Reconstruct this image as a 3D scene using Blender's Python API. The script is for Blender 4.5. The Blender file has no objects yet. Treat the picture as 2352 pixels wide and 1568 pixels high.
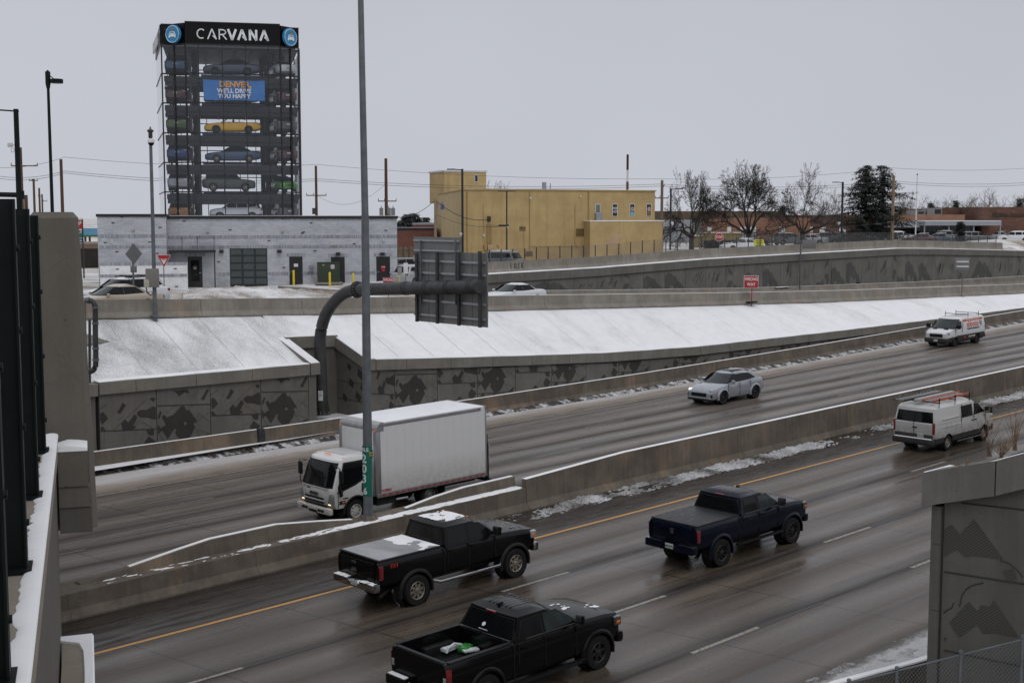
import bpy, bmesh, math, random
from mathutils import Vector, Matrix
from math import sin, cos, tan, pi, radians, atan, sqrt, hypot
SC = bpy.context.scene
COL = SC.collection

# ------------------------------------------------------------------ camera
FPX = 3000.0; HY = 495.0; CAMH = 11.6; CXP, CYP = 1176.0, 784.0   # measured on a 2352 x 1568 view of the photo
PITCH = atan((CYP - HY) / FPX)
def _rc(x, y):
    a = (x - CXP) / FPX; b = (CYP - y) / FPX
    return (a, cos(PITCH) + b * sin(PITCH), -sin(PITCH) + b * cos(PITCH))
_d = _rc(4420, 400)
TH = math.atan2(_d[0], _d[1]); G = _d[2] / hypot(_d[0], _d[1])     # angle road/view, road grade
C0 = Vector((0, 0, CAMH))
def ray(x, y):
    r, f, u = _rc(x, y)
    return Vector((f * cos(TH) + r * sin(TH), f * sin(TH) - r * cos(TH), u))
def onY(x, y, Y): r = ray(x, y); return C0 + r * (Y / r.y)
def onX(x, y, X): r = ray(x, y); return C0 + r * (X / r.x)
def onZ(x, y, Z): r = ray(x, y); return C0 + r * ((Z - CAMH) / r.z)
def road(x, y, dz=0.0): r = ray(x, y); return C0 + r * ((dz - CAMH) / (r.z - G * r.x))
def AT(x, y, d):
    """point seen at (x, y) whose forward distance is d"""
    r, f, u = _rc(x, y); return C0 + ray(x, y) * (d / f)
cam = bpy.data.cameras.new('camera'); camo = bpy.data.objects.new('camera', cam); COL.objects.link(camo)
cam.sensor_width = 36.0; cam.lens = FPX / 2352.0 * 36.0
cam.clip_start = 0.1; cam.clip_end = 3000
camo.location = C0
camo.rotation_euler = (pi / 2 - PITCH, 0, TH - pi / 2)
SC.camera = camo
SC.render.resolution_x = 1024; SC.render.resolution_y = 682

# ------------------------------------------------------------------ light
w = bpy.data.worlds.new('World'); SC.world = w; w.use_nodes = True
nt = w.node_tree; nt.nodes.clear()
SUN_EL, SUN_AZ = radians(48), radians(200)
sky = nt.nodes.new('ShaderNodeTexSky'); sky.sky_type = 'NISHITA'; sky.sun_disc = False
sky.sun_elevation = SUN_EL; sky.sun_rotation = SUN_AZ; sky.air_density = 1.0; sky.dust_density = 4.0
hsv = nt.nodes.new('ShaderNodeHueSaturation'); hsv.inputs['Saturation'].default_value = 0.12
nt.links.new(sky.outputs[0], hsv.inputs['Color'])
tc = nt.nodes.new('ShaderNodeTexCoord'); sp = nt.nodes.new('ShaderNodeSeparateXYZ'); nt.links.new(tc.outputs['Generated'], sp.inputs[0])
ramp = nt.nodes.new('ShaderNodeValToRGB')
ramp.color_ramp.elements[0].position = 0.0; ramp.color_ramp.elements[0].color = (6.1, 6.35, 6.95, 1)
ramp.color_ramp.elements[1].position = 1.0; ramp.color_ramp.elements[1].color = (9.3, 9.55, 10.2, 1)
e = ramp.color_ramp.elements.new(0.18); e.color = (5.25, 5.45, 6.0, 1)
nt.links.new(sp.outputs['Z'], ramp.inputs['Fac'])
cl = nt.nodes.new('ShaderNodeTexNoise'); cl.inputs['Scale'].default_value = 1.6; cl.inputs['Detail'].default_value = 3
nt.links.new(tc.outputs['Generated'], cl.inputs['Vector'])
clm = nt.nodes.new('ShaderNodeMapRange'); clm.inputs[1].default_value = 0.3; clm.inputs[2].default_value = 0.7; clm.inputs[3].default_value = 0.91; clm.inputs[4].default_value = 1.08
nt.links.new(cl.outputs[0], clm.inputs[0])
mx = nt.nodes.new('ShaderNodeMix'); mx.data_type = 'RGBA'; mx.inputs['Factor'].default_value = 0.9   # cloud deck over the clear sky
nt.links.new(hsv.outputs[0], mx.inputs['A']); nt.links.new(ramp.outputs[0], mx.inputs['B'])
vm = nt.nodes.new('ShaderNodeVectorMath'); vm.operation = 'SCALE'
nt.links.new(mx.outputs['Result'], vm.inputs[0]); nt.links.new(clm.outputs[0], vm.inputs['Scale'])
bg = nt.nodes.new('ShaderNodeBackground'); bg.inputs['Strength'].default_value = 0.1
nt.links.new(vm.outputs[0], bg.inputs['Color'])
wo = nt.nodes.new('ShaderNodeOutputWorld'); nt.links.new(bg.outputs[0], wo.inputs[0])
sl = bpy.data.lights.new('sun', 'SUN'); sl.energy = 0.5; sl.angle = radians(30); sl.color = (1, 0.97, 0.93)
so = bpy.data.objects.new('sun', sl); COL.objects.link(so)
so.rotation_euler = (pi / 2 - SUN_EL, 0, pi - SUN_AZ)
SC.view_settings.view_transform = 'Standard'; SC.view_settings.look = 'None'
SC.view_settings.exposure = 0.0; SC.view_settings.gamma = 1.0
try:
    SC.cycles.use_denoising = True; SC.cycles.max_bounces = 6; SC.cycles.transparent_max_bounces = 24
    SC.cycles.caustics_reflective = False; SC.cycles.caustics_refractive = False
except Exception: pass

# ------------------------------------------------------------------ materials
MATS = {}
def newmat(name):
    m = bpy.data.materials.new(name); m.use_nodes = True; m.node_tree.nodes.clear()
    o = m.node_tree.nodes.new('ShaderNodeOutputMaterial'); MATS[name] = m
    return m, m.node_tree, o
class N:
    """tiny node helper"""
    def __init__(s, nt): s.nt = nt
    def n(s, t, **k):
        x = s.nt.nodes.new(t)
        for a, b in k.items(): setattr(x, a, b)
        return x
    def l(s, a, b): s.nt.links.new(a, b)
    def math(s, op, a, b=None, c=None):
        x = s.n('ShaderNodeMath', operation=op)
        for i, v in enumerate((a, b, c)):
            if v is None: continue
            if isinstance(v, (int, float)): x.inputs[i].default_value = v
            else: s.l(v, x.inputs[i])
        return x.outputs[0]
    def obj(s, sc=(1, 1, 1), rot=(0, 0, 0), loc=(0, 0, 0)):
        t = s.n('ShaderNodeTexCoord'); m = s.n('ShaderNodeMapping')
        m.inputs['Scale'].default_value = sc; m.inputs['Rotation'].default_value = rot; m.inputs['Location'].default_value = loc
        s.l(t.outputs['Object'], m.inputs[0]); return m.outputs[0]
    def noise(s, vec, scale, detail=4, rough=0.55, dist=0):
        x = s.n('ShaderNodeTexNoise'); x.inputs['Scale'].default_value = scale; x.inputs['Detail'].default_value = detail
        x.inputs['Roughness'].default_value = rough; x.inputs['Distortion'].default_value = dist
        s.l(vec, x.inputs['Vector']); return x.outputs[0]
    def ramp(s, f, stops):
        x = s.n('ShaderNodeValToRGB'); e = x.color_ramp.elements
        while len(e) > 1: e.remove(e[0])
        e[0].position = stops[0][0]; e[0].color = (*stops[0][1], 1) if len(stops[0][1]) == 3 else stops[0][1]
        for p, c in stops[1:]:
            q = e.new(p); q.color = (*c, 1)
        s.l(f, x.inputs[0]); return x.outputs[0]
    def mr(s, f, a, b, c, d):
        x = s.n('ShaderNodeMapRange'); 
        for i, v in enumerate((a, b, c, d)): x.inputs[i + 1].default_value = v
        s.l(f, x.inputs[0]); return x.outputs[0]
    def mix(s, f, a, b):
        x = s.n('ShaderNodeMix', data_type='RGBA')
        for k, v in (('Factor', f), ('A', a), ('B', b)):
            if isinstance(v, (int, float)): x.inputs[k].default_value = v
            elif isinstance(v, tuple): x.inputs[k].default_value = (*v, 1) if len(v) == 3 else v
            else: s.l(v, x.inputs[k])
        return x.outputs['Result']
    def bump(s, h, st, dist=0.02):
        x = s.n('ShaderNodeBump'); x.inputs['Strength'].default_value = st; x.inputs['Distance'].default_value = dist
        s.l(h, x.inputs['Height']); return x.outputs[0]
    def bsdf(s, out, col, rough=0.6, normal=None, metal=0.0, coat=0.0, spec=0.5, emit=None, es=0):
        b = s.n('ShaderNodeBsdfPrincipled')
        for k, v in (('Base Color', col), ('Roughness', rough), ('Metallic', metal)):
            if isinstance(v, tuple): b.inputs[k].default_value = (*v, 1) if len(v) == 3 else v
            elif isinstance(v, (int, float)): b.inputs[k].default_value = v
            else: s.l(v, b.inputs[k])
        b.inputs['Coat Weight'].default_value = coat; b.inputs['Coat Roughness'].default_value = 0.06
        b.inputs['Specular IOR Level'].default_value = spec
        if emit: b.inputs['Emission Color'].default_value = (*emit, 1); b.inputs['Emission Strength'].default_value = es
        if normal is not None: s.l(normal, b.inputs['Normal'])
        s.l(b.outputs[0], out.inputs[0]); return b
def mat(name, col, rough=0.6, var=0.12, scale=3.0, bump=0.0, metal=0.0, coat=0.0, spec=0.5, dirt=None, emit=None, es=0, stretch=(1, 1, 1)):
    """general procedural material: base colour broken up by noise, optional grime near the ground (object z)"""
    if name in MATS: return MATS[name]
    m, t, o = newmat(name); k = N(t)
    v = k.obj(stretch); n1 = k.noise(v, scale, 5)
    a = tuple(max(0, c * (1 - var)) for c in col); b = tuple(min(1, c * (1 + var)) for c in col)
    c = k.ramp(n1, [(0.3, a), (0.7, b)])
    if dirt:   # (colour, z0, z1, amount)
        tcn = k.n('ShaderNodeTexCoord'); s = k.n('ShaderNodeSeparateXYZ'); k.l(tcn.outputs['Object'], s.inputs[0])
        f = k.mr(s.outputs['Z'], dirt[1], dirt[2], dirt[3], 0.0)
        f = k.math('MULTIPLY', f, k.mr(k.noise(k.obj(), 5, 5), 0.3, 0.65, 0.4, 1.0))
        c = k.mix(f, c, dirt[0])
    r = k.mr(k.noise(v, scale * 2.3, 3), 0.3, 0.7, max(0.02, rough * 0.82), min(1, rough * 1.18))
    nb = k.bump(k.noise(v, scale * 8, 4), bump) if bump else None
    k.bsdf(o, c, r, nb, metal, coat, spec, emit, es)
    return m

# ------------------------------------------------------------------ mesh builder
class MB:
    def __init__(s): s.v = []; s.f = []; s.m = []; s.cur = 0
    def add(s, vs, fs):
        o = len(s.v); s.v += [tuple(p) for p in vs]
        for f in fs: s.f.append(tuple(i + o for i in f)); s.m.append(s.cur)
    def box(s, c, d, rz=0, ry=0, rx=0):
        M = Matrix.Translation(c) @ Matrix.Rotation(rz, 4, 'Z') @ Matrix.Rotation(ry, 4, 'Y') @ Matrix.Rotation(rx, 4, 'X')
        h = [x / 2 for x in d]
        vs = [M @ Vector((i * h[0], j * h[1], k * h[2])) for i in (-1, 1) for j in (-1, 1) for k in (-1, 1)]
        s.add(vs, [(0, 1, 3, 2), (4, 6, 7, 5), (0, 4, 5, 1), (2, 3, 7, 6), (0, 2, 6, 4), (1, 5, 7, 3)])
    def bb(s, x0, x1, y0, y1, z0, z1): s.box(((x0 + x1) / 2, (y0 + y1) / 2, (z0 + z1) / 2), (x1 - x0, y1 - y0, z1 - z0))
    def rbox(s, c, d, r=0.03, rz=0, ry=0, rx=0):
        """box with chamfered edges"""
        M = Matrix.Translation(c) @ Matrix.Rotation(rz, 4, 'Z') @ Matrix.Rotation(ry, 4, 'Y') @ Matrix.Rotation(rx, 4, 'X')
        b = bmesh.new(); bmesh.ops.create_cube(b, size=1)
        for v in b.verts: v.co = Vector((v.co.x * d[0], v.co.y * d[1], v.co.z * d[2]))
        bmesh.ops.bevel(b, geom=b.edges[:], offset=min(r, min(d) * 0.45), segments=2, affect='EDGES', profile=0.6)
        b.verts.ensure_lookup_table(); s.add([M @ v.co for v in b.verts], [tuple(v.index for v in f.verts) for f in b.faces]); b.free()
    def poly(s, pts): s.add(pts, [tuple(range(len(pts)))])
    def prism(s, pts, off):
        """polygon pts (3d) extruded by vector off, closed"""
        n = len(pts); off = Vector(off); a = [Vector(p) for p in pts]; b = [p + off for p in a]
        s.add(a + b, [tuple(range(n))[::-1], tuple(range(n, 2 * n))] + [(i, (i + 1) % n, n + (i + 1) % n, n + i) for i in range(n)])
    def loft(s, rings, cap=True, closed=True):
        n = len(rings[0]); vs = [p for r in rings for p in r]; fs = []
        for k in range(len(rings) - 1):
            for i in range(n if closed else n - 1):
                j = (i + 1) % n; fs.append((k * n + i, k * n + j, (k + 1) * n + j, (k + 1) * n + i))
        if cap: fs.append(tuple(range(n))[::-1]); fs.append(tuple(range((len(rings) - 1) * n, len(rings) * n)))
        s.add(vs, fs)
    def tube(s, pts, r, n=8, cap=True):
        pts = [Vector(p) for p in pts]; m = len(pts); rs = r if isinstance(r, (list, tuple)) else [r] * m
        rings = []; up = Vector((0, 0, 1))
        for i, p in enumerate(pts):
            d = (pts[min(i + 1, m - 1)] - pts[max(i - 1, 0)]); d = d.normalized() if d.length > 1e-9 else up
            a = d.cross(up) if abs(d.z) < 0.95 else d.cross(Vector((1, 0, 0))); a.normalize(); b = d.cross(a)
            rings.append([p + (a * cos(2 * pi * q / n) + b * sin(2 * pi * q / n)) * rs[i] for q in range(n)])
        s.loft(rings, cap)
    def cyl(s, a, b, r, n=12, r2=None): s.tube([a, b], [r, r if r2 is None else r2], n)
    def lathe(s, prof, M=None, n=24, cap=False):
        """prof: list of (r, h); axis local z, M placement"""
        M = M or Matrix(); rings = [[M @ Vector((r * cos(2 * pi * q / n), r * sin(2 * pi * q / n), h)) for q in range(n)] for r, h in prof]
        s.loft(rings, cap)
    def build(s, name, mats, parent=None, smooth=35, loc=None):
        me = bpy.data.meshes.new(name); me.from_pydata(s.v, [], s.f)
        mats = mats if isinstance(mats, (list, tuple)) else [mats]
        for q in mats: me.materials.append(q)
        if any(s.m): me.polygons.foreach_set('material_index', s.m)
        b = bmesh.new(); b.from_mesh(me); bmesh.ops.recalc_face_normals(b, faces=b.faces[:])
        if smooth:
            a = radians(smooth)
            for f in b.faces: f.smooth = True
            for ed in b.edges:
                if len(ed.link_faces) == 2 and ed.calc_face_angle(0) > a: ed.smooth = False
        b.to_mesh(me); b.free(); me.update()
        o = bpy.data.objects.new(name, me); COL.objects.link(o)
        if parent: o.parent = parent
        if loc: o.location = loc
        return o
def tag(o, label, cat=None, group=None, kind=None):
    if label: o['label'] = label
    if cat: o['category'] = cat
    if group: o['group'] = group
    if kind: o['kind'] = kind
    return o
def thing(name, label, cat, loc=(0, 0, 0), rz=0.0, group=None, ry=0.0):
    o = bpy.data.objects.new(name, None); o.empty_display_size = 0.2; COL.objects.link(o)
    o.location = loc; o.rotation_euler = (0, ry, rz)
    return tag(o, label, cat, group)
def struct(o, label=None): o['kind'] = 'structure'; return tag(o, label)
KIDS = {}
def kids(o): return [c for c in bpy.data.objects if c.parent == o]
def copytree(o, parent=None, ks=None):
    c = o.copy(); COL.objects.link(c); c.parent = parent
    for ch in kids(o): copytree(ch, c)
    return c
def text_mesh(s, size, extrude=0.004, bold=0.0, align='CENTER', sx=1.0, spacing=1.0):
    cu = bpy.data.curves.new('t', 'FONT'); cu.body = s; cu.size = size; cu.extrude = extrude; cu.offset = bold
    cu.align_x = align; cu.align_y = 'CENTER'; cu.space_character = spacing; cu.resolution_u = 3
    o = bpy.data.objects.new('t', cu); COL.objects.link(o)
    dg = bpy.context.evaluated_depsgraph_get(); me = bpy.data.meshes.new_from_object(o.evaluated_get(dg))
    bpy.data.objects.remove(o); bpy.data.curves.remove(cu)
    for v in me.vertices: v.co.x *= sx
    return me
def text(name, s, size, M, m, parent=None, extrude=0.004, bold=0.0, sx=1.0, align='CENTER', spacing=1.0):
    """lettering; M takes local (x right, y up, z towards the reader)"""
    me = text_mesh(s, size, extrude, bold, align, sx, spacing); me.transform(M); me.materials.clear(); me.materials.append(m)
    o = bpy.data.objects.new(name, me); COL.objects.link(o)
    if parent: o.parent = parent
    return o
def face_mat(loc, right, up):
    r = Vector(right).normalized(); u = Vector(up).normalized(); n = r.cross(u)
    M = Matrix.Identity(4)
    for i in range(3): M[i][0] = r[i]; M[i][1] = u[i]; M[i][2] = n[i]; M[i][3] = loc[i]
    return M
def boolean(o, cutter_mb, op='DIFFERENCE', smooth=35):
    c = cutter_mb.build('cut', [], o.parent, smooth=0); bpy.context.view_layer.update()
    md = o.modifiers.new('b', 'BOOLEAN'); md.operation = op; md.object = c; md.solver = 'EXACT'
    dg = bpy.context.evaluated_depsgraph_get(); me = bpy.data.meshes.new_from_object(o.evaluated_get(dg))
    o.modifiers.clear(); old = o.data; o.data = me; bpy.data.meshes.remove(old); bpy.data.objects.remove(c)
    b = bmesh.new(); b.from_mesh(me); a = radians(smooth)
    for f in b.faces: f.smooth = True
    for ed in b.edges: ed.smooth = not (len(ed.link_faces) == 2 and ed.calc_face_angle(0) > a)
    b.to_mesh(me); b.free()
def interp(tab, x):
    if x <= tab[0][0]: return tab[0][1]
    for (a, p), (b, q) in zip(tab, tab[1:]):
        if x <= b: return p + (q - p) * (x - a) / (b - a)
    return tab[-1][1]
# ================================================================== SETTING
random.seed(7)
from mathutils import noise as MN
def rz(X): return G * X
# ---- road surface
YY, YA, YB, YC, YD = 31.45, 27.8, 24.1, 20.5, 16.95          # near carriageway lines
def white_far(X): return interp([(0, 48.7), (60, 48.7), (105, 49.9), (200, 51.5)], X)
def bar_far(X): return interp([(0, 53.4), (24.8, 52.9), (36, 52.1), (46, 51.6), (60, 51.5), (78, 51.9), (93, 52.5), (110, 53.0), (300, 57)], X)
def road_mat():
    m, t, o = newmat('wet_concrete_road'); k = N(t)
    tc = k.n('ShaderNodeTexCoord'); s = k.n('ShaderNodeSeparateXYZ'); k.l(tc.outputs['Object'], s.inputs[0])
    X, Y = s.outputs['X'], s.outputs['Y']
    wob = k.math('MULTIPLY', k.math('SUBTRACT', k.noise(k.obj((0.04, 0.15, 1)), 3, 3), 0.5), 0.8)
    Yw = k.math('ADD', Y, wob)
    streak = k.noise(k.obj((0.05, 1.3, 1)), 2.2, 6, 0.6)
    fine = k.noise(k.obj((1, 1, 1)), 9, 6, 0.7)
    grit = k.noise(k.obj((1, 1, 1)), 60, 2, 0.6)
    # near carriageway: lanes 3.65 m, mid-lane and wheel paths
    fn = k.math('FRACT', k.math('DIVIDE', k.math('SUBTRACT', Yw, YD), 3.64))
    near = k.ramp(fn, [(0.0, (.022, .018, .014)), (0.035, (.075, .061, .049)), (0.2, (.155, .122, .094)), (0.5, (.100, .076, .057)), (0.8, (.165, .132, .104)), (0.955, (.095, .072, .055)), (1.0, (.024, .019, .015))])
    nearR = k.ramp(fn, [(0.0, (.6,) * 3), (0.22, (.24,) * 3), (0.5, (.45,) * 3), (0.78, (.25,) * 3), (1.0, (.6,) * 3)])
    # far carriageway: dark wheel paths with tan ridges of slush sand between
    ff = k.math('FRACT', k.math('DIVIDE', k.math('SUBTRACT', Yw, 37.75), 3.65))
    far = k.ramp(ff, [(0.0, (.045, .034, .025)), (0.10, (.115, .096, .08)), (0.3, (.235, .20, .17)), (0.43, (.13, .103, .08)), (0.50, (.042, .03, .021)), (0.57, (.15, .12, .095)), (0.78, (.24, .205, .175)), (0.93, (.15, .118, .09)), (1.0, (.05, .036, .026))])
    farR = k.ramp(ff, [(0.0, (.7,) * 3), (0.3, (.28,) * 3), (0.5, (.65,) * 3), (0.75, (.3,) * 3), (1.0, (.7,) * 3)])
    isfar = k.mr(Y, 34.8, 35.2, 0, 1)
    col = k.mix(isfar, near, far); rgh = k.mix(isfar, nearR, farR)
    # outer far lane: tan slush ridge
    rid = k.mr(k.math('ABSOLUTE', k.math('SUBTRACT', Yw, 46.95)), 0.12, 0.62, 1, 0)
    rid = k.math('MULTIPLY', rid, k.mr(fine, 0.35, 0.6, 0.2, 0.9))
    col = k.mix(rid, col, (.27, .235, .2))
    dk = k.mr(streak, 0.3, 0.7, 0.52, 1.36); fv = k.mr(fine, 0.25, 0.75, 0.84, 1.16); gv = k.mr(grit, 0.3, 0.7, 0.82, 1.16)
    vm = k.n('ShaderNodeVectorMath', operation='SCALE'); k.l(col, vm.inputs[0]); k.l(k.math('MULTIPLY', k.math('MULTIPLY', k.math('MULTIPLY', dk, fv), gv), .62), vm.inputs['Scale']); col = vm.outputs[0]
    # near median shoulder: dark wet silt
    sh = k.math('MULTIPLY', k.mr(Yw, 31.75, 32.0, 0, 1), k.mr(Y, 34.7, 34.8, 1, 0))
    shc = k.ramp(k.noise(k.obj((0.12, 1, 1)), 3.5, 6, 0.7), [(0.3, (.016, .012, .009)), (0.55, (.034, .026, .02)), (0.72, (.08, .068, .058))])
    col = k.mix(sh, col, shc)
    # far shoulder: sanded snow, whiter towards the barrier
    e1 = k.math('SUBTRACT', Y, k.mr(X, 60, 105, 0.0, 1.2))
    g = k.math('ADD', k.mr(e1, 48.55, 51.2, 0, 1), k.math('MULTIPLY', k.math('SUBTRACT', k.noise(k.obj((0.25, 1, 1)), 2.0, 6, 0.7), 0.5), 0.8))
    shf = k.ramp(g, [(0.05, (.11, .088, .07)), (0.25, (.20, .165, .135)), (0.6, (.31, .27, .235)), (0.95, (.52, .50, .49))])
    sp = k.mr(grit, 0.36, 0.5, 0.55, 1.0); vm2 = k.n('ShaderNodeVectorMath', operation='SCALE'); k.l(shf, vm2.inputs[0]); k.l(sp, vm2.inputs['Scale'])
    isf = k.mr(e1, 48.5, 48.75, 0, 1)
    col = k.mix(isf, col, vm2.outputs[0])
    # near outer shoulder: gritty slush, then snow
    g2 = k.math('ADD', k.mr(Y, 17.7, 16.5, 0, 1), k.math('MULTIPLY', k.math('SUBTRACT', k.noise(k.obj((0.5, 1, 1)), 1.8, 6, 0.75), 0.5), 1.3))
    shn = k.ramp(g2, [(0.1, (.05, .043, .037)), (0.35, (.15, .135, .12)), (0.6, (.55, .54, .54))])
    isn = k.math('MULTIPLY', k.mr(k.math('ADD', Yw, k.math('MULTIPLY', fine, 0.8)), 17.7, 17.3, 0, 1), 1.0)
    vm3 = k.n('ShaderNodeVectorMath', operation='SCALE'); k.l(shn, vm3.inputs[0]); k.l(k.mr(grit, 0.35, 0.55, 0.35, 1.0), vm3.inputs['Scale'])
    col = k.mix(isn, col, vm3.outputs[0])
    # transverse joints, slightly skewed
    jj = k.math('FRACT', k.math('DIVIDE', k.math('ADD', k.math('ADD', X, k.math('MULTIPLY', Y, 0.16)), k.math('MULTIPLY', fine, 0.05)), 4.57))
    jl = k.mr(k.math('ABSOLUTE', k.math('SUBTRACT', jj, 0.5)), 0.003, 0.008, 1, 0)
    jl = k.math('MULTIPLY', jl, k.math('SUBTRACT', 1.0, k.math('MAXIMUM', isf, isn)))
    col = k.mix(k.math('MULTIPLY', jl, 0.85), col, (.012, .010, .009))
    wet = k.mr(streak, 0.35, 0.6, 0.5, 1.2)
    rr = k.math('MULTIPLY', rgh, wet)
    rr = k.math('MAXIMUM', rr, k.math('MULTIPLY', k.math('MAXIMUM', isf, isn), 0.8))
    rr = k.math('ADD', k.math('MULTIPLY', rr, k.math('SUBTRACT', 1, sh)), k.math('MULTIPLY', sh, k.mr(k.noise(k.obj((0.15, 1, 1)), 4, 5), 0.4, 0.6, 0.22, 0.7)))
    h = k.math('ADD', k.math('MULTIPLY', grit, 0.4), fine)
    k.bsdf(o, col, rr, k.bump(h, 0.35, 0.006), spec=0.34)
    return m
def grid_sheet(name, xs, ys, zf, m, parent=None, smooth=60):
    b = MB(); n = len(ys); vs = [(x, y, zf(x, y)) for x in xs for y in ys]
    b.add(vs, [(i * n + j, (i + 1) * n + j, (i + 1) * n + j + 1, i * n + j + 1) for i in range(len(xs) - 1) for j in range(n - 1)])
    return b.build(name, m, parent, smooth)
def fr(a, b, n): return [a + (b - a) * i / n for i in range(n + 1)]
struct(grid_sheet('road', fr(-80, 420, 50), [10.5, 57], lambda x, y: rz(x), road_mat()), 'wet grey concrete highway with slush between the wheel tracks')
# painted lines
def line_mat(name, c, wear):
    m, t, o = newmat(name); k = N(t)
    n = k.mr(k.noise(k.obj((1, 1, 1)), 14, 5, 0.7), wear - 0.08, wear + 0.1, 0, 1)
    col = k.mix(n, (.09, .08, .07), c); k.bsdf(o, col, 0.45); return m
YEL = line_mat('yellow_line_paint', (.50, .25, .055), 0.36); WHT = line_mat('white_line_paint', (.30, .275, .23), 0.46); BLK = line_mat('black_line_tape', (.018, .018, .018), 0.3)
WHT2 = line_mat('worn_white_paint', (.34, .31, .28), 0.47); WHT3 = line_mat('faded_lane_paint', (.26, .23, .2), 0.54)
def strip(name, y0f, wd, x0, x1, m, n=1, dz=0.005, label=None):
    b = MB(); xs = fr(x0, x1, n)
    vs = []
    for x in xs:
        y = y0f(x) if callable(y0f) else y0f
        vs += [(x, y - wd / 2, rz(x) + dz), (x, y + wd / 2, rz(x) + dz)]
    b.add(vs, [(2 * i, 2 * i + 2, 2 * i + 3, 2 * i + 1) for i in range(n)])
    return struct(b.build(name, m, None, 0), label)
strip('lane_marking', YY, 0.15, -40, 300, YEL, 10, label='continuous yellow line along the dark median shoulder')
strip('lane_marking', white_far, 0.12, -40, 300, WHT2, 40, label='thin white edge line before the snowy far shoulder')
for nm, y, xs in (('A', YA, [3.8, 15.3, 26.9, 38.4, 49.95, 61.5, 73, 84.6]), ('B', YB, [5.2, 16.2, 27.15, 38.05, 49, 60, 71]), ('C', YC, [5.4, 15.9, 26.75, 37.4, 48])):
    for x in xs:
        strip('lane_marking', y, 0.13, x - 1.4, x + 1.4, WHT); strip('lane_marking', y, 0.13, x + 1.4, x + 4.4, BLK)
for y in (45.05, 41.4):
    for x in range(-4, 150, 12):
        q = x + (3 if y > 44 else 8); strip('lane_marking', y + (0.6 if x > 80 else 0), 0.11, q, q + 2.9, WHT3)

# ---- concretes and snow
def conc(name, a, b, jx=None, rust=0.25, streak=0.55, jw=0.02, jy=0.0, crack=0.0):
    m, t, o = newmat(name); k = N(t)
    tc = k.n('ShaderNodeTexCoord'); s = k.n('ShaderNodeSeparateXYZ'); k.l(tc.outputs['Object'], s.inputs[0])
    XY = k.math('ADD', s.outputs['X'], k.math('MULTIPLY', s.outputs['Y'], jy))
    n1 = k.noise(k.obj((1, 1, 1)), 0.8, 6, 0.6); n2 = k.noise(k.obj((1.6, 1.6, 0.12)), 3.0, 5, 0.65); n3 = k.noise(k.obj(), 22, 3)
    f = k.math('ADD', k.math('MULTIPLY', n1, 0.45), k.math('ADD', k.math('MULTIPLY', n2, 0.45 * streak), k.math('MULTIPLY', n3, 0.12)))
    c = k.ramp(f, [(0.36, a), (0.64, b)])
    pit = k.n('ShaderNodeTexVoronoi'); pit.inputs['Scale'].default_value = 3.2; k.l(k.obj(), pit.inputs['Vector'])
    c = k.mix(k.math('MULTIPLY', k.mr(pit.outputs['Distance'], 0.05, 0.08, 1, 0), 0.6), c, tuple(x * 0.35 for x in a))
    if crack:
        vv = k.n('ShaderNodeTexVoronoi', feature='DISTANCE_TO_EDGE'); vv.inputs['Scale'].default_value = crack; wn = k.n('ShaderNodeTexNoise'); wn.inputs['Scale'].default_value = 3; k.l(k.obj(), wn.inputs['Vector']); ad = k.n('ShaderNodeVectorMath', operation='ADD'); k.l(k.obj(), ad.inputs[0]); s2 = k.n('ShaderNodeVectorMath', operation='SCALE'); k.l(wn.outputs[1], s2.inputs[0]); s2.inputs['Scale'].default_value = .35; k.l(s2.outputs[0], ad.inputs[1]); k.l(ad.outputs[0], vv.inputs['Vector']); c = k.mix(k.math('MULTIPLY', k.mr(vv.outputs['Distance'], .0, .012, .55, 0), k.mr(n1, .45, .6, 0, 1)), c, tuple(x * .45 for x in a))
    if rust:
        r = k.mr(k.noise(k.obj((0.5, 0.5, 0.3)), 1.1, 4, 0.6), 0.54, 0.72, 0, rust); c = k.mix(r, c, (.34, .22, .13))
    if jx:
        wv = k.math('MULTIPLY', k.math('SUBTRACT', k.noise(k.obj((0, 0, 1)), 3.0, 4), 0.5), 0.25)
        fx = k.math('FRACT', k.math('DIVIDE', k.math('ADD', XY, wv), jx))
        jl = k.mr(k.math('ABSOLUTE', k.math('SUBTRACT', fx, 0.5)), jw / jx * 0.5, jw / jx, 1, 0)
        c = k.mix(k.math('MULTIPLY', jl, 0.75), c, (.05, .045, .04))
    k.bsdf(o, c, 0.85, k.bump(k.noise(k.obj(), 18, 5), 0.25, 0.01)); return m
CB = conc('barrier_concrete', (.085, .069, .053), (.205, .172, .138), 6.1, 0.35)
CB2 = conc('pale_barrier_concrete', (.18, .16, .135), (.34, .312, .272), 6.1, 0.28)
CC = conc('coping_concrete', (.145, .135, .115), (.245, .235, .205), None, 0.12)
CP = conc('panel_concrete', (.105, .098, .085), (.175, .165, .146), None, 0.06, crack=.8)
CR = conc('relief_concrete', (.026, .024, .021), (.046, .042, .037), None, 0.0)
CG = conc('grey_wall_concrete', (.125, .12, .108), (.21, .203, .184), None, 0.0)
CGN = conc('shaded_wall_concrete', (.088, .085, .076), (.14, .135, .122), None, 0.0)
CG2 = conc('grey_relief_concrete', (.07, .068, .063), (.115, .112, .105), None, 0.0)
CDK = mat('dark_joint', (.03, .029, .027), 0.9)  # dark colour of joints, backings and thin relief lines
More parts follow.
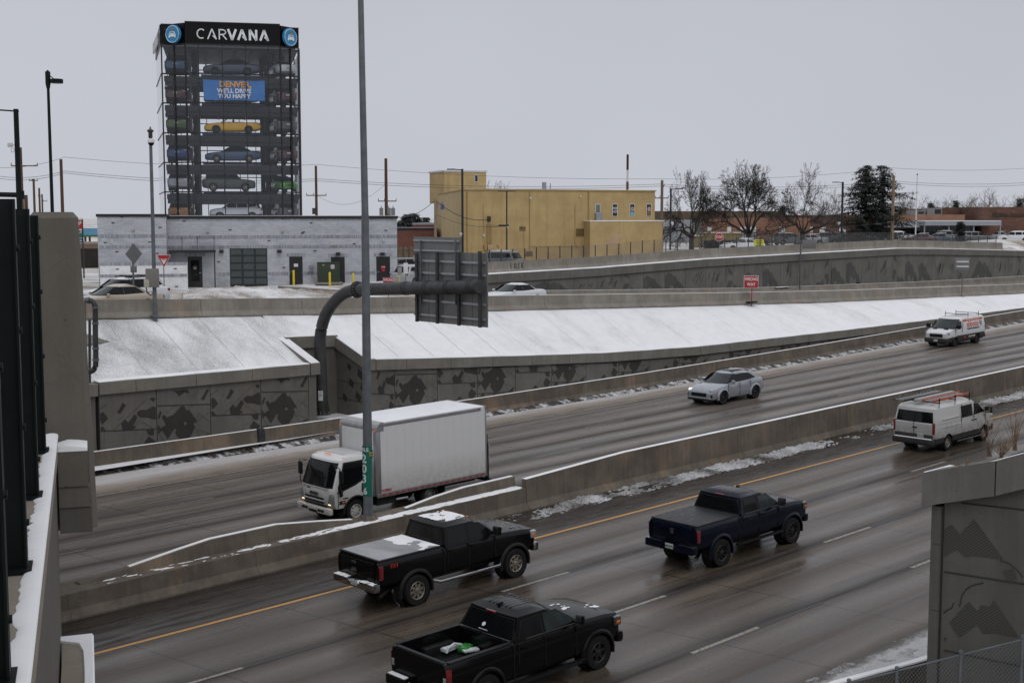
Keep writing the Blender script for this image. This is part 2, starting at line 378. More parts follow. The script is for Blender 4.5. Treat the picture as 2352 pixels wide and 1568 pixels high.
def snow_mat(name, c=(.81, .812, .825), under=(.13, .125, .115), thr=None, sc=1.0, spk=0.0, xfall=None):
    m, t, o = newmat(name); k = N(t)
    col = k.ramp(k.noise(k.obj(), 1.5 * sc, 4), [(0.35, tuple(x * 0.93 for x in c)), (0.65, c)])
    if thr:
        big = k.noise(k.obj((1, 0.35, 1), (0, 0, 0.5)), 0.33 * sc, 5, 0.6); fine = k.noise(k.obj(), 26 * sc, 4, 0.8)
        f = k.math('ADD', big, k.math('MULTIPLY', k.math('SUBTRACT', fine, 0.5), spk))
        if xfall:   # cover grows along +x
            tc = k.n('ShaderNodeTexCoord'); s = k.n('ShaderNodeSeparateXYZ'); k.l(tc.outputs['Object'], s.inputs[0])
            f = k.math('ADD', f, k.mr(s.outputs['X'], xfall[0], xfall[1], 0, xfall[2]))
        cov = k.mr(f, thr[0], thr[1], 0, 1); col = k.mix(cov, under, col)
    k.bsdf(o, col, 0.65, k.bump(k.noise(k.obj(), 7 * sc, 6, 0.7), 0.2, 0.02)); return m
SN = snow_mat('snow'); SNS = snow_mat('thin_snow_on_paving', thr=(0.27, 0.66), spk=1.35, xfall=(25, 46, 0.27), under=(.17, .16, .15))
SNM = snow_mat('mound_grass_snow', under=(.22, .16, .095), thr=(.44, .60), sc=1.6, spk=1.2)
SNG = snow_mat('snow_on_dry_grass', under=(.21, .165, .10), thr=(0.36, 0.60), sc=1.0, spk=0.8)
SND = snow_mat('dirty_snow', c=(.52, .52, .53), under=(.045, .037, .03), thr=(0.42, 0.56), sc=2.2, spk=1.7)
RUB = snow_mat('snowy_rubble', c=(.55, .55, .57), under=(.03, .026, .022), thr=(0.50, 0.56), sc=7, spk=0.7)

def sweep(name, xs, fn, m, prof, parent=None, smooth=30, caps=True):
    """sweep a closed (dy, z) outline along X; fn(X) -> (Y, base z, height)"""
    b = MB(); rings = []
    for x in xs:
        Y, z0, H = fn(x); rings.append([(x, Y + dy, z0 + z) for dy, z in prof(H)])
    b.loft(rings); return b.build(name, m, parent, smooth)
def fshape(wt=0.20):
    return lambda H: [(0, 0), (0, .075), (.17, .30), (.22, H), (.22 + wt, H), (.27 + wt, .30), (.44 + wt, .075), (.44 + wt, 0)]
def cap(wt=0.20, t=0.018): return lambda H: [(.23, H - .003), (.24, H + t * .8), (.25, H + t), (.19 + wt, H + t), (.215 + wt, H + t * .8), (.23 + wt, H - .003)]
# median barrier: low deck with raised far curb on the left, tall wall from X = 33
xsT = [32.99, 36, 38.5, 42] + fr(50, 300, 25)
def medT(x): return (34.42, rz(x) - .02, interp([(33, 1.16), (38.5, 1.38), (300, 1.44)], x))
mt = sweep('median_barrier', xsT, medT, CB, fshape(.22)); tag(mt, 'tall brown concrete median barrier with thin snow along its top, beside the dark shoulder', 'barrier')
sweep('snow_cap', xsT, medT, SN, cap(.22), mt)
xsL = [-40, 5, 14.6, 14.9, 20, 24, 28, 32.97]
def medL(x): return (34.42, rz(x) - .02, interp([(-40, .72), (15, .74), (33, .84)], x))
def lowprof(H): return [(0, 0), (0, .075), (.17, .30), (.22, H), (1.35, H), (1.40, .30), (1.55, .075), (1.55, 0)]
ml = sweep('median_barrier', xsL, medL, CB, lowprof); tag(ml, 'low concrete median barrier with flat snow-dusted top around the tall light pole', 'barrier')
b = MB(); vs = []
for q in range(241):
    x = 16.5 + (32.93 - 16.5) * q / 240; t_ = min(1, (x - 16.5) / 9); zd = rz(x) - .02 + medL(x)[2]
    for j in range(15): v = j / 14; vs.append((x, 34.68 + .54 * v, zd + .020 * sin(pi * min(1, max(0, v))) ** .5 + (.05 * MN.fractal(Vector((x * 2, v * 3, 0)), .8, 2, 5) - .028) * (1 - t_) - .004 - .035 * max(0, MN.noise(Vector((x * 1.6, v * 2.5, 9)))) * (x < 25) - .03 * max(0, MN.noise(Vector((x * 4, v * 6, 2))))))
b.add(vs, [(i_ * 15 + j, (i_ + 1) * 15 + j, (i_ + 1) * 15 + j + 1, i_ * 15 + j + 1) for i_ in range(240) for j in range(14)]); b.build('snow_cap', SN, ml, 60)
for xs, hs in (([15.9, 17.5, 19.2, 20.2, 22.6, 24.2, 25.6], [.04, .16, .36, .46, .46, .26, .06]), ([27.9, 29.2, 30.6, 32.0, 33.0], [.03, .2, .31, .32, .33])):
    tab = list(zip(xs, hs)); f = lambda x, tab=tab: (35.22, rz(x) - .02 + medL(x)[2], interp(tab, x))
    c = sweep('raised_curb', xs, f, CB, lambda H: [(0, -.02), (.05, H), (.30, H), (.35, -.02)], ml)
    sweep('snow_cap', xs[1:] if xs[0] < 20 else xs, f, SN, lambda H: [(.15, H - .002), (.16, H + .016), (.29, H + .018), (.30, H - .002)], ml)
b = MB(); b.bb(14.72, 14.76, 34.40, 35.99, rz(14.7) + .0, rz(14.7) + .725); b.build('expansion_joint', CDK, ml)
# far low barrier
xsF = fr(-30, 32.6, 16) ; xsF2 = [33.0] + fr(37, 300, 60)
def barF(x): return (bar_far(x), rz(x) - .02, .92)
for xs, lb in ((xsF, 'low concrete roadside barrier at the far left, in front of the panelled wall'), (xsF2, 'long low concrete roadside barrier with snowy rubble at its foot, along the far shoulder')):
    o = sweep('roadside_barrier', xs, barF, CB, fshape(.15)); tag(o, lb, 'barrier')
    sweep('snow_cap', xs, barF, SN, cap(.15, .02), o)
b = MB(); Yg = bar_far(32.8); b.rbox((32.8, Yg + .30, rz(32.8) + .44), (.34, .3, .9), .05); b.rbox((32.8, Yg + .1, rz(32.8) + .12), (.3, .35, .25), .05)
o = b.build('barrier_gap_cover', mat('black_plastic_sheet', (.02, .02, .022), .35, bump=.4)); tag(o, 'black plastic cover hanging over the gap between two far barriers', 'barrier cover')
# bumpy snow and rubble banks: only what rises above the road shows
def bank(name, x0, x1, nx, yf, wd, ny, hf, m, label, kind='structure', dz=0.0):
    b = MB(); vs = []; n = ny + 1
    for i in range(nx + 1):
        x = x0 + (x1 - x0) * i / nx; yc = yf(x)
        for j in range(n):
            v = j / ny; y = yc + (v - .5) * wd; vs.append((x, y, rz(x) + dz + hf(x, y, v)))
    b.add(vs, [(i * n + j, (i + 1) * n + j, (i + 1) * n + j + 1, i * n + j + 1) for i in range(nx) for j in range(ny)])
    o = b.build(name, m, None, 50); tag(o, label); o['kind'] = kind; return o
bank('snow', 31, 72, 620, lambda x: 33.92 - .06 * sin(x), 1.25, 30,
     lambda x, y, v: (.10 * MN.fractal(Vector((x * .55, y * 1.6, 0)), .8, 2, 6) - .015 + .05 * sin(pi * v) + .09 * MN.noise(Vector((x * 6, y * 9, 1))) - .012 - .07 * (1 - min(1, (x - 31) / 5)) + .04 * v - (.10 if 52 < x < 56 else 0) ) , SND, 'strip of old snow at the foot of the median barrier')
bank('rubble', 10, 130, 1500, lambda x: bar_far(x) - .14, .75, 8,
     lambda x, y, v: (.145 + .06 * MN.noise(Vector((x * .4, 0, 5)))) * sin(pi * min(1, v * .55 + .1)) + .07 * MN.fractal(Vector((x * 5, y * 6, 0)), .7, 2, 4) - .04, RUB, 'ridge of dark rubble and snow at the foot of the far barrier', 'stuff')
bank('snow', 8, 75, 500, lambda x: 15.9, 2.9, 70,
     lambda x, y, v: .07 * MN.fractal(Vector((x * 1.3, y * 2.0, 3)), .8, 2, 6) + .045 - .085 * v + .02 * MN.noise(Vector((x * 9, y * 9, 0))), SND, 'dirty snow over the near right shoulder')

# ---- far retaining wall with coping, panels and notch
def wallY(x): return interp([(20, 54), (60, 54), (82, 53.9), (98, 54.2), (130, 55.2), (300, 60)], x)
def copz(x):
    return interp([(20, 4.37), (25.5, 4.33), (36.8, 4.29), (40.3, 4.22), (46.4, 3.88), (52.5, 3.56), (58.4, 3.28), (67, 3.08), (81.6, 3.13), (98, 3.2), (130, 3.45), (300, 5)], x)
ubY, UBH = 59.0, 0.87
def ubz(x): return interp([(0, 7.3), (27.9, 6.72), (41, 6.25), (53, 5.86), (76, 5.12), (90, 4.72), (123, 4.08), (145, 3.85), (300, 5.5)], x)
# pattern on the art panels, digitised from the photo: unit panel, u along, v up in metres from the wall foot
P1 = [[(298,790),(335,725),(358,740),(318,797)],[(183,800),(210,790),(238,830),(200,870),(183,850)],[(183,890),(200,880),(225,910),(183,912)],
 [(320,860),(345,830),(370,850),(410,795),(430,815),(400,870),(420,880),(385,900),(330,898)],[(430,780),(455,765),(490,765),(540,738),(558,745),(558,825),(500,815),(450,815),(427,800)],
 [(470,980),(500,935),(550,970),(515,1020),(480,1005)],[(340,1055),(385,1003),(412,1020),(370,1090)],[(480,890),(540,885),(535,930),(500,925)],[(515,690),(535,680),(555,690),(540,712)]]
L1 = [((183,775),(238,735),3),((270,905),(500,690),2),((380,905),(450,830),2),((183,914),(558,886),6),((400,1010),(460,950),2),((440,1000),(558,1060),2),((445,1090),(500,1040),2),((300,840),(340,810),2),((455,840),(530,885),2)]
P2 = [[(690,655),(795,640),(805,665),(770,660),(725,690),(718,672)],[(888,700),(935,630),(960,628),(915,705)],
 [(600,830),(615,815),(640,835),(650,825),(680,815),(740,755),(765,750),(785,780),(800,770),(860,850),(820,930),(790,970),(735,980),(700,945),(690,905),(640,975),(590,905),(630,880)],
 [(565,880),(600,920),(565,945)],[(700,1045),(730,985),(790,1000),(770,1040)],[(905,945),(955,925),(930,960),(950,990),(930,1003),(890,965)],[(570,830),(590,790),(600,800),(580,850)],[(620,985),(640,1010),(600,1040),(580,1030)]]
L2 = [((565,760),(962,728),6),((565,1000),(962,965),6),((640,800),(700,750),2),((820,870),(880,790),2),((860,850),(962,780),2),((860,905),(960,930),2),((830,880),(905,985),2),((565,930),(620,1000),2),((700,980),(640,1040),2),((840,960),(900,1010),2),((880,800),(962,850),2),((800,760),(840,740),2),((820,700),(850,640),2),((835,705),(870,640),2)]
def relief(b, P, L, u0, u1, X0, wf, z0f, flip=False, sc=None, clipz=None):
    """pattern faces standing 12 mm proud of the panel; wf(u)->(point on face), z by photo pixel"""
    W = u1 - u0
    for poly in P:
        pts = []
        for (px, py) in poly:
            u = (px - u0) / W; u = min(.985, max(.015, u)); zz = (z0f(px) - py) * .0070
            pts.append((u, zz))
        if clipz: pts = [(u, min(zz, clipz(u))) for u, zz in pts]
        if max(p[1] for p in pts) - min(p[1] for p in pts) < .03: continue
        b.cur = 1; b.poly([wf(u, zz, .012) for u, zz in pts]); b.cur = 0
    for (a, c, w_) in L:
        ua, za, uc, zc = (a[0] - u0) / W, (z0f(a[0]) - a[1]) * .0070, (c[0] - u0) / W, (z0f(c[0]) - c[1]) * .0070
        ua, uc = min(.99, max(.01, ua)), min(.99, max(.01, uc))
        if clipz: za, zc = min(za, clipz(ua)), min(zc, clipz(uc))
        h = .006 * w_ / 1.6
        dx, dz = (uc - ua) * 3.0, zc - za; l = hypot(dx, dz)
        if l < .1: continue
        nx, nz = -dz / l * h / 3.0, dx / l * h
        b.cur = 2; b.poly([wf(ua + nx, za + nz, .014), wf(uc + nx, zc + nz, .014), wf(uc - nx, zc - nz, .014), wf(ua - nx, za - nz, .014)]); b.cur = 0
def zf1(px): return 1100 - .17 * (px - 183)
def zf2(px): return 1060 - .17 * (px - 565)
def artwall(name, label, edges, foot, topz, y=None):
    o = thing(name, label, 'wall', (0, 0, 0))
    for i, (a, c) in enumerate(zip(edges, edges[1:])):
        b = MB(); g = .02
        ya = (lambda x: wallY(x)) if y is None else (lambda x: y)
        za, zc = topz(a) - .2, topz(c) - .2; fa, fc = foot(a), foot(c)
        b.prism([(a + g, ya(a), fa), (c - g, ya(c), fc), (c - g, ya(c), zc), (a + g, ya(a), za)], (0, .25, 0))
        P, L, u0, u1, zf = (P1, L1, 183, 560, zf1) if i % 2 == 0 else (P2, L2, 565, 962, zf2)
        clip = lambda u, a=a, c=c: max(.0, topz(a + (c - a) * u) - .62 - foot(a + (c - a) * u) - .0)
        def wf(u, z, off, a=a, c=c, ya=ya): x = a + (c - a) * u; return (x, ya(x) - off, foot(x) + max(.02, z))
        relief(b, P, L, u0, u1, a, wf, zf, clipz=clip)
        if i % 2:
            for (hx, hy, s_) in ((770, 866, 13), (694, 914, 10), (845, 868, 16)):
                q = [((hx + dx * s_ - u0) / (u1 - u0), (zf(hx) - hy - dy * s_) * .0070) for dx, dy in ((0, -1), (1, .1), (0, 1), (-1, -.1))]
                if max(v for _, v in q) < clip(.5): b.cur = 0; b.poly([wf(u, v, .016) for u, v in q])
        b.build('panel', [CP, CR, CDK], o, 0)
    b = MB(); a, c = edges[0], edges[-1]; n = max(2, int((c - a) / 4))
    for x0, x1 in zip(fr(a, c, n), fr(a, c, n)[1:]): b.prism([(x0, (wallY(x0) if y is None else y) + .04, foot(x0) - .3), (x1, (wallY(x1) if y is None else y) + .04, foot(x1) - .3), (x1, (wallY(x1) if y is None else y) + .04, topz(x1) - .25), (x0, (wallY(x0) if y is None else y) + .04, topz(x0) - .25)], (0, .3, 0))
    b.build('backing', CDK, o, 0)
    return o
foot = lambda x: rz(x) + .62
# left block: 4 panels, X 26 .. 36.6
aw = artwall('retaining_wall', 'concrete retaining wall with dark diamond relief panels, left of the curved gantry pole', [25.5, 28.25, 31.0, 33.75, 36.5], lambda x: rz(x) + .3, copz)
b = MB(); b.bb(36.5, 36.95, 53.98, 54.3, rz(36) + .2, copz(36) - .3); b.build('pilaster', CP, aw, 0)
b = MB(); b.bb(22.0, 25.35, 54.06, 54.4, rz(24), copz(24) - .3); b.build('end_panel', CP, aw, 0)
def coping(par, xs, yf, zf, h=.55, dep=.55, m=None, name='coping', out=.16, snow=True):
    for a, c in zip(xs, xs[1:]):
        b = MB(); g = .012
        b.loft([[(x, yf(x) - out, zf(x) - h), (x, yf(x) - out, zf(x) - .02), (x, yf(x) - out + .02, zf(x)), (x, yf(x) + dep, zf(x)), (x, yf(x) + dep, zf(x) - h)] for x in (a + g, c - g)])
        b.build(name, m or CC, par, 0)
    if snow:
        b = MB(); b.loft([[(x, yf(x) - out + .05 + .03 * sin(x * 1.7), zf(x) - .005), (x, yf(x) - out + .08, zf(x) + .03), (x, yf(x) + dep + .05, zf(x) + .05), (x, yf(x) + dep + .05, zf(x) - .01)] for x in fr(xs[0], xs[-1], max(4, int((xs[-1] - xs[0]) * 1.5)))])
        b.build('snow_cap', SN, par, 60)
coping(aw, [22.0, 25.42], wallY, lambda x: copz(x) - .05, snow=False)
coping(aw, [25.46, 27.2, 30.2, 33.2, 36.5], wallY, copz)
# slope crest and its plane
NX0, NX1, NY = 36.95, 40.15, 56.75
def crestz(x): return ubz(x) - .02
def slopez(x, y):
    y0 = wallY(x) + .4; t = min(1, max(0, (y - y0) / (ubY - .1 - y0))); s = t
    z = copz(x) - .03 + (crestz(x) - copz(x)) * s
    if x > 66: z += min(.35, (x - 66) * .01) * sin(pi * t)
    return z
def slope_part(xs, y0f, nm, lb):
    b = MB(); ny = 10; vs = []
    for x in xs:
        for j in range(ny + 1):
            y = y0f(x) + (ubY + .1 - y0f(x)) * j / ny
            vs.append((x, y, slopez(x, y) + .03 * MN.fractal(Vector((x * .5, y * .5, 1)), .9, 2, 4)))
    n = ny + 1
    b.add(vs, [(i * n + j, (i + 1) * n + j, (i + 1) * n + j + 1, i * n + j + 1) for i in range(len(xs) - 1) for j in range(ny)])
    return struct(b.build(nm, SNS, None, 60), lb)
slope_part(fr(22.5, NX0 + .02, 30), lambda x: wallY(x) + .35, 'snow_slope', 'snow dusted paved slope left of the wall notch')
slope_part(fr(NX0 + .02, NX1 - .02, 8), lambda x: NY + .2, 'snow_slope', 'narrow snowy strip above the wall notch')
slope_part(fr(NX1 - .02, 300, 130), lambda x: wallY(x) + .35, 'snow_slope', 'long snow covered slope below the upper barrier')
b = MB()   # paving seams
for x in (25.8, 28.2, 30.75, 33.2, 35.7, 42.6, 45, 47.4, 49.9, 52.4, 57, 62, 67, 73, 79):
    y0 = wallY(x) + .5 if not (NX0 < x < NX1) else NY + .3
    pts = [(x + .04 * sin(q * 9), y0 + (ubY - .1 - y0) * q / 12, slopez(x, y0 + (ubY - .1 - y0) * q / 12) + .012 + .03 * MN.fractal(Vector((x * .5, (y0 + (ubY - .1 - y0) * q / 12) * .5, 1)), .9, 2, 4)) for q in range(13)]
    b.tube(pts, .006 if x < 50 else .0035, 4)
o = b.build('paving_seam', mat('slope_seam', (.30, .30, .30), .9), None, 0); struct(o, 'seams in the snow covered slope paving')
b = MB(); b.rbox((26.9, 57.4, slopez(26.9, 57.4) + .0), (1.3, .9, .06), .02, rz=.2, rx=.42); struct(b.build('paving_slab', CG, None, 0), 'lifted paving slab edge on the snowy slope')
# notch: back wall and two return walls with sloping coping
nw = thing('notch_wall', 'recessed wall behind the curved gantry pole between two snow topped returns', 'wall')
zb = lambda x: slopez(x, NY) + .05
b = MB(); b.bb(NX0, NX1, NY, NY + .3, rz(38) + .1, zb(38.5) - .5); b.cur = 1
b.poly([(39.0, NY - .01, 2.0), (39.5, NY - .01, 2.5), (39.3, NY - .01, 2.9), (38.8, NY - .01, 2.3)]); b.build('panel', [CP, CR], nw, 0)
b = MB(); b.loft([[(x, NY - .14, zb(x) - .6), (x, NY - .14, zb(x)), (x, NY + .35, zb(x)), (x, NY + .35, zb(x) - .6)] for x in (NX0, NX1)]); b.build('coping', CC, nw, 0)
b = MB(); b.loft([[(x, NY - .1, zb(x) - .01), (x, NY - .06, zb(x) + .04), (x, NY + .45, zb(x) + .05), (x, NY + .45, zb(x) - .01)] for x in (NX0, NX1)]); b.build('snow_cap', SN, nw, 0)
for xw, sgn, nm in ((NX0, -1, 'left'), (NX1, 1, 'right')):
    zt0, zt1 = copz(xw), zb(xw); y0 = 54.0
    b = MB(); x0, x1 = sorted((xw, xw + sgn * .3))
    b.prism([(x0, y0 + .02, rz(38) + .2), (x0, NY + .2, rz(38) + .2), (x0, NY + .2, zt1 - .3), (x0, y0 + .02, zt0 - .3)], (x1 - x0, 0, 0))
    b.build('return_panel', CP, nw, 0)
    b = MB(); xa, xb_ = sorted((xw - sgn * .16, xw + sgn * .4))
    b.prism([(xa, y0 - .16, zt0 - .56), (xa, y0 - .16, zt0), (xa, NY + .2, zt1), (xa, NY + .2, zt1 - .56)], (xb_ - xa, 0, 0)); b.build('return_coping', CC, nw, 0)
    b = MB(); b.prism([(xa + .04, y0 - .1, zt0 + .004), (xa + .04, y0 - .1, zt0 + .04), (xa + .04, NY + .25, zt1 + .05), (xa + .04, NY + .25, zt1 + .004)], (xb_ - xa - .04, 0, 0)); b.build('snow_cap', SN, nw, 0)
b = MB()   # relief on the inner face of the right return (faces -X)
for (y0, z0, s) in ((54.5, 3.1, .5), (55.3, 2.6, .45), (54.7, 1.9, .5), (55.5, 3.5, .35), (55.9, 1.8, .4), (54.4, 2.5, .3)):
    b.poly([(NX1 - .012, y0, z0), (NX1 - .012, y0 + s * .8, z0 + s * .5), (NX1 - .012, y0 + s * .6, z0 + s * 1.2), (NX1 - .012, y0 - s * .3, z0 + s * .7)])
for z in (1.95, 2.9): b.poly([(NX1 - .014, 54.1, z), (NX1 - .014, 56.7, z), (NX1 - .014, 56.7, z + .03), (NX1 - .014, 54.1, z + .03)])
b.build('relief', CR, nw, 0)
struct(grid_sheet('snow_ground', fr(20, 60, 20), fr(52.2, 57, 6), lambda x, y: rz(x) + .28 + .03 * MN.fractal(Vector((x, y, 0)), .9, 2, 4), SN), 'snow on the ledge behind the far barrier')
# right long wall
edges = [40.15] + [41.9 + 2.9 * i for i in range(16)]
aw2 = artwall('retaining_wall', 'long concrete retaining wall with dark diamond relief panels, right of the curved gantry pole, sinking behind the roadside barrier', edges, lambda x: rz(x) + .3, copz)
coping(aw2, [40.58, 42.6] + [42.6 + 3.05 * i for i in range(1, 40)], wallY, copz)

# ---- upper barrier (frontage ramp)
XU = fr(-20, 300, 80)
ub = sweep('ramp_barrier', XU, lambda x: (ubY, ubz(x) - .03, UBH + .03), CB2, fshape(.15)); tag(ub, 'long pale concrete barrier along the top of the snowy slope', 'barrier')
sweep('snow_cap', fr(50, 300, 60), lambda x: (ubY, ubz(x) - .03, UBH + .03), SN, cap(.15, .018), ub)
# ---- ramp road, foot barrier, ramp wall with art relief, top barrier
RWY = 68.5
def rampz(x, y=63): return ubz(x) + interp([(59, 0), (68, .12)], y)
WETA = mat('wet_asphalt', (.075, .072, .07), .45, .25, .6, bump=.2)
struct(grid_sheet('ramp_road', fr(-60, 300, 60), [59.3, 63, 68.4], lambda x, y: rampz(x, y) + .03, WETA), 'wet ramp road behind the upper barrier')
sn = sweep('foot_barrier', fr(62, 200, 40), lambda x: (67.75, rampz(x, 68), .62 + min(.25, max(0, (x - 100) * .006))), CB2, fshape(.12)); tag(sn, 'low barrier at the foot of the grey ramp wall', 'barrier')
sweep('snow_cap', fr(62, 200, 40), lambda x: (67.75, rampz(x, 68), .62 + min(.25, max(0, (x - 100) * .006))), SN, cap(.12, .015), sn)
def rwz(x): return interp([(61, 7.48), (73, 7.63), (86, 8.0), (103, 8.22), (116, 8.37), (124, 8.2), (142.6, 7.65), (165, 7.2), (300, 6.5)], x)
rw = thing('ramp_wall', 'grey concrete ramp wall with faint carved relief, behind the white sedan', 'wall')
random.seed(21)
e2 = [61.3] + [62.3 + 2.62 * i for i in range(38)]
for i, (a, c) in enumerate(zip(e2, e2[1:])):
    b = MB(); zt = [rwz(a) - .4, rwz(c) - .4]; g = .018; f0 = rampz(a, 68)
    b.prism([(a + g, RWY, f0), (c - g, RWY, f0), (c - g, RWY, zt[1]), (a + g, RWY, zt[0])], (0, .2, 0))
    H_ = zt[0] - f0; b.cur = 1; wd = c - a
    if i:
        kind = (i * 7) % 5 % 3
        def sl(u, v): return (a + wd * u, RWY - .012, f0 + H_ * v)
        if kind == 0:      # hatched fields
            for q in range(random.randint(2, 5)):
                u = random.uniform(.08, .5) + q * .09; v = random.uniform(.35, .6); w_ = random.uniform(.05, .12); h_ = random.uniform(.12, .3); s = .10
                b.poly([sl(u, v), sl(u + w_, v + .05), sl(min(.98, u + w_ + s), min(.97, v + h_ + .05)), sl(min(.96, u + s), min(.95, v + h_))])
        FA = [[(702,1255),(740,1230),(770,1240),(790,1260),(815,1262),(835,1300),(880,1330),(916,1390),(916,1400),(880,1405),(850,1380),(830,1340),(800,1370),(790,1340),(760,1330),(740,1385),(705,1360)],[(845,1370),(880,1375),(905,1405),(850,1405)]]
        FB = [[(715,1345),(740,1295),(775,1300),(785,1318),(735,1380)],[(800,1330),(835,1360),(880,1350),(905,1385),(890,1405),(790,1405)],[(725,1200),(745,1195),(760,1240),(745,1245)],[(750,1215),(765,1205),(785,1250),(768,1258)]]
        if kind in (1, 2):
            mir = random.random() < .3; sc_ = random.uniform(.8, 1.0); oy = random.uniform(0, .08)
            for P in (FA if kind == 1 else FB):
                b.poly([sl(min(.98, max(.02, (1 - (x - 702) / 216) if mir else (x - 702) / 216)), min(.96, max(.02, ((1408 - y) / 225) * sc_ + oy))) for x, y in P])
        b.cur = 1               # river lines
        u = random.uniform(.1, .9); v = .02; prev = (u, v)
        while prev[1] < .92:
            nx_ = (min(.97, max(.03, prev[0] + random.uniform(-.16, .16))), prev[1] + random.uniform(.05, .13))
            b.poly([sl(*prev), sl(prev[0] + .015, prev[1]), sl(nx_[0] + .015, nx_[1]), sl(*nx_)]); prev = nx_
    b.build('panel', [CG, CG2, CDK], rw, 0)
b = MB(); 
for x0, x1 in zip(e2[::4], e2[4::4] ): b.prism([(x0, RWY + .03, 3), (x1, RWY + .03, 3), (x1, RWY + .03, rwz(x1) - .5), (x0, RWY + .03, rwz(x0) - .5)], (0, .3, 0))
b.build('backing', CDK, rw, 0)
coping(rw, [61.0, 62.3] + [62.3 + 2.62 * i for i in range(1, 38)], lambda x: RWY, rwz, h=.62, dep=.5, m=CG, out=.13)
tbx = [61.6] + fr(64, 139, 25)
def tb(x): return (RWY + .55, rwz(x) - .03, interp([(61, .83), (139, .86)], x))
tbo = sweep('street_barrier', tbx, tb, CB2, fshape(.15)); tag(tbo, 'pale concrete street barrier with black LUCK graffiti, on top of the grey ramp wall', 'barrier')
b = MB()
def stroke(b, pts, M, r):
    b.tube([M @ Vector(p) for p in pts], r, 5)
Mg = face_mat(Vector((64.4, RWY + .72, rwz(65) + .42)), (1, 0, 0), (0, .12, 1))
for k_, L_ in enumerate(([(0, .25, 0), (0, -.25, 0), (.16, -.25, 0)], [(0, .2, 0), (0, -.2, 0), (.16, -.2, 0), (.16, .22, 0)], [(.16, .22, 0), (0, .1, 0), (.02, -.2, 0), (.16, -.18, 0)], [(0, .25, 0), (0, -.28, 0), (0, 0, 0), (.2, .26, 0), (.04, .02, 0), (.22, -.3, 0)])):
    stroke(b, [(p[0] + k_ * .36, p[1], .0) for p in L_], Mg, .022)
b.build('graffiti', mat('black_spray_paint', (.012, .012, .012), .6), tbo)

# ---- terrain (one sheet to the horizon)
CTRL = [(-40, 75, 7), (28, 70, 6.4), (50, 72, 5.95), (50, 90, 6.1), (40, 110, 6.0), (58, 76, 6.15), (66, 70, 7.35), (73, 69.5, 7.5), (86, 69.5, 7.85), (103, 69.5, 8.1), (116, 69.5, 8.2), (142, 69.5, 7.5), (200, 69.5, 7.2),
        (96, 95, 7.0), (78, 88, 6.7), (120, 82, 7.7), (130, 110, 7.6), (150, 90, 7.7), (190, 130, 7.8), (260, 160, 8.2), (60, 130, 6.2), (0, 200, 6), (300, 300, 9), (-300, 300, 7), (400, 100, 8), (150, 75, 8.1)]
def terr(x, y):
    s = w_ = 0
    for a, c, z in CTRL:
        d = ((x - a) ** 2 + (y - c) ** 2 + 1.0) ** -1.6; s += d * z; w_ += d
    return s / w_
def gz(x, y):
    if y <= 13.2 and x > 24.9: return min(6.0, rz(x) + 4.6)
    if y <= 11.4: return rz(max(-50, min(24.8, x))) - .06
    if y <= 59.2: return rz(x) - .06
    if y <= 68.65: return rampz(x, y) - .05
    t = terr(x, y)
    if x < 61 and y < 74: t = rampz(x) * (1 - (y - 68.65) / 5.35) + t * (y - 68.65) / 5.35
    return t + .06 * MN.fractal(Vector((x * .3, y * .3, 0)), .9, 2, 4)
gx = [-1500, -600, -300, -150, -80, -50] + fr(-30, 24, 20) + [24.85, 24.95] + fr(27, 250, 90) + [270, 300, 350, 420, 500, 700, 1000, 1600]
gy = [-1500, -400, -100, 0, 6, 11.35, 11.45, 13.15, 13.25, 30, 54, 57.19, 57.25, 59.19, 59.25, 68.3, 68.6, 68.72, 68.95] + fr(70, 170, 50) + [180, 200, 230, 270, 330, 420, 600, 900, 1600]
struct(grid_sheet('ground', gx, gy, gz, SNG), 'snow covered ground with dry grass showing through')
# ================================================================== VEHICLES
def paint(name, c, rough=0.28, metal=0.0, coat=0.6, dirt=0.35, dz=0.9, dcol=(.11, .095, .08)):
    if name in MATS: return MATS[name]
    cs = .28 if max(c) < .05 else 1.0
    m, t, o = newmat(name); k = N(t)
    tc = k.n('ShaderNodeTexCoord'); s = k.n('ShaderNodeSeparateXYZ'); k.l(tc.outputs['Object'], s.inputs[0])
    f = k.math('MULTIPLY', k.mr(s.outputs['Z'], 0.25, dz, dirt, 0.0), k.mr(k.noise(k.obj((1, 1, 1)), 4.5, 6, .65), 0.3, 0.7, 0.35, 1.0))
    spk = k.math('MULTIPLY', k.mr(k.noise(k.obj(), 12, 4, .7), .55, .8, 0, 1), .02)
    c2 = k.mix(k.math('ADD', f, spk), c, dcol)
    r = k.mr(f, 0, .5, rough, 0.7)
    b = k.bsdf(o, c2, r, None, metal, coat * cs, spec=.5 * cs); return m
GL = mat('dark_car_glass', (.006, .0065, .007), .05, .1, 2, spec=.22); GLC = mat('clear_car_glass', (.022, .030, .030), .05, .35, 3, spec=.3)
RBR = mat('tyre_rubber', (.011, .0105, .010), .8, .25, 6, bump=.3, spec=.25); BLKP = mat('black_plastic', (.009, .009, .0095), .5, .2, 5, spec=.25)
CHR = mat('chrome', (.35, .35, .36), .22, .1, 5, metal=1.0); RIMG = mat('dirty_alloy_rim', (.26, .235, .20), .42, .3, 7, metal=.6); RIMB = mat('black_rim', (.014, .014, .015), .4, .2, 6)
RIMS = mat('steel_rim', (.16, .16, .16), .5, .25, 7, metal=.4); TLR = mat('tail_light_red', (.17, .006, .009), .18, .25, 9, coat=1.0); AMB = mat('amber_lens', (.7, .16, .02), .25, .1, 5)
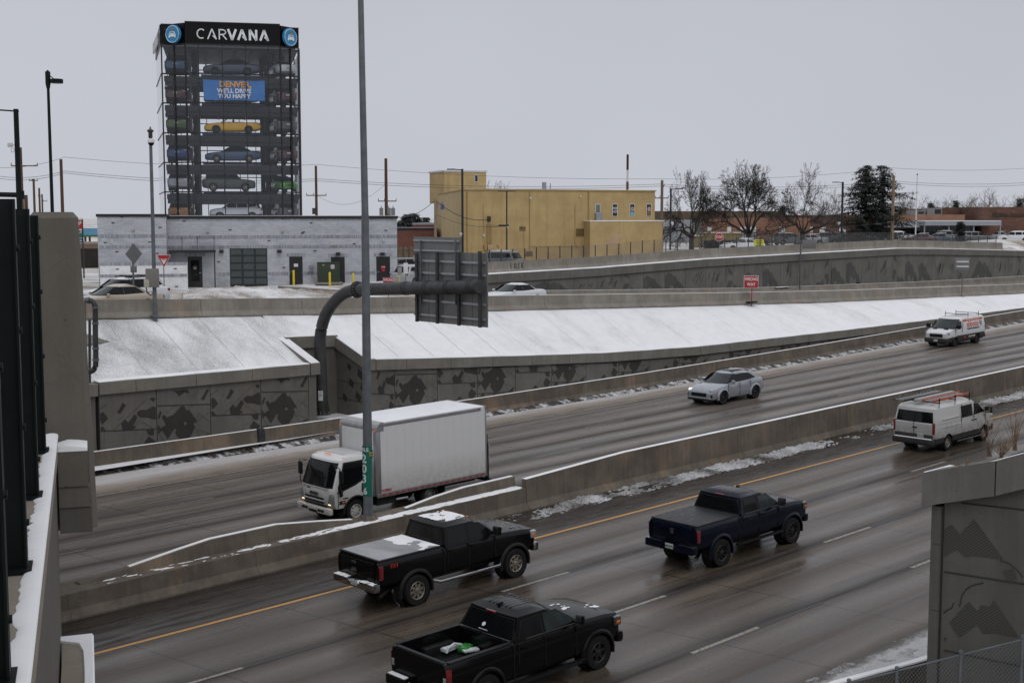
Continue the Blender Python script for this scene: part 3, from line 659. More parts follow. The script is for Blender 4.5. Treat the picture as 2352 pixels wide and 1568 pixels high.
HLG = mat('headlight_lens', (.34, .35, .36), .12, .3, 12, metal=.3, coat=1.0); HLON = mat('headlight_lit', (1, .78, .45), .2, .05, 5, emit=(1, .74, .40), es=2.2); HLW = mat('headlight_led', (1, 1, 1), .2, .05, 5, emit=(.9, .95, 1), es=1.2)
PLT = mat('licence_plate', (.42, .45, .42), .5, .1, 8); PLTX = mat('plate_text', (.03, .08, .05), .6); SEAM = mat('panel_gap', (.004, .004, .004), .8); LINER = mat('wheel_arch_liner', (.010, .0095, .009), .9)
DARKIN = mat('underbody', (.012, .011, .010), .9, .3, 4)

def vwheel(par, x, y, r, w, side, rim, spokes=6, rr=.62, style='spoke'):
    M = Matrix.Translation((x, y, r)) @ Matrix.Rotation(-pi / 2 * side, 4, 'X')   # local z -> outward
    b = MB(); b.lathe([(rr * r, -w), (r * .93, -w), (r * .99, -w + .03), (r, -w * .5), (r * .99, -.045), (r * .94, -.005), (rr * r + .03, 0), (rr * r, -.012), (rr * r - .004, -.06)], M, 28)
    o = b.build('wheel', RBR, par, 40)
    b = MB(); R = rr * r
    b.cur = 1; b.lathe([(0.001, -.12), (R, -.12)], M, 20); b.cur = 0
    b.lathe([(R, -.12), (R, -.02), (R - .015, -.008), (R - .03, -.02), (R - .035, -.10)], M, 28)
    hub = .30 * R if style != 'steel' else .36 * R
    b.lathe([(hub, -.07), (hub, -.03), (hub * .6, -.015), (0.001, -.012)], M, 14)
    if style == 'steel':
        b.lathe([(hub, -.05), (R * .62, -.045), (R * .8, -.075), (R - .02, -.08)], M, 24)
        b.cur = 1
        for q in range(spokes):
            a = 2 * pi * q / spokes; c_ = M @ Vector((R * .66 * cos(a), R * .66 * sin(a), -.043)); d_ = M @ Vector((R * .66 * cos(a), R * .66 * sin(a), -.03)); b.cyl(c_, d_, R * .09, 8)
        b.cur = 0
    else:
        for q in range(spokes):
            a = 2 * pi * q / spokes + .2; ca, sa = cos(a), sin(a); wd0, wd1 = R * (.17 if style == 'spoke' else .09), R * (.13 if style == 'spoke' else .07)
            if style == 'twin': wd0, wd1 = R * .05, R * .09
            p = []
            for rad, wd in ((hub * .8, wd0), (R - .02, wd1)):
                p.append([M @ Vector((ca * rad - sa * wd * e_, sa * rad + ca * wd * e_, h_)) for e_, h_ in ((-1, -.075), (-1, -.035), (1, -.035), (1, -.075))])
            b.loft(p)
    b.build('rim', [rim, LINER], o, 40); return o
def cabfun(lv, i):
    return lambda z: interp([(l[0], l[i]) for l in lv], z)
def make_car(name, label, cat, loc, rz_, ry, S, group=None):
    t = thing(name, label, cat, loc, rz_, group, ry)
    P = S['paint']; lo = S.get('lower', P); r = S['r']; xa = S['ax']; det = S.get('det', 1)
    b = MB(); rings = []
    for st in S['st']:
        x, zb, zt, w_ = st[:4]; cr = S.get('crown', .05); e = S.get('edge', .11)
        if len(st) > 4: cr = st[4]
        h = zt - zb; half = [(0, zb), (w_ - .16, zb), (w_ - .035, zb + .1 * h + .02), (w_ - .005, zb + .34 * h), (w_, zb + .5 * h), (w_ - .012, zb + .78 * h), (w_ - .05, zt - .04), (w_ - e, zt), (w_ * .55, zt + cr * .8), (0, zt + cr)]
        rings.append([(x, y, z) for y, z in half] + [(x, -y, z) for y, z in half[-2:0:-1]])
    b.loft(rings); body = b.build('body', [P, lo, LINER], t, 32)
    cut = MB(); Ra = S.get('arch', r * 1.16)
    for x in xa:
        for sd in (-1, 1): cut.cyl((x, sd * (S['hw'] - .40), r), (x, sd * (S['hw'] + .3), r), Ra, 28)
    boolean(body, cut)
    if 'bed' in S:
        x0, x1, zf, wl = S['bed']; cut = MB(); cut.bb(x0, x1, -wl, wl, zf, 3); boolean(body, cut)
    zc = S.get('zclad', 0)
    if zc:
        for f in body.data.polygons:
            if f.center.z < zc: f.material_index = 1
    if det:
        for x in xa:
            for sd in (-1, 1):
                M = Matrix.Translation((x, sd * (S['hw'] - .395), r)) @ Matrix.Rotation(-pi / 2 * sd, 4, 'X')
                b = MB(); b.lathe([(0.001, 0), (Ra - .006, 0), (Ra - .006, .36)], M, 28); b.build('arch_liner', LINER, t, 30)
    else:
        b = MB(); b.bb(xa[1] - .3, xa[0] + .3, -S['hw'] + .35, S['hw'] - .35, r * .6, r * 1.9); b.build('underbody', LINER, t, 0)
    for x in xa:
        for sd in (-1, 1): vwheel(t, x, sd * S['ty'], r, S.get('tw', .25), sd, S['rim'], S.get('spk', 6), S.get('rr', .62), S.get('style', 'spoke'))
    # cab
    lv = S['cab']; XF, XR, W = cabfun(lv, 1), cabfun(lv, 2), cabfun(lv, 3); kf, kr = S.get('kf', .22), S.get('kr', .08)
    us = [1, .9, .7, .4, 0, -.4, -.7, -.9, -1]
    def ring(xf, xr, w_, z, s=1.0):
        xm = (xf + xr) / 2
        return [((xf - kf * abs(u) ** 3 - xm) * s + xm, u * w_ * s, z) for u in us] + [((xr + kr * abs(u) ** 3 - xm) * s + xm, -u * w_ * s, z) for u in us]
    b = MB(); rg = [ring(l[1], l[2], l[3], l[0]) for l in lv]
    L = lv[-1]; rg.append(ring(L[1], L[2], L[3], L[0] + .018, .93)); rg.append(ring(L[1], L[2], L[3], L[0] + .035, .78)); rg.append(ring(L[1], L[2], L[3], L[0] + .045, .4))
    b.loft(rg); b.build('cab' if S.get('pick') else 'roof_shell', P, t, 28)
    def endglass(nm, z0, z1, uw, front, m, off=.010, nz=4, bow=0):
        b = MB(); n = 12; vs = []
        for j in range(nz + 1):
            z = z0 + (z1 - z0) * j / nz
            for i in range(n + 1):
                u = uw * (-1 + 2 * i / n); zz = z + (bow * (1 - (u / uw) ** 2) if j == nz else 0)
                x = (XF(zz) - kf * abs(u) ** 3 + off) if front else (XR(zz) + kr * abs(u) ** 3 - off)
                vs.append((x, u * W(zz), zz + off * .5))
        b.add(vs, [(j * (n + 1) + i, j * (n + 1) + i + 1, (j + 1) * (n + 1) + i + 1, (j + 1) * (n + 1) + i) for j in range(nz) for i in range(n)])
        return b.build(nm, m, t, 60)
    if 'ws' in S:
        z0, z1, uw = S['ws']; endglass('windshield', z0 - .02, z1 + .02, min(.98, uw + .03), True, BLKP, .006); endglass('windshield', z0, z1, uw, True, S.get('wsg', GL), .011)
    if 'bg' in S:
        z0, z1, uw = S['bg']; endglass('rear_window', z0 - .02, z1 + .02, min(.98, uw + .03), False, BLKP, .006); endglass('rear_window', z0, z1, uw, False, S.get('bgg', GL), .011)
    for wi, poly in enumerate(S.get('side', [])):
        cx_ = sum(p[0] for p in poly) / len(poly); cz_ = sum(p[1] for p in poly) / len(poly)
        for sd in (-1, 1):
            for off, gr, m in (((.005, .03, S.get('trim', BLKP)), (.010, 0, (S.get('sideg') or [GL] * 9)[wi])) if det else ((.008, 0, GL),)):
                pts = []
                for (x, z) in poly:
                    d = hypot(x - cx_, z - cz_); xx, zz = x + (x - cx_) / d * gr * 1.3, z + (z - cz_) / d * gr
                    pts.append((xx, sd * (W(zz) + off), zz))
                b = MB(); b.poly(pts); b.build('side_window' if gr == 0 else 'window_trim', m, t, 0)
    if det:
        for (x, z0, z1) in S.get('seams', []):
            for sd in (-1, 1): b = MB(); b.box((x, sd * (S['hw'] - .008), (z0 + z1) / 2), (.014, .03, z1 - z0)); b.build('door_gap', SEAM, t, 0)
        for (x, z) in S.get('handles', []):
            for sd in (-1, 1):
                b = MB(); b.rbox((x, sd * (S['hw'] + .012), z), (.19, .05, .035), .012); b.build('door_handle', S.get('hm', P), t)
        if 'mir' in S:
            x, z, sz = S['mir'][:3]
            for sd in (-1, 1):
                b = MB(); y = sd * (S['hw'] + .20); b.rbox((x, y, z + .06), (.14 * sz, .24 * sz, .24 * sz), .05); b.tube([(x, sd * (S['hw'] - .12), z - .06), (x, y, z)], .035, 6); mo = b.build('mirror', S.get('mm', P), t)
                b = MB(); b.rbox((x - .068 * sz, y, z + .06), (.012, .19 * sz, .19 * sz), .004); b.build('mirror_glass', CHR, mo)
        if 'flare' in S:
            for x in xa:
                for sd in (-1, 1):
                    b = MB(); rg = []
                    for q in range(21):
                        a = radians(-12 + 204 * q / 20); ca, sa = cos(a), sin(a)
                        rg.append([(x + ca * (Ra + dr), sd * (S['hw'] - .05 + dy), r + sa * (Ra + dr)) for dr, dy in ((-.012, 0), (-.012, .085), (.035, .085), (.085, .045), (.09, 0))])
                    b.loft(rg); b.build('fender_flare', S['flare'], t, 40)
    return t
JOIN = {'underbody', 'chassis', 'roof_rack', 'grille', 'tail_lift', 'rear_frame', 'roof_rib', 'bed_floor', 'side_rib', 'warning_label', 'window_sticker', 'bumper_vent'}
def part(t, name, m, *fs, smooth=35):
    if len(fs) > 1 and name not in JOIN:
        for f in fs: o = part(t, name, m, f, smooth=smooth)
        return o
    b = MB()
    for f in fs: f(b)
    return b.build(name, m, t, smooth)
def rb(c, d, r=.03, **k): return lambda b: b.rbox(c, d, r, **k)
def tb_(p, r, n=8): return lambda b: b.tube(p, r, n)
SMK = mat('smoked_lens', (.05, .05, .052), .15, .3, 12, coat=1.0)
def pick_common(t, hw, nose, tail, zt, bz, tailz, bump_m, hl, hlz, z_tl, glow=None):
    part(t, 'front_bumper', bump_m, rb((nose + .02, 0, bz), (.24, hw * 1.92, .28), .08))
    part(t, 'rear_bumper', bump_m, rb((tail - .1, .62, bz), (.22, hw * .72, .24), .04), rb((tail - .1, -.62, bz), (.22, hw * .72, .24), .04), rb((tail - .07, 0, bz - .06), (.2, .7, .14), .03))
    for sd in (-1, 1):
        part(t, 'headlight', hl, rb((nose - .10, sd * (hw - .16), hlz), (.24, .30, .24), .05))
        part(t, 'tail_light', TLR, rb((tail + .055, sd * (hw - .085), z_tl), (.14, .17, .40), .03))
        part(t, 'indicator', AMB, rb((nose - .10, sd * (hw - .035), hlz - .02), (.13, .07, .08), .02))
    p = part(t, 'licence_plate', PLT, rb((tail - .19, 0, bz + .02), (.02, .31, .16), .004))
    return p
GR = atan(G)
def on_road(near_front, near_rear, hw, head, dz=0.0):
    """origin (wheelbase centre) from the two near-side tyre contacts"""
    a, c = road(*near_front), road(*near_rear); m = (a + c) / 2
    y = m.y + hw; return Vector((m.x, y, rz(m.x) + dz))
def plate_txt(t, s, loc, size=.10):
    M = face_mat(Vector(loc), (0, -1, 0), (0, 0, 1)); return text('plate_text', s, size, M, PLTX, t, .002, .002)
PBLK = paint('black_paint', (.0035, .0035, .004), .22, dirt=.10); PBLU = paint('dark_blue_paint', (.002, .0042, .012), .2, 0, .7, .05)
# ---- black lifted pickup with snow (middle lane line)
S = dict(paint=PBLK, r=.45, ax=(1.93, -1.93), hw=1.0, ty=1.05, tw=.30, rim=RIMG, spk=8, rr=.60, arch=.55, edge=.09, crown=.03, pick=1,
    st=[(2.88, .85, 1.20, .84), (2.80, .76, 1.34, .94), (2.3, .72, 1.42, .985, .06), (1.45, .70, 1.47, 1.0, .07), (1.15, .70, 1.48, 1.0), (-.86, .70, 1.48, 1.0), (-.90, .70, 1.50, 1.0, 0), (-3.16, .74, 1.50, .995, 0), (-3.24, .78, 1.48, .975, 0)],
    cab=[(1.46, 1.42, -.86, .975), (1.50, 1.36, -.86, .96), (2.02, .56, -.76, .80), (2.09, .36, -.66, .66)], ws=(1.53, 1.98, .93), bg=(1.53, 1.95, .90),
    side=[[(1.16, 1.54), (.58, 1.93), (.14, 1.95), (.12, 1.54)], [(.02, 1.54), (.03, 1.95), (-.64, 1.94), (-.70, 1.54)]],
    seams=[(.07, .80, 1.46), (1.12, .80, 1.46), (-.74, .95, 1.46), (-.88, .72, 1.5)], handles=[(.22, 1.36), (-.62, 1.36)], mir=(1.02, 1.62, 1.1), flare=BLKP, kf=.2, kr=.06)
T = make_car('pickup_truck', 'black lifted crew cab pickup with a snow dusted roof and bed cover, beside the median', 'pickup', on_road((1186, 1327), (960, 1389), 1.03, 0), 0, -GR, S)
pick_common(T, 1.0, 2.85, -3.22, 1.5, .78, 0, CHR, HLG, 1.20, 1.19)
part(T, 'bed_cover', paint('matte_cover', (.02, .02, .021), .5, dirt=0), rb((-2.08, 0, 1.525), (2.26, 1.86, .05), .02))
part(T, 'tailgate', PBLK, rb((-3.245, 0, 1.20), (.05, 1.55, .50), .02)); part(T, 'badge', CHR, rb((-3.28, .15, 1.13), (.02, .22, .09), .04), rb((-3.28, .15, 1.34), (.02, .2, .08), .02))
part(T, 'running_board', CHR, *[tb_([(1.3, s * 1.0, .60), (1.15, s * 1.13, .56), (-1.15, s * 1.13, .56), (-1.3, s * 1.0, .60)], .05, 10) for s in (-1, 1)])
part(T, 'exhaust_pipe', BLKP, tb_([(-2.4, -.55, .62), (-2.9, -.72, .52), (-3.15, -.80, .45)], .07, 10)); part(T, 'underbody', DARKIN, rb((-.3, 0, .62), (5.0, 1.1, .25), .02), tb_([(-1.93, -.8, .45), (-1.93, .8, .45)], .10), tb_([(1.93, -.8, .45), (1.93, .8, .45)], .08))
part(T, 'roof_marker_lamp', AMB, *[rb((.40, y, 2.11), (.08, .05, .04), .015) for y in (-.55, -.28, 0, .28, .55)])
part(T, 'grille', CHR, rb((2.86, 0, 1.14), (.10, 1.25, .34), .03))
text('side_badge', 'FX4', .16, face_mat(Vector((-2.72, -1.003, 1.33)), (1, 0, 0), (0, 0, 1)), mat('red_badge', (.4, .03, .02), .4), T, .002, .002)
def snowpatch(t, x0, x1, y0, y1, zf, thr, amp=.05, sc=2.0, nx=60, ny=50, seed=0, bias=None, m=None):
    b = MB(); H = {}
    for i in range(nx + 1):
        for j in range(ny + 1):
            x = x0 + (x1 - x0) * i / nx; y = y0 + (y1 - y0) * j / ny
            e = min(1, min(i, nx - i, j, ny - j) / 4.0)
            n = MN.fractal(Vector((x * sc + seed, y * sc, seed)), .9, 2, 5) * .5 + .5 + (bias(x, y) if bias else 0)
            H[i, j] = (x, y, zf(x, y) + max(-.02, (n - thr) * amp * e) - .004 * (1 - e))
    k = {}
    for i in range(nx):
        for j in range(ny):
            q = [(i, j), (i + 1, j), (i + 1, j + 1), (i, j + 1)]
            if max(H[c][2] - zf(H[c][0], H[c][1]) for c in q) > .001:
                ids = []
                for c in q:
                    if c not in k: k[c] = len(b.v); b.v.append(H[c])
                    ids.append(k[c])
                b.f.append(tuple(ids)); b.m.append(0)
    return b.build('snow', m or SN, t, 60)
def roofz(z, w_): return lambda x, y: z - .055 * (abs(y) / w_) ** 3.0
snowpatch(T, -3.16, -.95, -.9, .9, lambda x, y: 1.555, .74, .15, 1.1, 70, 60, 3, lambda x, y: .45 * max(0, (x + 2.3)) - .1)
part(T, 'frost', snow_mat('thin_frost', c=(.46, .47, .49), under=(.10, .10, .105), thr=(.22, .78), sc=2.2, spk=.5), rb((-2.08, 0, 1.5515), (2.16, 1.76, .006), .002))
snowpatch(T, -.62, .40, -.60, .60, lambda x, y: 2.118 + .02 * (1 - abs(y) / .6), .40, .035, 3.0, 60, 60, 9, lambda x, y: .1)
snowpatch(T, 1.5, 2.6, -.7, .7, lambda x, y: interp([(1.45, 1.522), (2.3, 1.478), (2.7, 1.42)], x), .60, .022, 5, 70, 70, 11, None, SND)
for sd in (-1, 1): snowpatch(T, -3.45, -3.23, sd * .62 - .33, sd * .62 + .33, lambda x, y: .895, .2, .10, 4, 8, 30, 4 + sd)
snowpatch(T, -3.38, -3.2, -.33, .33, lambda x, y: .79, .1, .12, 4, 8, 20, 7)
# ---- dark blue pickup with black bed cover
S = dict(paint=PBLU, r=.44, ax=(1.88, -1.88), hw=1.0, ty=1.03, tw=.30, rim=RIMB, spk=8, rr=.60, arch=.53, edge=.09, crown=.03, pick=1, style='twin',
    st=[(2.78, .78, 1.16, .84), (2.70, .68, 1.30, .95), (2.2, .64, 1.38, .99, .06), (1.4, .62, 1.43, 1.0, .07), (1.1, .62, 1.43, 1.0), (-.90, .62, 1.43, 1.0), (-.94, .62, 1.44, 1.0, 0), (-2.98, .66, 1.44, .995, 0), (-3.06, .70, 1.42, .975, 0)],
    cab=[(1.41, 1.40, -.88, .975), (1.45, 1.33, -.88, .96), (1.95, .50, -.74, .80), (2.02, .28, -.62, .66)], ws=(1.48, 1.91, .93), bg=(1.47, 1.86, .92),
    side=[[(1.18, 1.49), (.60, 1.86), (.16, 1.88), (.14, 1.47)], [(.03, 1.47), (.04, 1.88), (-.58, 1.86), (-.68, 1.49)]],
    seams=[(.08, .72, 1.42), (1.12, .72, 1.42), (-.78, .95, 1.42), (-.92, .64, 1.44)], handles=[(.24, 1.30), (-.60, 1.30)], mir=(1.0, 1.55, 1.05), mm=BLKP, flare=PBLU, kf=.2, kr=.05, sideg=[GLC, GL])
T = make_car('pickup_truck', 'dark blue crew cab pickup with a flat black bed cover, alone in the middle lane', 'pickup', on_road((1820, 1249), (1659, 1299), 1.01, 0), 0, -GR, S)
pick_common(T, 1.0, 2.74, -3.04, 1.44, .72, 0, PBLU, SMK, 1.16, 1.14)
part(T, 'bumper_trim', CHR, *[rb((-3.14, s * .66, .85), (.16, .60, .02), .008) for s in (-1, 1)], rb((-3.12, 0, .74), (.16, .4, .02), .008)); plate_txt(T, '881C-X91', (-3.245, 0, .74), .07)
part(T, 'bed_cover', mat('black_vinyl', (.012, .012, .013), .5, .2, 3, bump=.15), rb((-1.98, 0, 1.455), (2.06, 1.86, .045), .015))
part(T, 'tailgate', PBLU, rb((-3.065, 0, 1.14), (.05, 1.55, .50), .02)); part(T, 'badge', CHR, rb((-3.095, 0, 1.20), (.015, .13, .16), .03))
part(T, 'exhaust_pipe', CHR, tb_([(-2.4, -.55, .5), (-2.75, -.74, .44), (-2.95, -.80, .40)], .06, 10)); part(T, 'underbody', DARKIN, rb((-.3, 0, .55), (5.0, 1.1, .25), .02), tb_([(-1.88, -.8, .44), (-1.88, .8, .44)], .10))
part(T, 'running_board', BLKP, *[rb((.1, s * 1.0, .55), (2.4, .16, .06), .02) for s in (-1, 1)])
part(T, 'antenna_fin', BLKP, rb((.25, .0, 2.075), (.16, .06, .05), .02)); part(T, 'brake_light', TLR, rb((-.72, 0, 1.955), (.05, .36, .05), .015))
part(T, 'grille', BLKP, rb((2.76, 0, 1.06), (.10, 1.2, .36), .03)); part(T, 'window_strip', CHR, *[rb((.25, s * .965, 1.455), (1.75, .02, .018), .004) for s in (-1, 1)])
part(T, 'roof_rib', PBLU, *[rb((-.15, y, 2.060), (.7, .05, .008), .003) for y in (-.36, -.18, 0, .18, .36)])
# ---- black pickup with open bed (front)
S = dict(paint=PBLK, r=.43, ax=(1.835, -1.835), hw=1.02, ty=1.03, tw=.29, rim=RIMB, spk=6, rr=.60, arch=.50, edge=.09, crown=.02, pick=1,
    st=[(2.72, .66, 1.10, .84), (2.64, .54, 1.22, .94), (2.2, .48, 1.30, .99, .06), (1.35, .46, 1.35, 1.02, .07), (1.1, .46, 1.35, 1.02), (-.98, .46, 1.36, 1.02), (-1.02, .46, 1.36, 1.02, 0), (-2.92, .52, 1.37, 1.01, 0), (-3.02, .56, 1.35, .985, 0)],
    bed=(-2.90, -1.06, .86, .84),
    cab=[(1.33, 1.34, -.98, .985), (1.37, 1.28, -.98, .97), (1.86, .42, -.74, .80), (1.93, .20, -.58, .66)], ws=(1.40, 1.83, .93), bg=(1.39, 1.80, .92),
    side=[[(1.12, 1.41), (.52, 1.77), (.10, 1.79), (.08, 1.39)], [(-.03, 1.39), (-.02, 1.79), (-.60, 1.76), (-.76, 1.41)]],
    seams=[(.02, .56, 1.33), (1.06, .56, 1.33), (-.84, .85, 1.33), (-1.0, .5, 1.36)], handles=[(.18, 1.20), (-.66, 1.20)], mir=(.98, 1.46, .95), flare=PBLK, kf=.22, kr=.05, sideg=[GLC, GL])
_p = road(1384, 1534)
T = make_car('pickup_truck', 'black crew cab pickup with an open bed holding a few loose items, nearest the camera', 'pickup', Vector((_p.x - 1.95, _p.y + 1.03, rz(_p.x - 1.95))), 0, -GR, S)
pick_common(T, 1.02, 2.66, -3.0, 1.37, .62, 0, PBLK, SMK, 1.06, 1.04)
plate_txt(T, 'AGB-R09', (-3.205, 0, .64), .08)
part(T, 'tail_light_lens', mat('clear_lens', (.3, .3, .3), .2, .3, 20), *[rb((-3.022, s * .925, .98), (.02, .09, .16), .01) for s in (-1, 1)])
part(T, 'bed_rail', BLKP, *[rb((-1.97, s * .92, 1.375), (1.9, .13, .02), .008) for s in (-1, 1)], rb((-2.96, 0, 1.365), (.08, 1.7, .02), .008)); part(T, 'bed_floor', BLKP, rb((-1.98, 0, .875), (1.8, 1.64, .02), .004), *[rb((-1.98, y, .888), (1.8, .05, .02), .004) for y in fr(-.7, .7, 10)], *[rb((-1.84, s * .74, 1.0), (.9, .22, .28), .05) for s in (-1, 1)])
part(T, 'window_strip', CHR, *[rb((.22, s * .988, 1.372), (1.62, .02, .02), .004) for s in (-1, 1)], rb((-1.0, 0, 1.382), (.03, 1.75, .02), .004))
part(T, 'brake_light', TLR, rb((-.78, 0, 1.865), (.05, .34, .05), .015)); part(T, 'antenna_fin', BLKP, rb((-.50, 0, 1.985), (.2, .07, .07), .03)); part(T, 'grille', BLKP, rb((2.70, 0, .96), (.08, 1.2, .34), .03))
part(T, 'roof_rib', PBLK, *[rb((-.15, y, 1.972), (.75, .05, .008), .003) for y in (-.36, -.22, -.08, .08, .22, .36)])
part(T, 'running_board', BLKP, *[rb((0, s * 1.05, .40), (2.3, .18, .06), .02) for s in (-1, 1)], *[rb((1.2, s * 1.06, .436), (.25, .12, .01), .004) for s in (-1, 1)])
part(T, 'underbody', DARKIN, rb((-.2, 0, .45), (5.0, 1.3, .25), .02)); part(T, 'window_sticker', mat('white_sticker', (.6, .6, .65), .5), lambda b: b.cyl((-.925, .10, 1.56), (-.93, .10, 1.565), .055, 14), rb((-.98, .08, 1.445), (.012, .30, .035), .004, ry=-.45))
snowpatch(T, 1.45, 1.75, -.2, .35, lambda x, y: 1.412, .55, .03, 5, 30, 40, 2); snowpatch(T, 2.05, 2.4, -.55, -.15, lambda x, y: 1.365, .5, .03, 4, 30, 30, 6)
part(T, 'snow', SN, rb((-3.12, .62, .75), (.14, .6, .03), .012), rb((-3.12, -.62, .75), (.14, .6, .03), .012))
cg = T.location
part(None, 'green_bag', mat('green_plastic', (.03, .22, .03), .4, .5, 8), rb((0, 0, .08), (.38, .26, .14), .05, rz=.4))
o = bpy.data.objects['green_bag']; o.location = cg + Vector((-1.30, .38, .88)); tag(o, 'small green bag lying in the open bed of the nearest pickup', 'bag')
b = MB(); b.tube([(-.25, 0, .03), (-.2, 0, .14), (0, .02, .2), (.2, 0, .14), (.26, 0, .03)], .03, 8); b.rbox((0, .18, .06), (.5, .2, .1), .03, rz=.2); b.rbox((.3, -.22, .04), (.4, .18, .06), .02, rz=-.3)
o = b.build('hose_bundle', mat('white_plastic', (.55, .57, .6), .45, .2, 8)); o.location = cg + Vector((-1.60, .42, .92)); tag(o, 'white hose and scraps lying in the open bed of the nearest pickup', 'hose')

# ---- vans
PWH = paint('white_paint', (.62, .63, .64), .3, dirt=.75, dz=1.15); PWH2 = paint('white_van_paint', (.50, .50, .49), .32, dirt=1.3, dz=1.55, dcol=(.12, .10, .085)); CLAD = mat('grey_cladding', (.022, .0215, .021), .6, .2, 6)
def van_spec(P, **k):
    d = dict(paint=P, lower=CLAD, zclad=.62, r=.35, ax=(1.65, -1.65), hw=1.02, ty=1.0, tw=.22, rim=RIMS, spk=8, rr=.58, style='steel', arch=.42, edge=.05, crown=.05, kf=.32, kr=.05,
        st=[(2.67, .36, .98, .74), (2.60, .30, 1.06, .88, .05), (2.35, .28, 1.15, .97, .06), (1.95, .28, 1.27, 1.01, .06), (1.5, .28, 1.34, 1.03, .02), (-2.70, .30, 1.34, 1.03, .02), (-2.84, .34, 1.33, 1.01, .02), (-2.88, .38, 1.30, .98, .02)],
        cab=[(1.26, 2.05, -2.86, 1.0), (1.32, 1.92, -2.85, .995), (1.96, 1.02, -2.74, .905), (2.08, .72, -2.62, .80)], ws=(1.32, 1.95, .94), mir=(1.62, 1.42, 1.3), mm=BLKP, seams=[(.62, .5, 1.9), (1.72, .5, 1.3)], handles=[(.74, 1.12)], hm=BLKP)
    d.update(k); return d
S = van_spec(PWH2, bg=(1.36, 1.80, .88), side=[[(1.62, 1.38), (1.12, 1.78), (.76, 1.82), (.74, 1.34)], [(.54, 1.34), (.54, 1.83), (.12, 1.83), (.12, 1.34)], [(.08, 1.34), (.08, 1.83), (-.42, 1.83), (-.42, 1.34)]],
    seams=[(.64, .5, 1.9), (1.72, .5, 1.3), (-.50, .5, 1.95)], handles=[(.78, 1.12), (.50, 1.12)], rim=RIMG, style='spoke', spk=10)
T = make_car('cargo_van', 'white grimy van with two ladders on its roof rack, seen from behind beside the median', 'van', on_road((2256, 1011), (2182.6, 1034), 1.02, 0), 0, -GR, S)
part(T, 'rear_bumper', CLAD, rb((-2.90, 0, .50), (.20, 2.0, .26), .05)); part(T, 'snow', SN, rb((-2.93, 0, .645), (.15, 1.8, .03), .012)); part(T, 'door_gap', SEAM, rb((-2.885, 0, 1.2), (.02, .015, 1.3), .002), rb((-2.882, 0, .80), (.012, 1.7, .012), .002))
part(T, 'rear_trim', CLAD, rb((-2.885, 0, .72), (.03, 1.86, .22), .01)); pl = part(T, 'licence_plate', PLT, rb((-2.91, -.35, .78), (.02, .31, .16), .004)); plate_txt(T, 'CKQ 175', (-2.925, -.35, .78), .08)
for sd in (-1, 1):
    part(T, 'tail_light', TLR, rb((-2.84, sd * .955, 1.12), (.10, .11, .52), .03)); part(T, 'headlight', HLG, rb((2.46, sd * .84, 1.05), (.25, .25, .2), .06)); part(T, 'side_rib', PWH2, rb((-1.4, sd * 1.0, 1.45), (1.5, .05, .04), .015), rb((-1.4, sd * 1.02, 1.1), (1.6, .05, .04), .015))
part(T, 'door_handle', BLKP, rb((-2.9, -.06, 1.12), (.04, .22, .05), .015)); part(T, 'running_board', CHR, rb((.2, -1.0, .33), (2.2, .14, .05), .02)); part(T, 'front_bumper', CLAD, rb((2.62, 0, .52), (.2, 1.85, .32), .08)); part(T, 'underbody', DARKIN, rb((0, 0, .35), (5.0, 1.2, .2), .02))
part(T, 'antenna', BLKP, tb_([(1.15, -.6, 2.0), (1.25, -.6, 2.35)], .008, 5))
part(T, 'roof_rack', BLKP, *[tb_([(x, -.9, 2.0), (x, -.88, 2.2), (x, .88, 2.2), (x, .9, 2.0)], .025, 6) for x in (-2.3, -.9, .4)], *[tb_([(x, s * .9, 2.15), (x, s * .9, 2.42)], .03, 6) for x in (-2.3, -.9, .4) for s in (-1, 1)])
vloc = T.location.copy()
def ladder(name, label, x0, x1, y, z, wd, m, mr):
    t = thing(name, label, 'ladder', vloc + Vector((0, 0, 0)), 0, None, -GR)
    for s in (-1, 1): part(t, 'rail', m, rb(((x0 + x1) / 2, y + s * wd / 2, z), (x1 - x0, .045, .10), .008))
    n = int((x1 - x0) / .3)
    for q in range(n): part(t, 'rung', mr, tb_([(x0 + .15 + q * .3, y - wd / 2, z), (x0 + .15 + q * .3, y + wd / 2, z)], .024, 6))
    return t
ALU = mat('aluminium', (.38, .38, .39), .4, .15, 8, metal=.8); ORG = mat('orange_fibreglass', (.42, .09, .05), .5, .2, 5)
ladder('ladder', 'orange fibreglass extension ladder on the near side of the white van roof rack', -2.7, .55, -.56, 2.32, .50, ORG, ALU)
ladder('ladder', 'dark ladder with pale rungs on the far side of the white van roof rack', -3.25, .5, .54, 2.32, .56, mat('dark_rail', (.05, .045, .04), .5), ALU)
b = MB(); b.rbox((-1.05, 0.02, 2.27), (3.3, .20, .13), .02); b.rbox((-1.05, 0.02, 2.34), (3.2, .18, .02), .005)
o = b.build('storage_tube', mat('grey_white_box', (.33, .33, .33), .5)); o.location = vloc; o.rotation_euler = (0, -GR, 0); tag(o, 'long pale storage box lying between the two ladders on the white van', 'storage box')
S = van_spec(PWH, zclad=.72, rim=RIMB, side=[[(1.62, 1.38), (1.12, 1.78), (.76, 1.82), (.74, 1.34)]], wsg=GLC, bg=(1.36, 1.80, .88))
T = make_car('cargo_van', 'white service van with an orange abbotts sign and roof rack, driving towards the camera', 'van', on_road((2196, 796), (2242.6, 787.6), 1.0, 0), pi, GR, S)
T.location.y -= 0.0
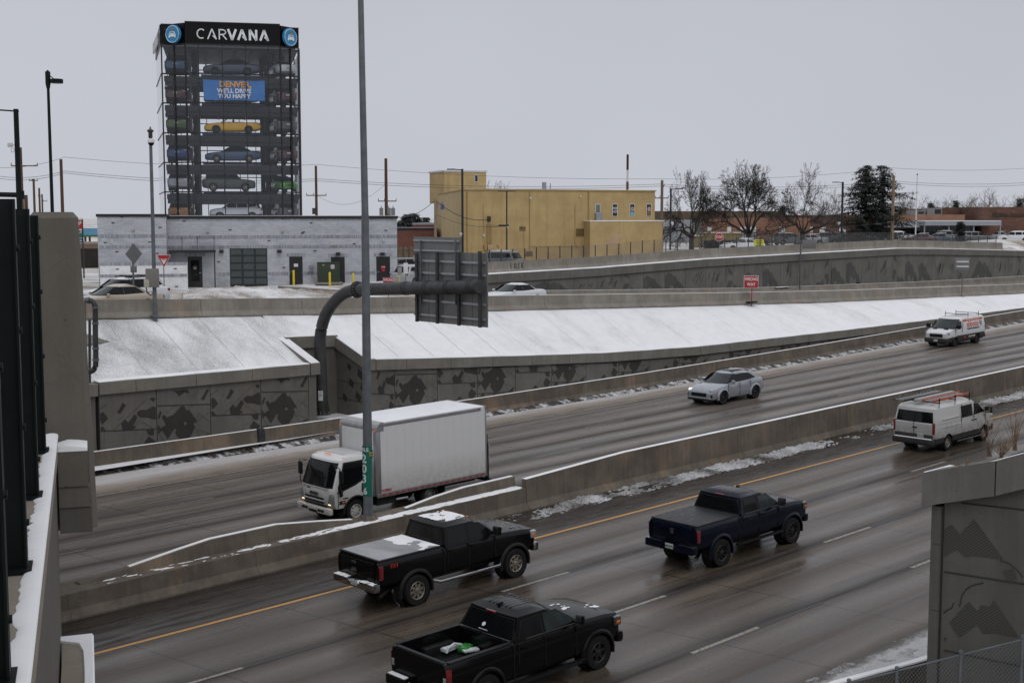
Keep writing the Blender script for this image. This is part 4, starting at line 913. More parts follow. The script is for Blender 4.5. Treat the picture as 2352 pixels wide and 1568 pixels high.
part(T, 'front_bumper', CLAD, rb((2.60, 0, .50), (.26, 1.9, .36), .1)); part(T, 'grille', BLKP, rb((2.645, 0, .86), (.12, 1.05, .26), .05)); part(T, 'rear_bumper', CLAD, rb((-2.88, 0, .5), (.2, 1.95, .26), .05)); part(T, 'licence_plate', PLT, rb((2.74, 0, .50), (.02, .31, .16), .004))
part(T, 'hood_vent', BLKP, *[rb((2.05, s * .45, 1.31), (.14, .34, .02), .006, ry=.27) for s in (-1, 1)], rb((1.99, .1, 1.355), (.03, 1.2, .02), .006)); part(T, 'underbody', DARKIN, rb((0, 0, .35), (5.0, 1.2, .2), .02))
for sd in (-1, 1): part(T, 'headlight', HLG, rb((2.44, sd * .80, 1.02), (.26, .30, .20), .07)); part(T, 'tail_light', TLR, rb((-2.84, sd * .955, 1.12), (.10, .11, .52), .03))
part(T, 'roof_rack', BLKP, *[f for x in (-.3, -1.9) for f in (tb_([(x, -.92, 2.26), (x, .92, 2.26)], .025, 6), tb_([(x, -.92, 2.05), (x, -.92, 2.40)], .025, 6), tb_([(x, .92, 2.05), (x, .92, 2.40)], .025, 6))])
ORT = mat('orange_vinyl', (.55, .10, .03), .45); NAVT = mat('navy_vinyl', (.02, .025, .06), .45); WHTX = mat('white_vinyl', (.6, .6, .6), .45)
W1 = 1.035; lean = atan((.995 - .905) / .64)
Ml = face_mat(Vector((-.95, .975, 1.52)), (-1, 0, 0), (0, -sin(lean), cos(lean)))
b = MB(); zz = [(1.76, .937), (1.93, .912)]; b.poly([(.55, zz[0][1] + .008, 1.76), (-2.45, zz[0][1] + .008, 1.76), (-2.45, zz[1][1] + .008, 1.93), (.35, zz[1][1] + .008, 1.93)]); b.build('orange_band', ORT, T, 0)
text('sign_text', '24-HOUR EMERGENCY SERVICES', .13, face_mat(Vector((-.95, .937, 1.845)), (-1, 0, 0), (0, -sin(lean), cos(lean))), WHTX, T, .003, .002)
text('sign_text', 'abbotts', .60, Ml, ORT, T, .004, .010, .98); text('sign_text', 'CLEANUP & RESTORATION', .15, face_mat(Vector((-.95, 1.035, 1.20)), (-1, 0, 0), (0, 0, 1)), NAVT, T, .004, .004)
text('sign_text', '303-979-4999', .17, face_mat(Vector((-.75, 1.04, .62)), (-1, 0, 0), (0, 0, 1)), WHTX, T, .006, .004); text('sign_text', 'Denver\nBoulder\nVail', .13, face_mat(Vector((-2.15, .985, 1.52)), (-1, 0, 0), (0, -sin(lean), cos(lean))), NAVT, T, .004, .002)
b = MB(); b.poly([(.2, 1.042, .55), (.45, 1.042, .55), (.45, 1.042, .70), (.2, 1.042, .70)]); b.build('red_mark', mat('red_vinyl', (.4, .02, .02), .5), T, 0)

# ---- silver SUV
PSI = paint('silver_paint', (.30, .32, .35), .28, .35, .9, dirt=.35, dz=.7)
S = dict(paint=PSI, lower=BLKP, zclad=.30, r=.38, ax=(1.45, -1.45), hw=.985, ty=.975, tw=.27, rim=RIMB, spk=10, style='twin', rr=.68, arch=.43, edge=.16, crown=.05, kf=.36, kr=.25,
    st=[(2.40, .34, .66, .62, .03), (2.34, .28, .78, .80, .04), (2.15, .25, .90, .90, .05), (1.7, .24, 1.0, .965, .06), (1.1, .24, 1.07, .985, .03), (0, .24, 1.10, .985, .02), (-1.4, .25, 1.15, .99, .02), (-2.05, .28, 1.17, .95, .02), (-2.38, .38, 1.10, .86, .02), (-2.46, .46, .98, .78, .02)],
    cab=[(1.03, 1.30, -2.40, .90), (1.06, 1.24, -2.36, .89), (1.55, .36, -1.50, .70), (1.62, .10, -1.15, .56)], ws=(1.10, 1.53, .93), bg=(1.18, 1.52, .85), wsg=GLC,
    side=[[(.98, 1.14), (.42, 1.48), (.10, 1.52), (.02, 1.13)], [(-.06, 1.13), (.02, 1.52), (-.72, 1.52), (-.95, 1.16)], [(-1.02, 1.17), (-.80, 1.51), (-1.12, 1.47), (-1.60, 1.22)]],
    seams=[(-.02, .36, 1.1), (1.0, .36, 1.05), (-1.0, .75, 1.12)], handles=[(.08, .98), (-.92, 1.02)], mir=(.86, 1.14, .9), flare=PSI)
T = make_car('suv', 'silver compact sport utility vehicle with roof rails, alone on the far carriageway', 'suv', on_road((1667, 928.5), (1730, 915), .97, 0), pi, GR, S)
part(T, 'grille', BLKP, rb((2.39, 0, .58), (.08, 1.05, .20), .04), rb((2.30, .68, .52), (.1, .34, .18), .04), rb((2.30, -.68, .52), (.1, .34, .18), .04), *[rb((2.43, 0, z), (.02, 1.0, .015), .004) for z in (.53, .58, .63)])
part(T, 'front_bumper', PSI, rb((2.34, 0, .40), (.20, 1.6, .10), .04)); part(T, 'lower_bumper', BLKP, rb((2.30, 0, .30), (.22, 1.6, .10), .03)); part(T, 'roof_rail', BLKP, *[tb_([(.25, s * .62, 1.62), (.1, s * .6, 1.69), (-1.0, s * .6, 1.68), (-1.25, s * .62, 1.62)], .02, 6) for s in (-1, 1)])
for sd in (-1, 1): part(T, 'headlight', HLG if sd > 0 else HLW, rb((2.14, sd * .70, .80), (.34, .32, .13), .06, rz=-sd * .5)); part(T, 'tail_light', TLR, rb((-2.36, sd * .70, 1.02), (.12, .36, .10), .03)); part(T, 'indicator', AMB, rb((2.06, sd * .90, .66), (.12, .04, .05), .01, rz=-sd * .3))
part(T, 'rear_spoiler', PSI, rb((-1.46, 0, 1.59), (.34, 1.15, .04), .015)); part(T, 'sunroof', GL, rb((-.5, 0, 1.684), (.95, .75, .01), .004)); part(T, 'badge', mat('gold_badge', (.5, .3, .08), .4), rb((2.12, 0, .955), (.08, .06, .015), .006)); part(T, 'underbody', DARKIN, rb((0, 0, .3), (4.2, 1.2, .16), .02))

# ---- box truck
PTK = paint('truck_white', (.60, .60, .585), .32, dirt=1.1, dz=1.5, dcol=(.2, .18, .16)); BOXW = paint('box_white', (.60, .60, .595), .4, 0, .1, 1.2, 1.9, dcol=(.26, .23, .20))
org = on_road((820, 1194), (1008, 1162), .98, 0) + Vector((-.2, 0, 0)); T = thing('box_truck', 'white cab-over box truck with amber roof lamps, behind the tall light pole', 'truck', org, pi, None, GR)
xf, xr = 1.72, -1.72
b = MB(); rg = []
for z, x0, x1, hw in ((.62, 2.72, .98, .98), (.80, 2.82, .98, 1.0), (1.25, 2.84, .98, 1.02), (1.42, 2.80, .98, 1.02), (2.02, 2.58, .98, .98), (2.32, 2.42, .98, .93), (2.42, 2.2, 1.05, .84), (2.46, 1.9, 1.2, .6)):
    us = [1, .93, .8, .5, 0, -.5, -.8, -.93, -1]; k1 = .10
    rg.append([(x0 - k1 * abs(u) ** 5 * 1.6, u * hw, z) for u in us] + [(x1, -hw, z), (x1, hw, z)])
b.loft(rg); cab_ = b.build('cab', PTK, T, 30)
cut = MB()
for sd in (-1, 1): cut.cyl((xf, sd * .6, .42), (xf, sd * 1.3, .42), .54, 28)
boolean(cab_, cut)
part(T, 'arch_liner', LINER, *[(lambda b, sd=sd: b.lathe([(0.001, 0), (.535, 0), (.535, .34)], Matrix.Translation((xf, sd * .62, .42)) @ Matrix.Rotation(-pi / 2 * sd, 4, 'X'), 28)) for sd in (-1, 1)])
part(T, 'fender_trim', BLKP, *[(lambda b, sd=sd: b.tube([(xf + .56 * cos(radians(a)), sd * 1.0, .42 + .56 * sin(radians(a))) for a in range(-5, 170, 12)], .04, 6)) for sd in (-1, 1)])
def wsx(z): return interp([(1.25, 2.84), (1.42, 2.80), (2.02, 2.58), (2.32, 2.42)], z)
for off, z0, z1, uw, m in ((.006, 1.38, 2.25, .93, BLKP), (.012, 1.43, 2.20, .89, GL)):
    b = MB(); vs = []; n = 14
    for j in range(7):
        z = z0 + (z1 - z0) * j / 6; hw = interp([(1.25, 1.02), (1.42, 1.02), (2.02, .98), (2.32, .93)], z)
        for i in range(n + 1):
            u = uw * (-1 + 2 * i / n); vs.append((wsx(z) - .16 * abs(u) ** 5 + off, u * hw, z))
    b.add(vs, [(j * (n + 1) + i, j * (n + 1) + i + 1, (j + 1) * (n + 1) + i + 1, (j + 1) * (n + 1) + i) for j in range(6) for i in range(n)]); b.build('windshield', m, T, 60)
def hwz(z): return interp([(1.25, 1.02), (1.42, 1.02), (2.02, .98), (2.32, .93)], z)
for sd in (-1, 1):
    for off, P, m in ((.006, [(2.50, 1.18), (2.52, 1.42), (2.22, 2.25), (1.32, 2.25), (1.32, 1.55), (1.75, 1.38)], BLKP), (.012, [(2.44, 1.26), (2.46, 1.44), (2.18, 2.18), (1.38, 2.18), (1.38, 1.60), (1.78, 1.45)], GL)):
        xt = lambda z, a, c: a[0] + (c[0] - a[0]) * (z - a[1]) / (c[1] - a[1])
        x1_ = xt(2.02, P[1], P[2]); lo_ = [P[0], P[1], (x1_, 2.02), (P[3][0], 2.02), P[4], P[5]]; hi_ = [(x1_, 2.02), P[2], P[3], (P[3][0], 2.02)]
        b = MB(); b.poly([(x, sd * (hwz(z) + off), z) for x, z in lo_]); b.poly([(x, sd * (hwz(z) + off), z) for x, z in hi_]); b.build('side_window', m, T, 0)
    part(T, 'door_gap', SEAM, rb((1.25, sd * 1.02, 1.5), (.014, .02, 1.3), .003), rb((2.52, sd * 1.015, 1.05), (.014, .02, .8), .003))
    part(T, 'door_handle', BLKP, rb((1.45, sd * 1.03, 1.25), (.07, .03, .32), .012))
    part(T, 'mirror', BLKP, rb((2.55, sd * 1.28, 1.82), (.08, .22, .46), .04), tb_([(2.5, sd * .96, 2.15), (2.58, sd * 1.26, 2.12), (2.58, sd * 1.26, 1.35), (2.55, sd * 1.0, 1.2)], .018, 6)); part(T, 'mirror', BLKP, rb((2.44, sd * 1.09, 1.20), (.1, .12, .26), .04))
    part(T, 'headlight', HLON, rb((2.735, sd * .80, .84), (.08, .24, .13), .03)); part(T, 'headlight_housing', mat('lamp_housing', (.16, .165, .17), .25, .4, 14, coat=1), rb((2.70, sd * .83, .98), (.16, .34, .42), .06)); part(T, 'indicator', AMB, rb((2.30, sd * 1.022, .84), (.12, .02, .05), .008))
    part(T, 'signal_housing', BLKP, rb((2.34, sd * 1.018, .84), (.26, .02, .12), .01))
part(T, 'front_bumper', paint('cream_bumper', (.55, .54, .50), .4, dirt=.8, dz=.9), rb((2.84, 0, .56), (.18, 2.06, .24), .06)); part(T, 'bumper_vent', BLKP, *[rb((2.935, y, .56), (.01, .18, .09), .003) for y in (-.6, -.4, .4, .6)], rb((2.93, 0, .50), (.02, .5, .1), .005))
part(T, 'grille', BLKP, rb((2.855, 0, .98), (.03, 1.15, .07), .02), rb((2.85, 0, .84), (.03, 1.15, .07), .02), rb((2.80, 0, .72), (.05, 1.4, .06), .02)); part(T, 'grille_bar', PTK, rb((2.86, 0, .91), (.04, 1.3, .05), .02)); part(T, 'hood_gap', SEAM, rb((2.825, 0, 1.33), (.02, 1.7, .012), .003)); part(T, 'vent', BLKP, rb((2.835, -.35, 1.28), (.02, .22, .03), .005))
text('badge_text', 'ISUZU', .15, face_mat(Vector((2.862, 0, 1.12)), (0, 1, 0), (0, 0, 1)), mat('dark_chrome', (.12, .12, .12), .3, metal=.8), T, .012, .006, 1.2)
text('door_text', 'N SERIES', .06, face_mat(Vector((2.2, 1.026, .97)), (-1, 0, 0), (0, 0, 1)), SEAM, T, .003, .003)
part(T, 'wiper', BLKP, tb_([(2.87, -.3, 1.40), (2.76, -.25, 1.85)], .012, 5), tb_([(2.87, .45, 1.40), (2.76, .40, 1.85)], .012, 5))
part(T, 'steering_wheel', BLKP, (lambda b: b.tube([(2.72 - .0 * q, .45 + .22 * cos(q * .35), 1.62 + .16 * sin(q * .35)) for q in range(19)], .0135, 5)))
for y in (-.82, -.14, 0, .14, .82): part(T, 'marker_lamp', mat('amber_lamp_on', (.9, .2, .03), .3, emit=(1, .22, .03), es=.15), rb((2.20 if abs(y) < .5 else 2.12, y, 2.465 if abs(y) < .5 else 2.39), (.07, .05, .045), .02))
part(T, 'roof_rib', PTK, *[rb((1.65, y, 2.47), (.7, .05, .02), .01) for y in fr(-.55, .55, 7)])
for x, yy in ((xf, .98), (xr, .98)):
    for sd in (-1, 1):
        vwheel(T, x, sd * yy, .42, .24, sd, mat('white_steel_rim', (.42, .41, .39), .45, .35, 8) if x > 0 else RIMS, 8, .60, 'steel')
        if x < 0: vwheel(T, x, sd * (yy - .28), .42, .22, sd, RIMS, 8, .6, 'steel')
part(T, 'chassis', DARKIN, rb((-.8, .42, .72), (6.2, .08, .2), .01), rb((-.8, -.42, .72), (6.2, .08, .2), .01), tb_([(xr, -.8, .42), (xr, .8, .42)], .10), rb((.3, .75, .60), (.9, .4, .36), .04), rb((.2, -.75, .6), (.9, .4, .36), .04), rb((-3.4, 0, .60), (1.6, 1.5, .08), .01), rb((2.0, 0, .6), (1.4, 1.2, .3), .05)); part(T, 'exhaust', CHR, tb_([(.2, .5, .45), (-.3, .55, .42), (-.9, .6, .42)], .09, 10)); part(T, 'mudflap', BLKP, *[rb((-2.35, s * .85, .45), (.02, .5, .5), .005) for s in (-1, 1)])
bx0, bx1, bh = -4.45, .88, 1.14; bz0, bz1 = .78, 3.52
part(T, 'cargo_box', BOXW, (lambda b: b.bb(bx0, bx1 - .1, -bh, bh, bz0, bz1 - .06)), smooth=0)
part(T, 'roof', mat('box_roof', (.78, .79, .80), .5, .05), rb(((bx0 + bx1) / 2 - .1, 0, bz1 - .03), (bx1 - bx0 - .3, 2 * bh - .05, .05), .015))
ALT = mat('box_trim', (.33, .33, .34), .38, .12, 5, metal=.7, stretch=(1, 1, .3))
b = MB()   # rounded front cap of the box
for y in (-bh, bh):
    pass
arc = [(bx1 - .02 - .30 + .30 * cos(radians(a)), bz1 - .30 + .30 * sin(radians(a))) for a in range(0, 91, 10)]
b.loft([[(x, y, z) for x, z in [(bx1 - .35, bz1 - .32), (bx1 - .02, bz1 - .32)] + arc + [(bx1 - .35, bz1)]] for y in (-bh - .015, bh + .015)]); b.build('front_cap', ALT, T, 40)
part(T, 'corner_post', ALT, *[rb((bx1 - .10, s * (bh - .08), (bz0 + bz1) / 2 - .15), (.22, .2, bz1 - bz0 - .34), .06) for s in (-1, 1)]); part(T, 'top_rail', ALT, *[rb(((bx0 + bx1) / 2, s * (bh + .006), bz1 - .10), (bx1 - bx0 - .5, .02, .12), .006) for s in (-1, 1)])
part(T, 'box_front', BOXW, rb((bx1 - .03, 0, (bz0 + bz1) / 2 - .15), (.06, 2 * bh - .34, bz1 - bz0 - .34), .02)); part(T, 'lower_rail', ALT, *[rb(((bx0 + bx1) / 2, s * (bh + .008), bz0 + .06), (bx1 - bx0, .025, .16), .006) for s in (-1, 1)])
RV = mat('rivet_line', (.46, .46, .46), .5)
b = MB()
for s in (-1, 1):
    for x in fr(bx0 + .4, bx1 - .5, 11):
        for z in fr(bz0 + .22, bz1 - .25, 14): b.box((x, s * (bh + .002), z), (.016, .01, .04))
for y in fr(-.8, .8, 4):
    for z in fr(bz0 + .22, bz1 - .5, 12): b.box((bx1 + .002, y, z), (.01, .016, .05))
b.build('rivets', RV, T, 0)
for x in fr(bx0 + .25, bx1 - .3, 16): b = MB(); b.box((x, (bh + .023), bz0 + .06), (.17, .008, .055)); b.build('reflector', mat('red_reflector', (.35, .03, .03), .4), T, 0)
b = MB()
for s in (-1, 1): b.box((bx1 - .40, s * (bh + .004), bz0 + .22), (.5, .008, .10))
b.build('maker_plate', mat('maker_plate_paint', (.35, .12, .15), .5, .8, 6), T, 0)
for y in (-bh + .1, bh - .1): part(T, 'marker_lamp', MATS['amber_lamp_on'], rb((bx1 - .03, y, bz1 - .30), (.06, .1, .05), .01))
part(T, 'marker_lamp', TLR, rb((bx0 + .35, bh + .01, bz1 - .08), (.1, .02, .04), .005)); part(T, 'rear_frame', ALT, rb((bx0, 0, bz1 - .08), (.06, 2 * bh + .02, .16), .01), rb((bx0, bh - .04, 2.1), (.08, .1, 2.7), .01), rb((bx0, -bh + .04, 2.1), (.08, .1, 2.7), .01), rb((bx0 + .01, 0, 2.0), (.05, 2.1, 2.4), .01))
part(T, 'tail_lift', BLKP, rb((bx0 - .10, 0, 1.6), (.07, 2.2, 1.55), .02), rb((bx0 - .18, bh - .18, 1.25), (.12, .14, 1.5), .03), rb((bx0 - .18, -bh + .18, 1.25), (.12, .14, 1.5), .03), rb((bx0 - .2, 0, .55), (.1, 2.2, .14), .02), rb((bx0 + .3, 0, .62), (1.2, 1.0, .10), .02)); part(T, 'warning_label', WHTX, rb((bx0 - .25, bh - .16, 1.9), (.02, .14, .12), .005), rb((bx0 - .25, bh - .16, 1.45), (.02, .08, .08), .005))
# ================================================================== BUILDINGS
class Frame:
    """upright local frame: x along the facade to the right, y away from the viewer, z up"""
    def __init__(s, o, ang): s.o = Vector(o); s.a = ang; s.M = Matrix.Translation(s.o) @ Matrix.Rotation(ang, 4, 'Z'); s.I = s.M.inverted()
    def L(s, px, py, y=0.0):
        c = s.I @ C0; q = s.I @ (C0 + ray(px, py)); d = q - c; t = (y - c.y) / d.y; return c + d * t
    def X(s, px, y=0.0, py=600): return s.L(px, py, y).x
    def Z(s, px, py, y=0.0): return s.L(px, py, y).z
RIGHT = TH - pi / 2
def brick(name, c1, c2, mort, w_=.40, h_=.13, blot=0.0, blotc=None, rough=.8, sx=1.0, bump=.3):
    m, t, o = newmat(name); k = N(t)
    tc = k.n('ShaderNodeTexCoord'); s = k.n('ShaderNodeSeparateXYZ'); k.l(tc.outputs['Object'], s.inputs[0])
    cb = k.n('ShaderNodeCombineXYZ'); k.l(k.math('ADD', s.outputs['X'], s.outputs['Y']), cb.inputs[0]); k.l(s.outputs['Z'], cb.inputs[1])
    br = k.n('ShaderNodeTexBrick'); k.l(cb.outputs[0], br.inputs['Vector']); br.inputs['Color1'].default_value = (*c1, 1); br.inputs['Color2'].default_value = (*c2, 1); br.inputs['Mortar'].default_value = (*mort, 1)
    br.inputs['Scale'].default_value = 1.0; br.inputs['Brick Width'].default_value = w_; br.inputs['Row Height'].default_value = h_; br.inputs['Mortar Size'].default_value = .012; br.inputs['Bias'].default_value = 0
    c = br.outputs[0]
    if blot == 0 and w_ > .41:
        st = k.noise(k.obj((1.2, 1.2, .10)), 1.8, 6, .7); c = k.mix(k.mr(st, .52, .74, 0, .5), c, tuple(x * .55 for x in c1))
    if blot:
        n = k.noise(k.obj((.55, .55, 1.1)), .75, 6, .72, .4); f = k.math('MULTIPLY', k.mr(n, .50, .66, 0, 1), blot); c = k.mix(f, c, blotc)
        n2 = k.noise(k.obj((1, 1, 8)), 1.6, 5, .7); c = k.mix(k.math('MULTIPLY', k.mr(n2, .52, .7, 0, 1), blot * .5), c, blotc)
    else:
        n = k.noise(k.obj(), .5, 5, .6); vv = k.n('ShaderNodeVectorMath', operation='SCALE'); k.l(c, vv.inputs[0]); k.l(k.mr(n, .3, .7, .82, 1.15), vv.inputs['Scale']); c = vv.outputs[0]
    k.bsdf(o, c, rough, k.bump(br.outputs['Fac'], bump, -.01)); return m
WB = brick('whitewashed_brick', (.42, .435, .47), (.50, .515, .545), (.33, .34, .37), blot=.5, blotc=(.23, .24, .27))
SOLD = brick('soldier_brick', (.22, .23, .26), (.42, .43, .46), (.16, .17, .19), .085, .9)
WB2 = brick('white_painted_brick', (.72, .73, .75), (.78, .79, .80), (.6, .61, .63), blot=.4, blotc=(.36, .37, .41))
BK = mat('black_metal', (.012, .012, .013), .45, .2, 5); BKD = mat('black_door_paint', (.010, .010, .011), .4, .2, 3)
FRG = mat('frosted_glass', (.055, .068, .07), .25, .12, 2); YEP = mat('bollard_yellow', (.62, .47, .01), .5, .1, 4); GRN = mat('utility_green', (.018, .036, .018), .5, .2, 2, dirt=((.1, .08, .05), 0, .4, .5))
WHP = mat('white_plastic_fixture', (.6, .6, .6), .5, .1, 5); GRP = mat('grey_metal_box', (.22, .23, .24), .5, .15, 4)
# ---- grey whitewashed brick building
fo = AT(387, 655, 100); fo.z = 6.05; F = Frame(fo, RIGHT + radians(12))
gb = thing('brick_building', 'long low whitewashed grey brick building with black doors, under the glass car tower', 'building', fo, F.a)
zt = F.Z(650, 496); xr_ = F.X(912.5, py=600)
def wallbox(name, x0, x1, y0, y1, z0, z1, m, par): b = MB(); b.bb(x0, x1, y0, y1, z0, z1); return b.build(name, m, par, 0)
wallbox('wall', 0, xr_, 0, 14, -1.2, zt - .22, WB, gb); wallbox('roof_edge', -.08, xr_ + .08, -.08, 14.1, zt - .215, zt, BK, gb); wallbox('roof', .2, xr_ - .2, .2, 13.8, zt, zt + .03, SN, gb)
xl = F.X(226, -1.3); zl = F.Z(300, 491.5, -1.3)
wallbox('wall', xl, -.003, -1.3, 12, -1.2, zl - .22, WB, gb); wallbox('roof_edge', xl - .08, .06, -1.38, 12.1, zl - .215, zl, BK, gb)
wallbox('wall', F.X(229, -2.4), F.X(430, -2.4), -2.4, -2.15, -1.5, F.Z(330, 603, -2.4), WB2, gb)
for (xa, xb, py, y) in ((0.0, xr_, 544, 0), (0.0, xr_, 567, 0), (xl, 0, 542, -1.3), (xl, 0, 567, -1.3)):
    z = F.Z(600 if y == 0 else 300, py, y); wallbox('soldier_course', xa + .01, xb - .01, y - .025, y + .02, z - .11, z + .11, SOLD, gb)
for (a, c) in ((496, 527), (615, 665), (694, 729), (791, 865), (895, 912)): z = F.Z(600, 628.5); wallbox('soldier_course', F.X(a), F.X(c), -.025, .02, z - .12, z + .12, SOLD, gb)
for py in (606, 633): z = F.Z(330, py, -2.4); wallbox('soldier_course', F.X(229, -2.4), F.X(429, -2.4), -2.425, -2.38, z - .11, z + .11, SOLD, gb)
wallbox('soldier_course', .01, xr_ - .01, -.03, .02, zt - .35, zt - .22, SOLD, gb)
def door(x0, x1, y0, y1, glassy=False):
    xa, xb, za, zb = F.X(x0), F.X(x1), F.Z((x0 + x1) / 2, y1), F.Z((x0 + x1) / 2, y0)
    d = wallbox('door', xa, xb, -.03, .02, za - .3, zb, BKD, gb); wallbox('door_frame', xa - .06, xb + .06, -.02, .018, za - .3, zb + .06, BK, gb)
    wallbox('soldier_course', xa - .25, xb + .25, -.03, .016, zb + .065, zb + .32, SOLD, gb)
    if glassy: wallbox('door_glass', xa + .16, xb - .16, -.045, -.03, za + .3, zb - .2, GL, d); b = MB(); M = face_mat(Vector(((xa + xb) / 2, -.055, za + 1.35)), (1, 0, 0), (0, 0, 1)); b.tube([M @ Vector((.13 * cos(q * .42), .13 * sin(q * .42), 0)) for q in range(16)], .012, 5); b.box(((xa + xb) / 2, -.055, za + 1.32), (.13, .01, .07)); b.build('door_emblem', WHP, d)
    b = MB(); b.rbox((xa + .1 if not glassy else xb - .1, -.07, za + .95), (.16, .05, .05), .015); b.build('door_handle', CHR, d); return d
door(433, 462.5, 591, 655, True); d2 = door(666, 693, 591, 651); d3 = door(762, 790, 592, 650); d4 = door(866, 894, 591, 652)
for d, px in ((d2, 679.5), (d4, 880)):
    x = F.X(px); z = F.Z(px, 609 if d is d2 else 614); wallbox('door_notice', x - .16, x + .16, -.045, -.032, z - .12, z + .12, MATS['red_vinyl'] if d is d4 else WHP, d)
    if d is d4: text('notice_text', 'STOP', .12, face_mat(Vector((x, -.05, z + .03)), (1, 0, 0), (0, 0, 1)), WHP, d, .002, .003); wallbox('door_notice', x - .12, x + .12, -.045, -.032, z - .32, z - .16, MATS['red_vinyl'], d)
xa, xb, za, zb = F.X(528), F.X(614), F.Z(570, 654), F.Z(570, 570.5)
gd = wallbox('garage_door', xa, xb, -.02, .02, za - .2, zb, BK, gb)
for i in range(3):
    for j in range(5):
        W_, H_ = (xb - xa) / 3, (zb - za) / 5; wallbox('pane', xa + W_ * i + .07, xa + W_ * (i + 1) - .07, -.04, -.021, za + H_ * j + .06, za + H_ * (j + 1) - .06, FRG, gd)
cz = F.Z(440, 576); cn = wallbox('canopy', F.X(389), F.X(496), -1.6, -.01, cz - .1, cz + .08, BK, gb)
for px in (420, 455, 493): x = F.X(px); b = MB(); b.tube([(x, -.05, cz + 1.1), (x, -1.5, cz + .08)], .02, 5); b.build('hanger_rod', BK, cn)
b = MB(); b.tube([(F.X(493, -1.5), -1.5, za - .6), (F.X(493, -1.5), -1.5, cz - .1)], .05, 6); b.build('canopy_post', BK, gb)
for (px, py) in ((509, 577), (642, 577), (776.5, 583), (878, 583)):
    x, z = F.X(px), F.Z(px, py); b = MB(); b.rbox((x, -.15, z), (.34, .28, .24), .03); b.build('wall_lamp', BK, gb)
for (px, py, y) in ((283, 498.5, -1.3), (492, 502.5, 0), (650, 502.5, 0), (297, 497, -1.3), (716, 512, 0), (695, 536, 0), (345, 480 + 76, -1.3), (243, 557, -1.3), (269, 578, -1.3), (362, 582, -1.3), (269, 618, -2.4), (402, 617, -2.4), (404, 658, -2.4), (698, 533, 0), (619, 552.5, 0), (529.7, 528, 0), (887, 529, 0), (814, 560, 0), (724, 576, 0), (370, 522, -1.3), (262, 512, -1.3), (425, 508, 0), (502, 601, 0), (652, 614, 0)):
    x, z = F.X(px, y), F.Z(px, py, y); wallbox('brick_vent', x - .11, x + .11, y - .03, y + .01, z - .035, z + .035, BK, gb)
for (px, py, y) in ((881, 552, 0), (259, 554, -1.3)):
    x, z = F.X(px, y), F.Z(px, py, y); b = MB(); b.rbox((x, y - .1, z + .05), (.1, .18, .14), .03); b.tube([(x, y - .15, z - .02), (x, y - .15, z - .16)], [.07, .03], 8); b.build('security_camera', WHP, gb)
for (px, py, y) in ((308, 529, -1.3), (479, 533, 0), (650, 532, 0), (768, 563.5, 0)):
    x, z = F.X(px, y), F.Z(px, py, y); b = MB(); b.rbox((x, y - .08, z), (.2, .14, .13), .03); b.build('flood_lamp', mat('lamp_beige', (.35, .32, .25), .5), gb)
x, z = F.X(714.5), F.Z(714.5, 617); b = MB(); b.rbox((x, -.1, z), (.34, .16, .5), .02); b.cyl((x, -.18, z + .1), (x, -.24, z + .1), .09, 14); b.tube([(x, -.08, z - .25), (x, -.08, z - .6), (x + .25, -.08, z - .75)], .02, 6); b.build('electric_meter', GRP, gb)
# transformer and bollards stand on their own
def at_frame(F, px, y, zl=0.0): p = F.M @ Vector((F.X(px, y, 640), y, zl)); return p
p = F.M @ Vector(((F.X(730, -2.0) + F.X(780, -2.0)) / 2, -2.0, F.Z(755, 648, -2.0)))
tr = thing('transformer', 'dark green utility transformer box on a pad, between the black doors', 'transformer', p, F.a)
w2 = F.X(780, -2) - F.X(730, -2); h2 = F.Z(755, 604, -2) - F.Z(755, 648, -2)
b = MB(); b.rbox((0, .5, h2 / 2), (w2, 1.1, h2), .03); b.build('cabinet', GRN, tr); b = MB(); b.rbox((.0, .5, h2 + .02), (w2 + .08, 1.2, .05), .015); b.build('lid', GRN, tr); b = MB(); b.rbox((0, .4, -.08), (w2 + .4, 1.6, .16), .02); b.build('pad', CB2, tr)
b = MB(); b.rbox((.28, -.065, h2 * .80), (.3, .012, .32), .004); b.build('warning_sticker', mat('sticker_mix', (.45, .4, .4), .5, .6, 12), tr); b = MB(); b.box((.2, -.062, h2 / 2), (.012, .01, h2 - .1)); b.build('door_gap', SEAM, tr); b = MB(); b.rbox((-.42, -.065, h2 * .9), (.16, .012, .10), .004); b.build('label_plate', mat('yellow_label', (.3, .25, .05), .5), tr)
for i, (px, pt, pb, y, lb) in enumerate(((674, 620, 651, -.9, 'yellow bollard in front of the leftmost plain black door'), (757, 624.5, 657, -3.4, 'yellow bollard in front of the dark green transformer'), (811, 627, 660, -3.8, 'yellow bollard standing between the transformer and the gantry arm'))):
    p = F.M @ Vector((F.X(px, y), y, F.Z(px, pb, y) - .3)); b = MB(); hh = F.Z(px, pt, y) - F.Z(px, pb, y) + .3; b.lathe([(.085, 0), (.085, hh - .08), (.06, hh - .02), (.001, hh)], None, 14)
    o = b.build('bollard', YEP, None, 50, p); tag(o, lb, 'bollard', 'yellow bollards')

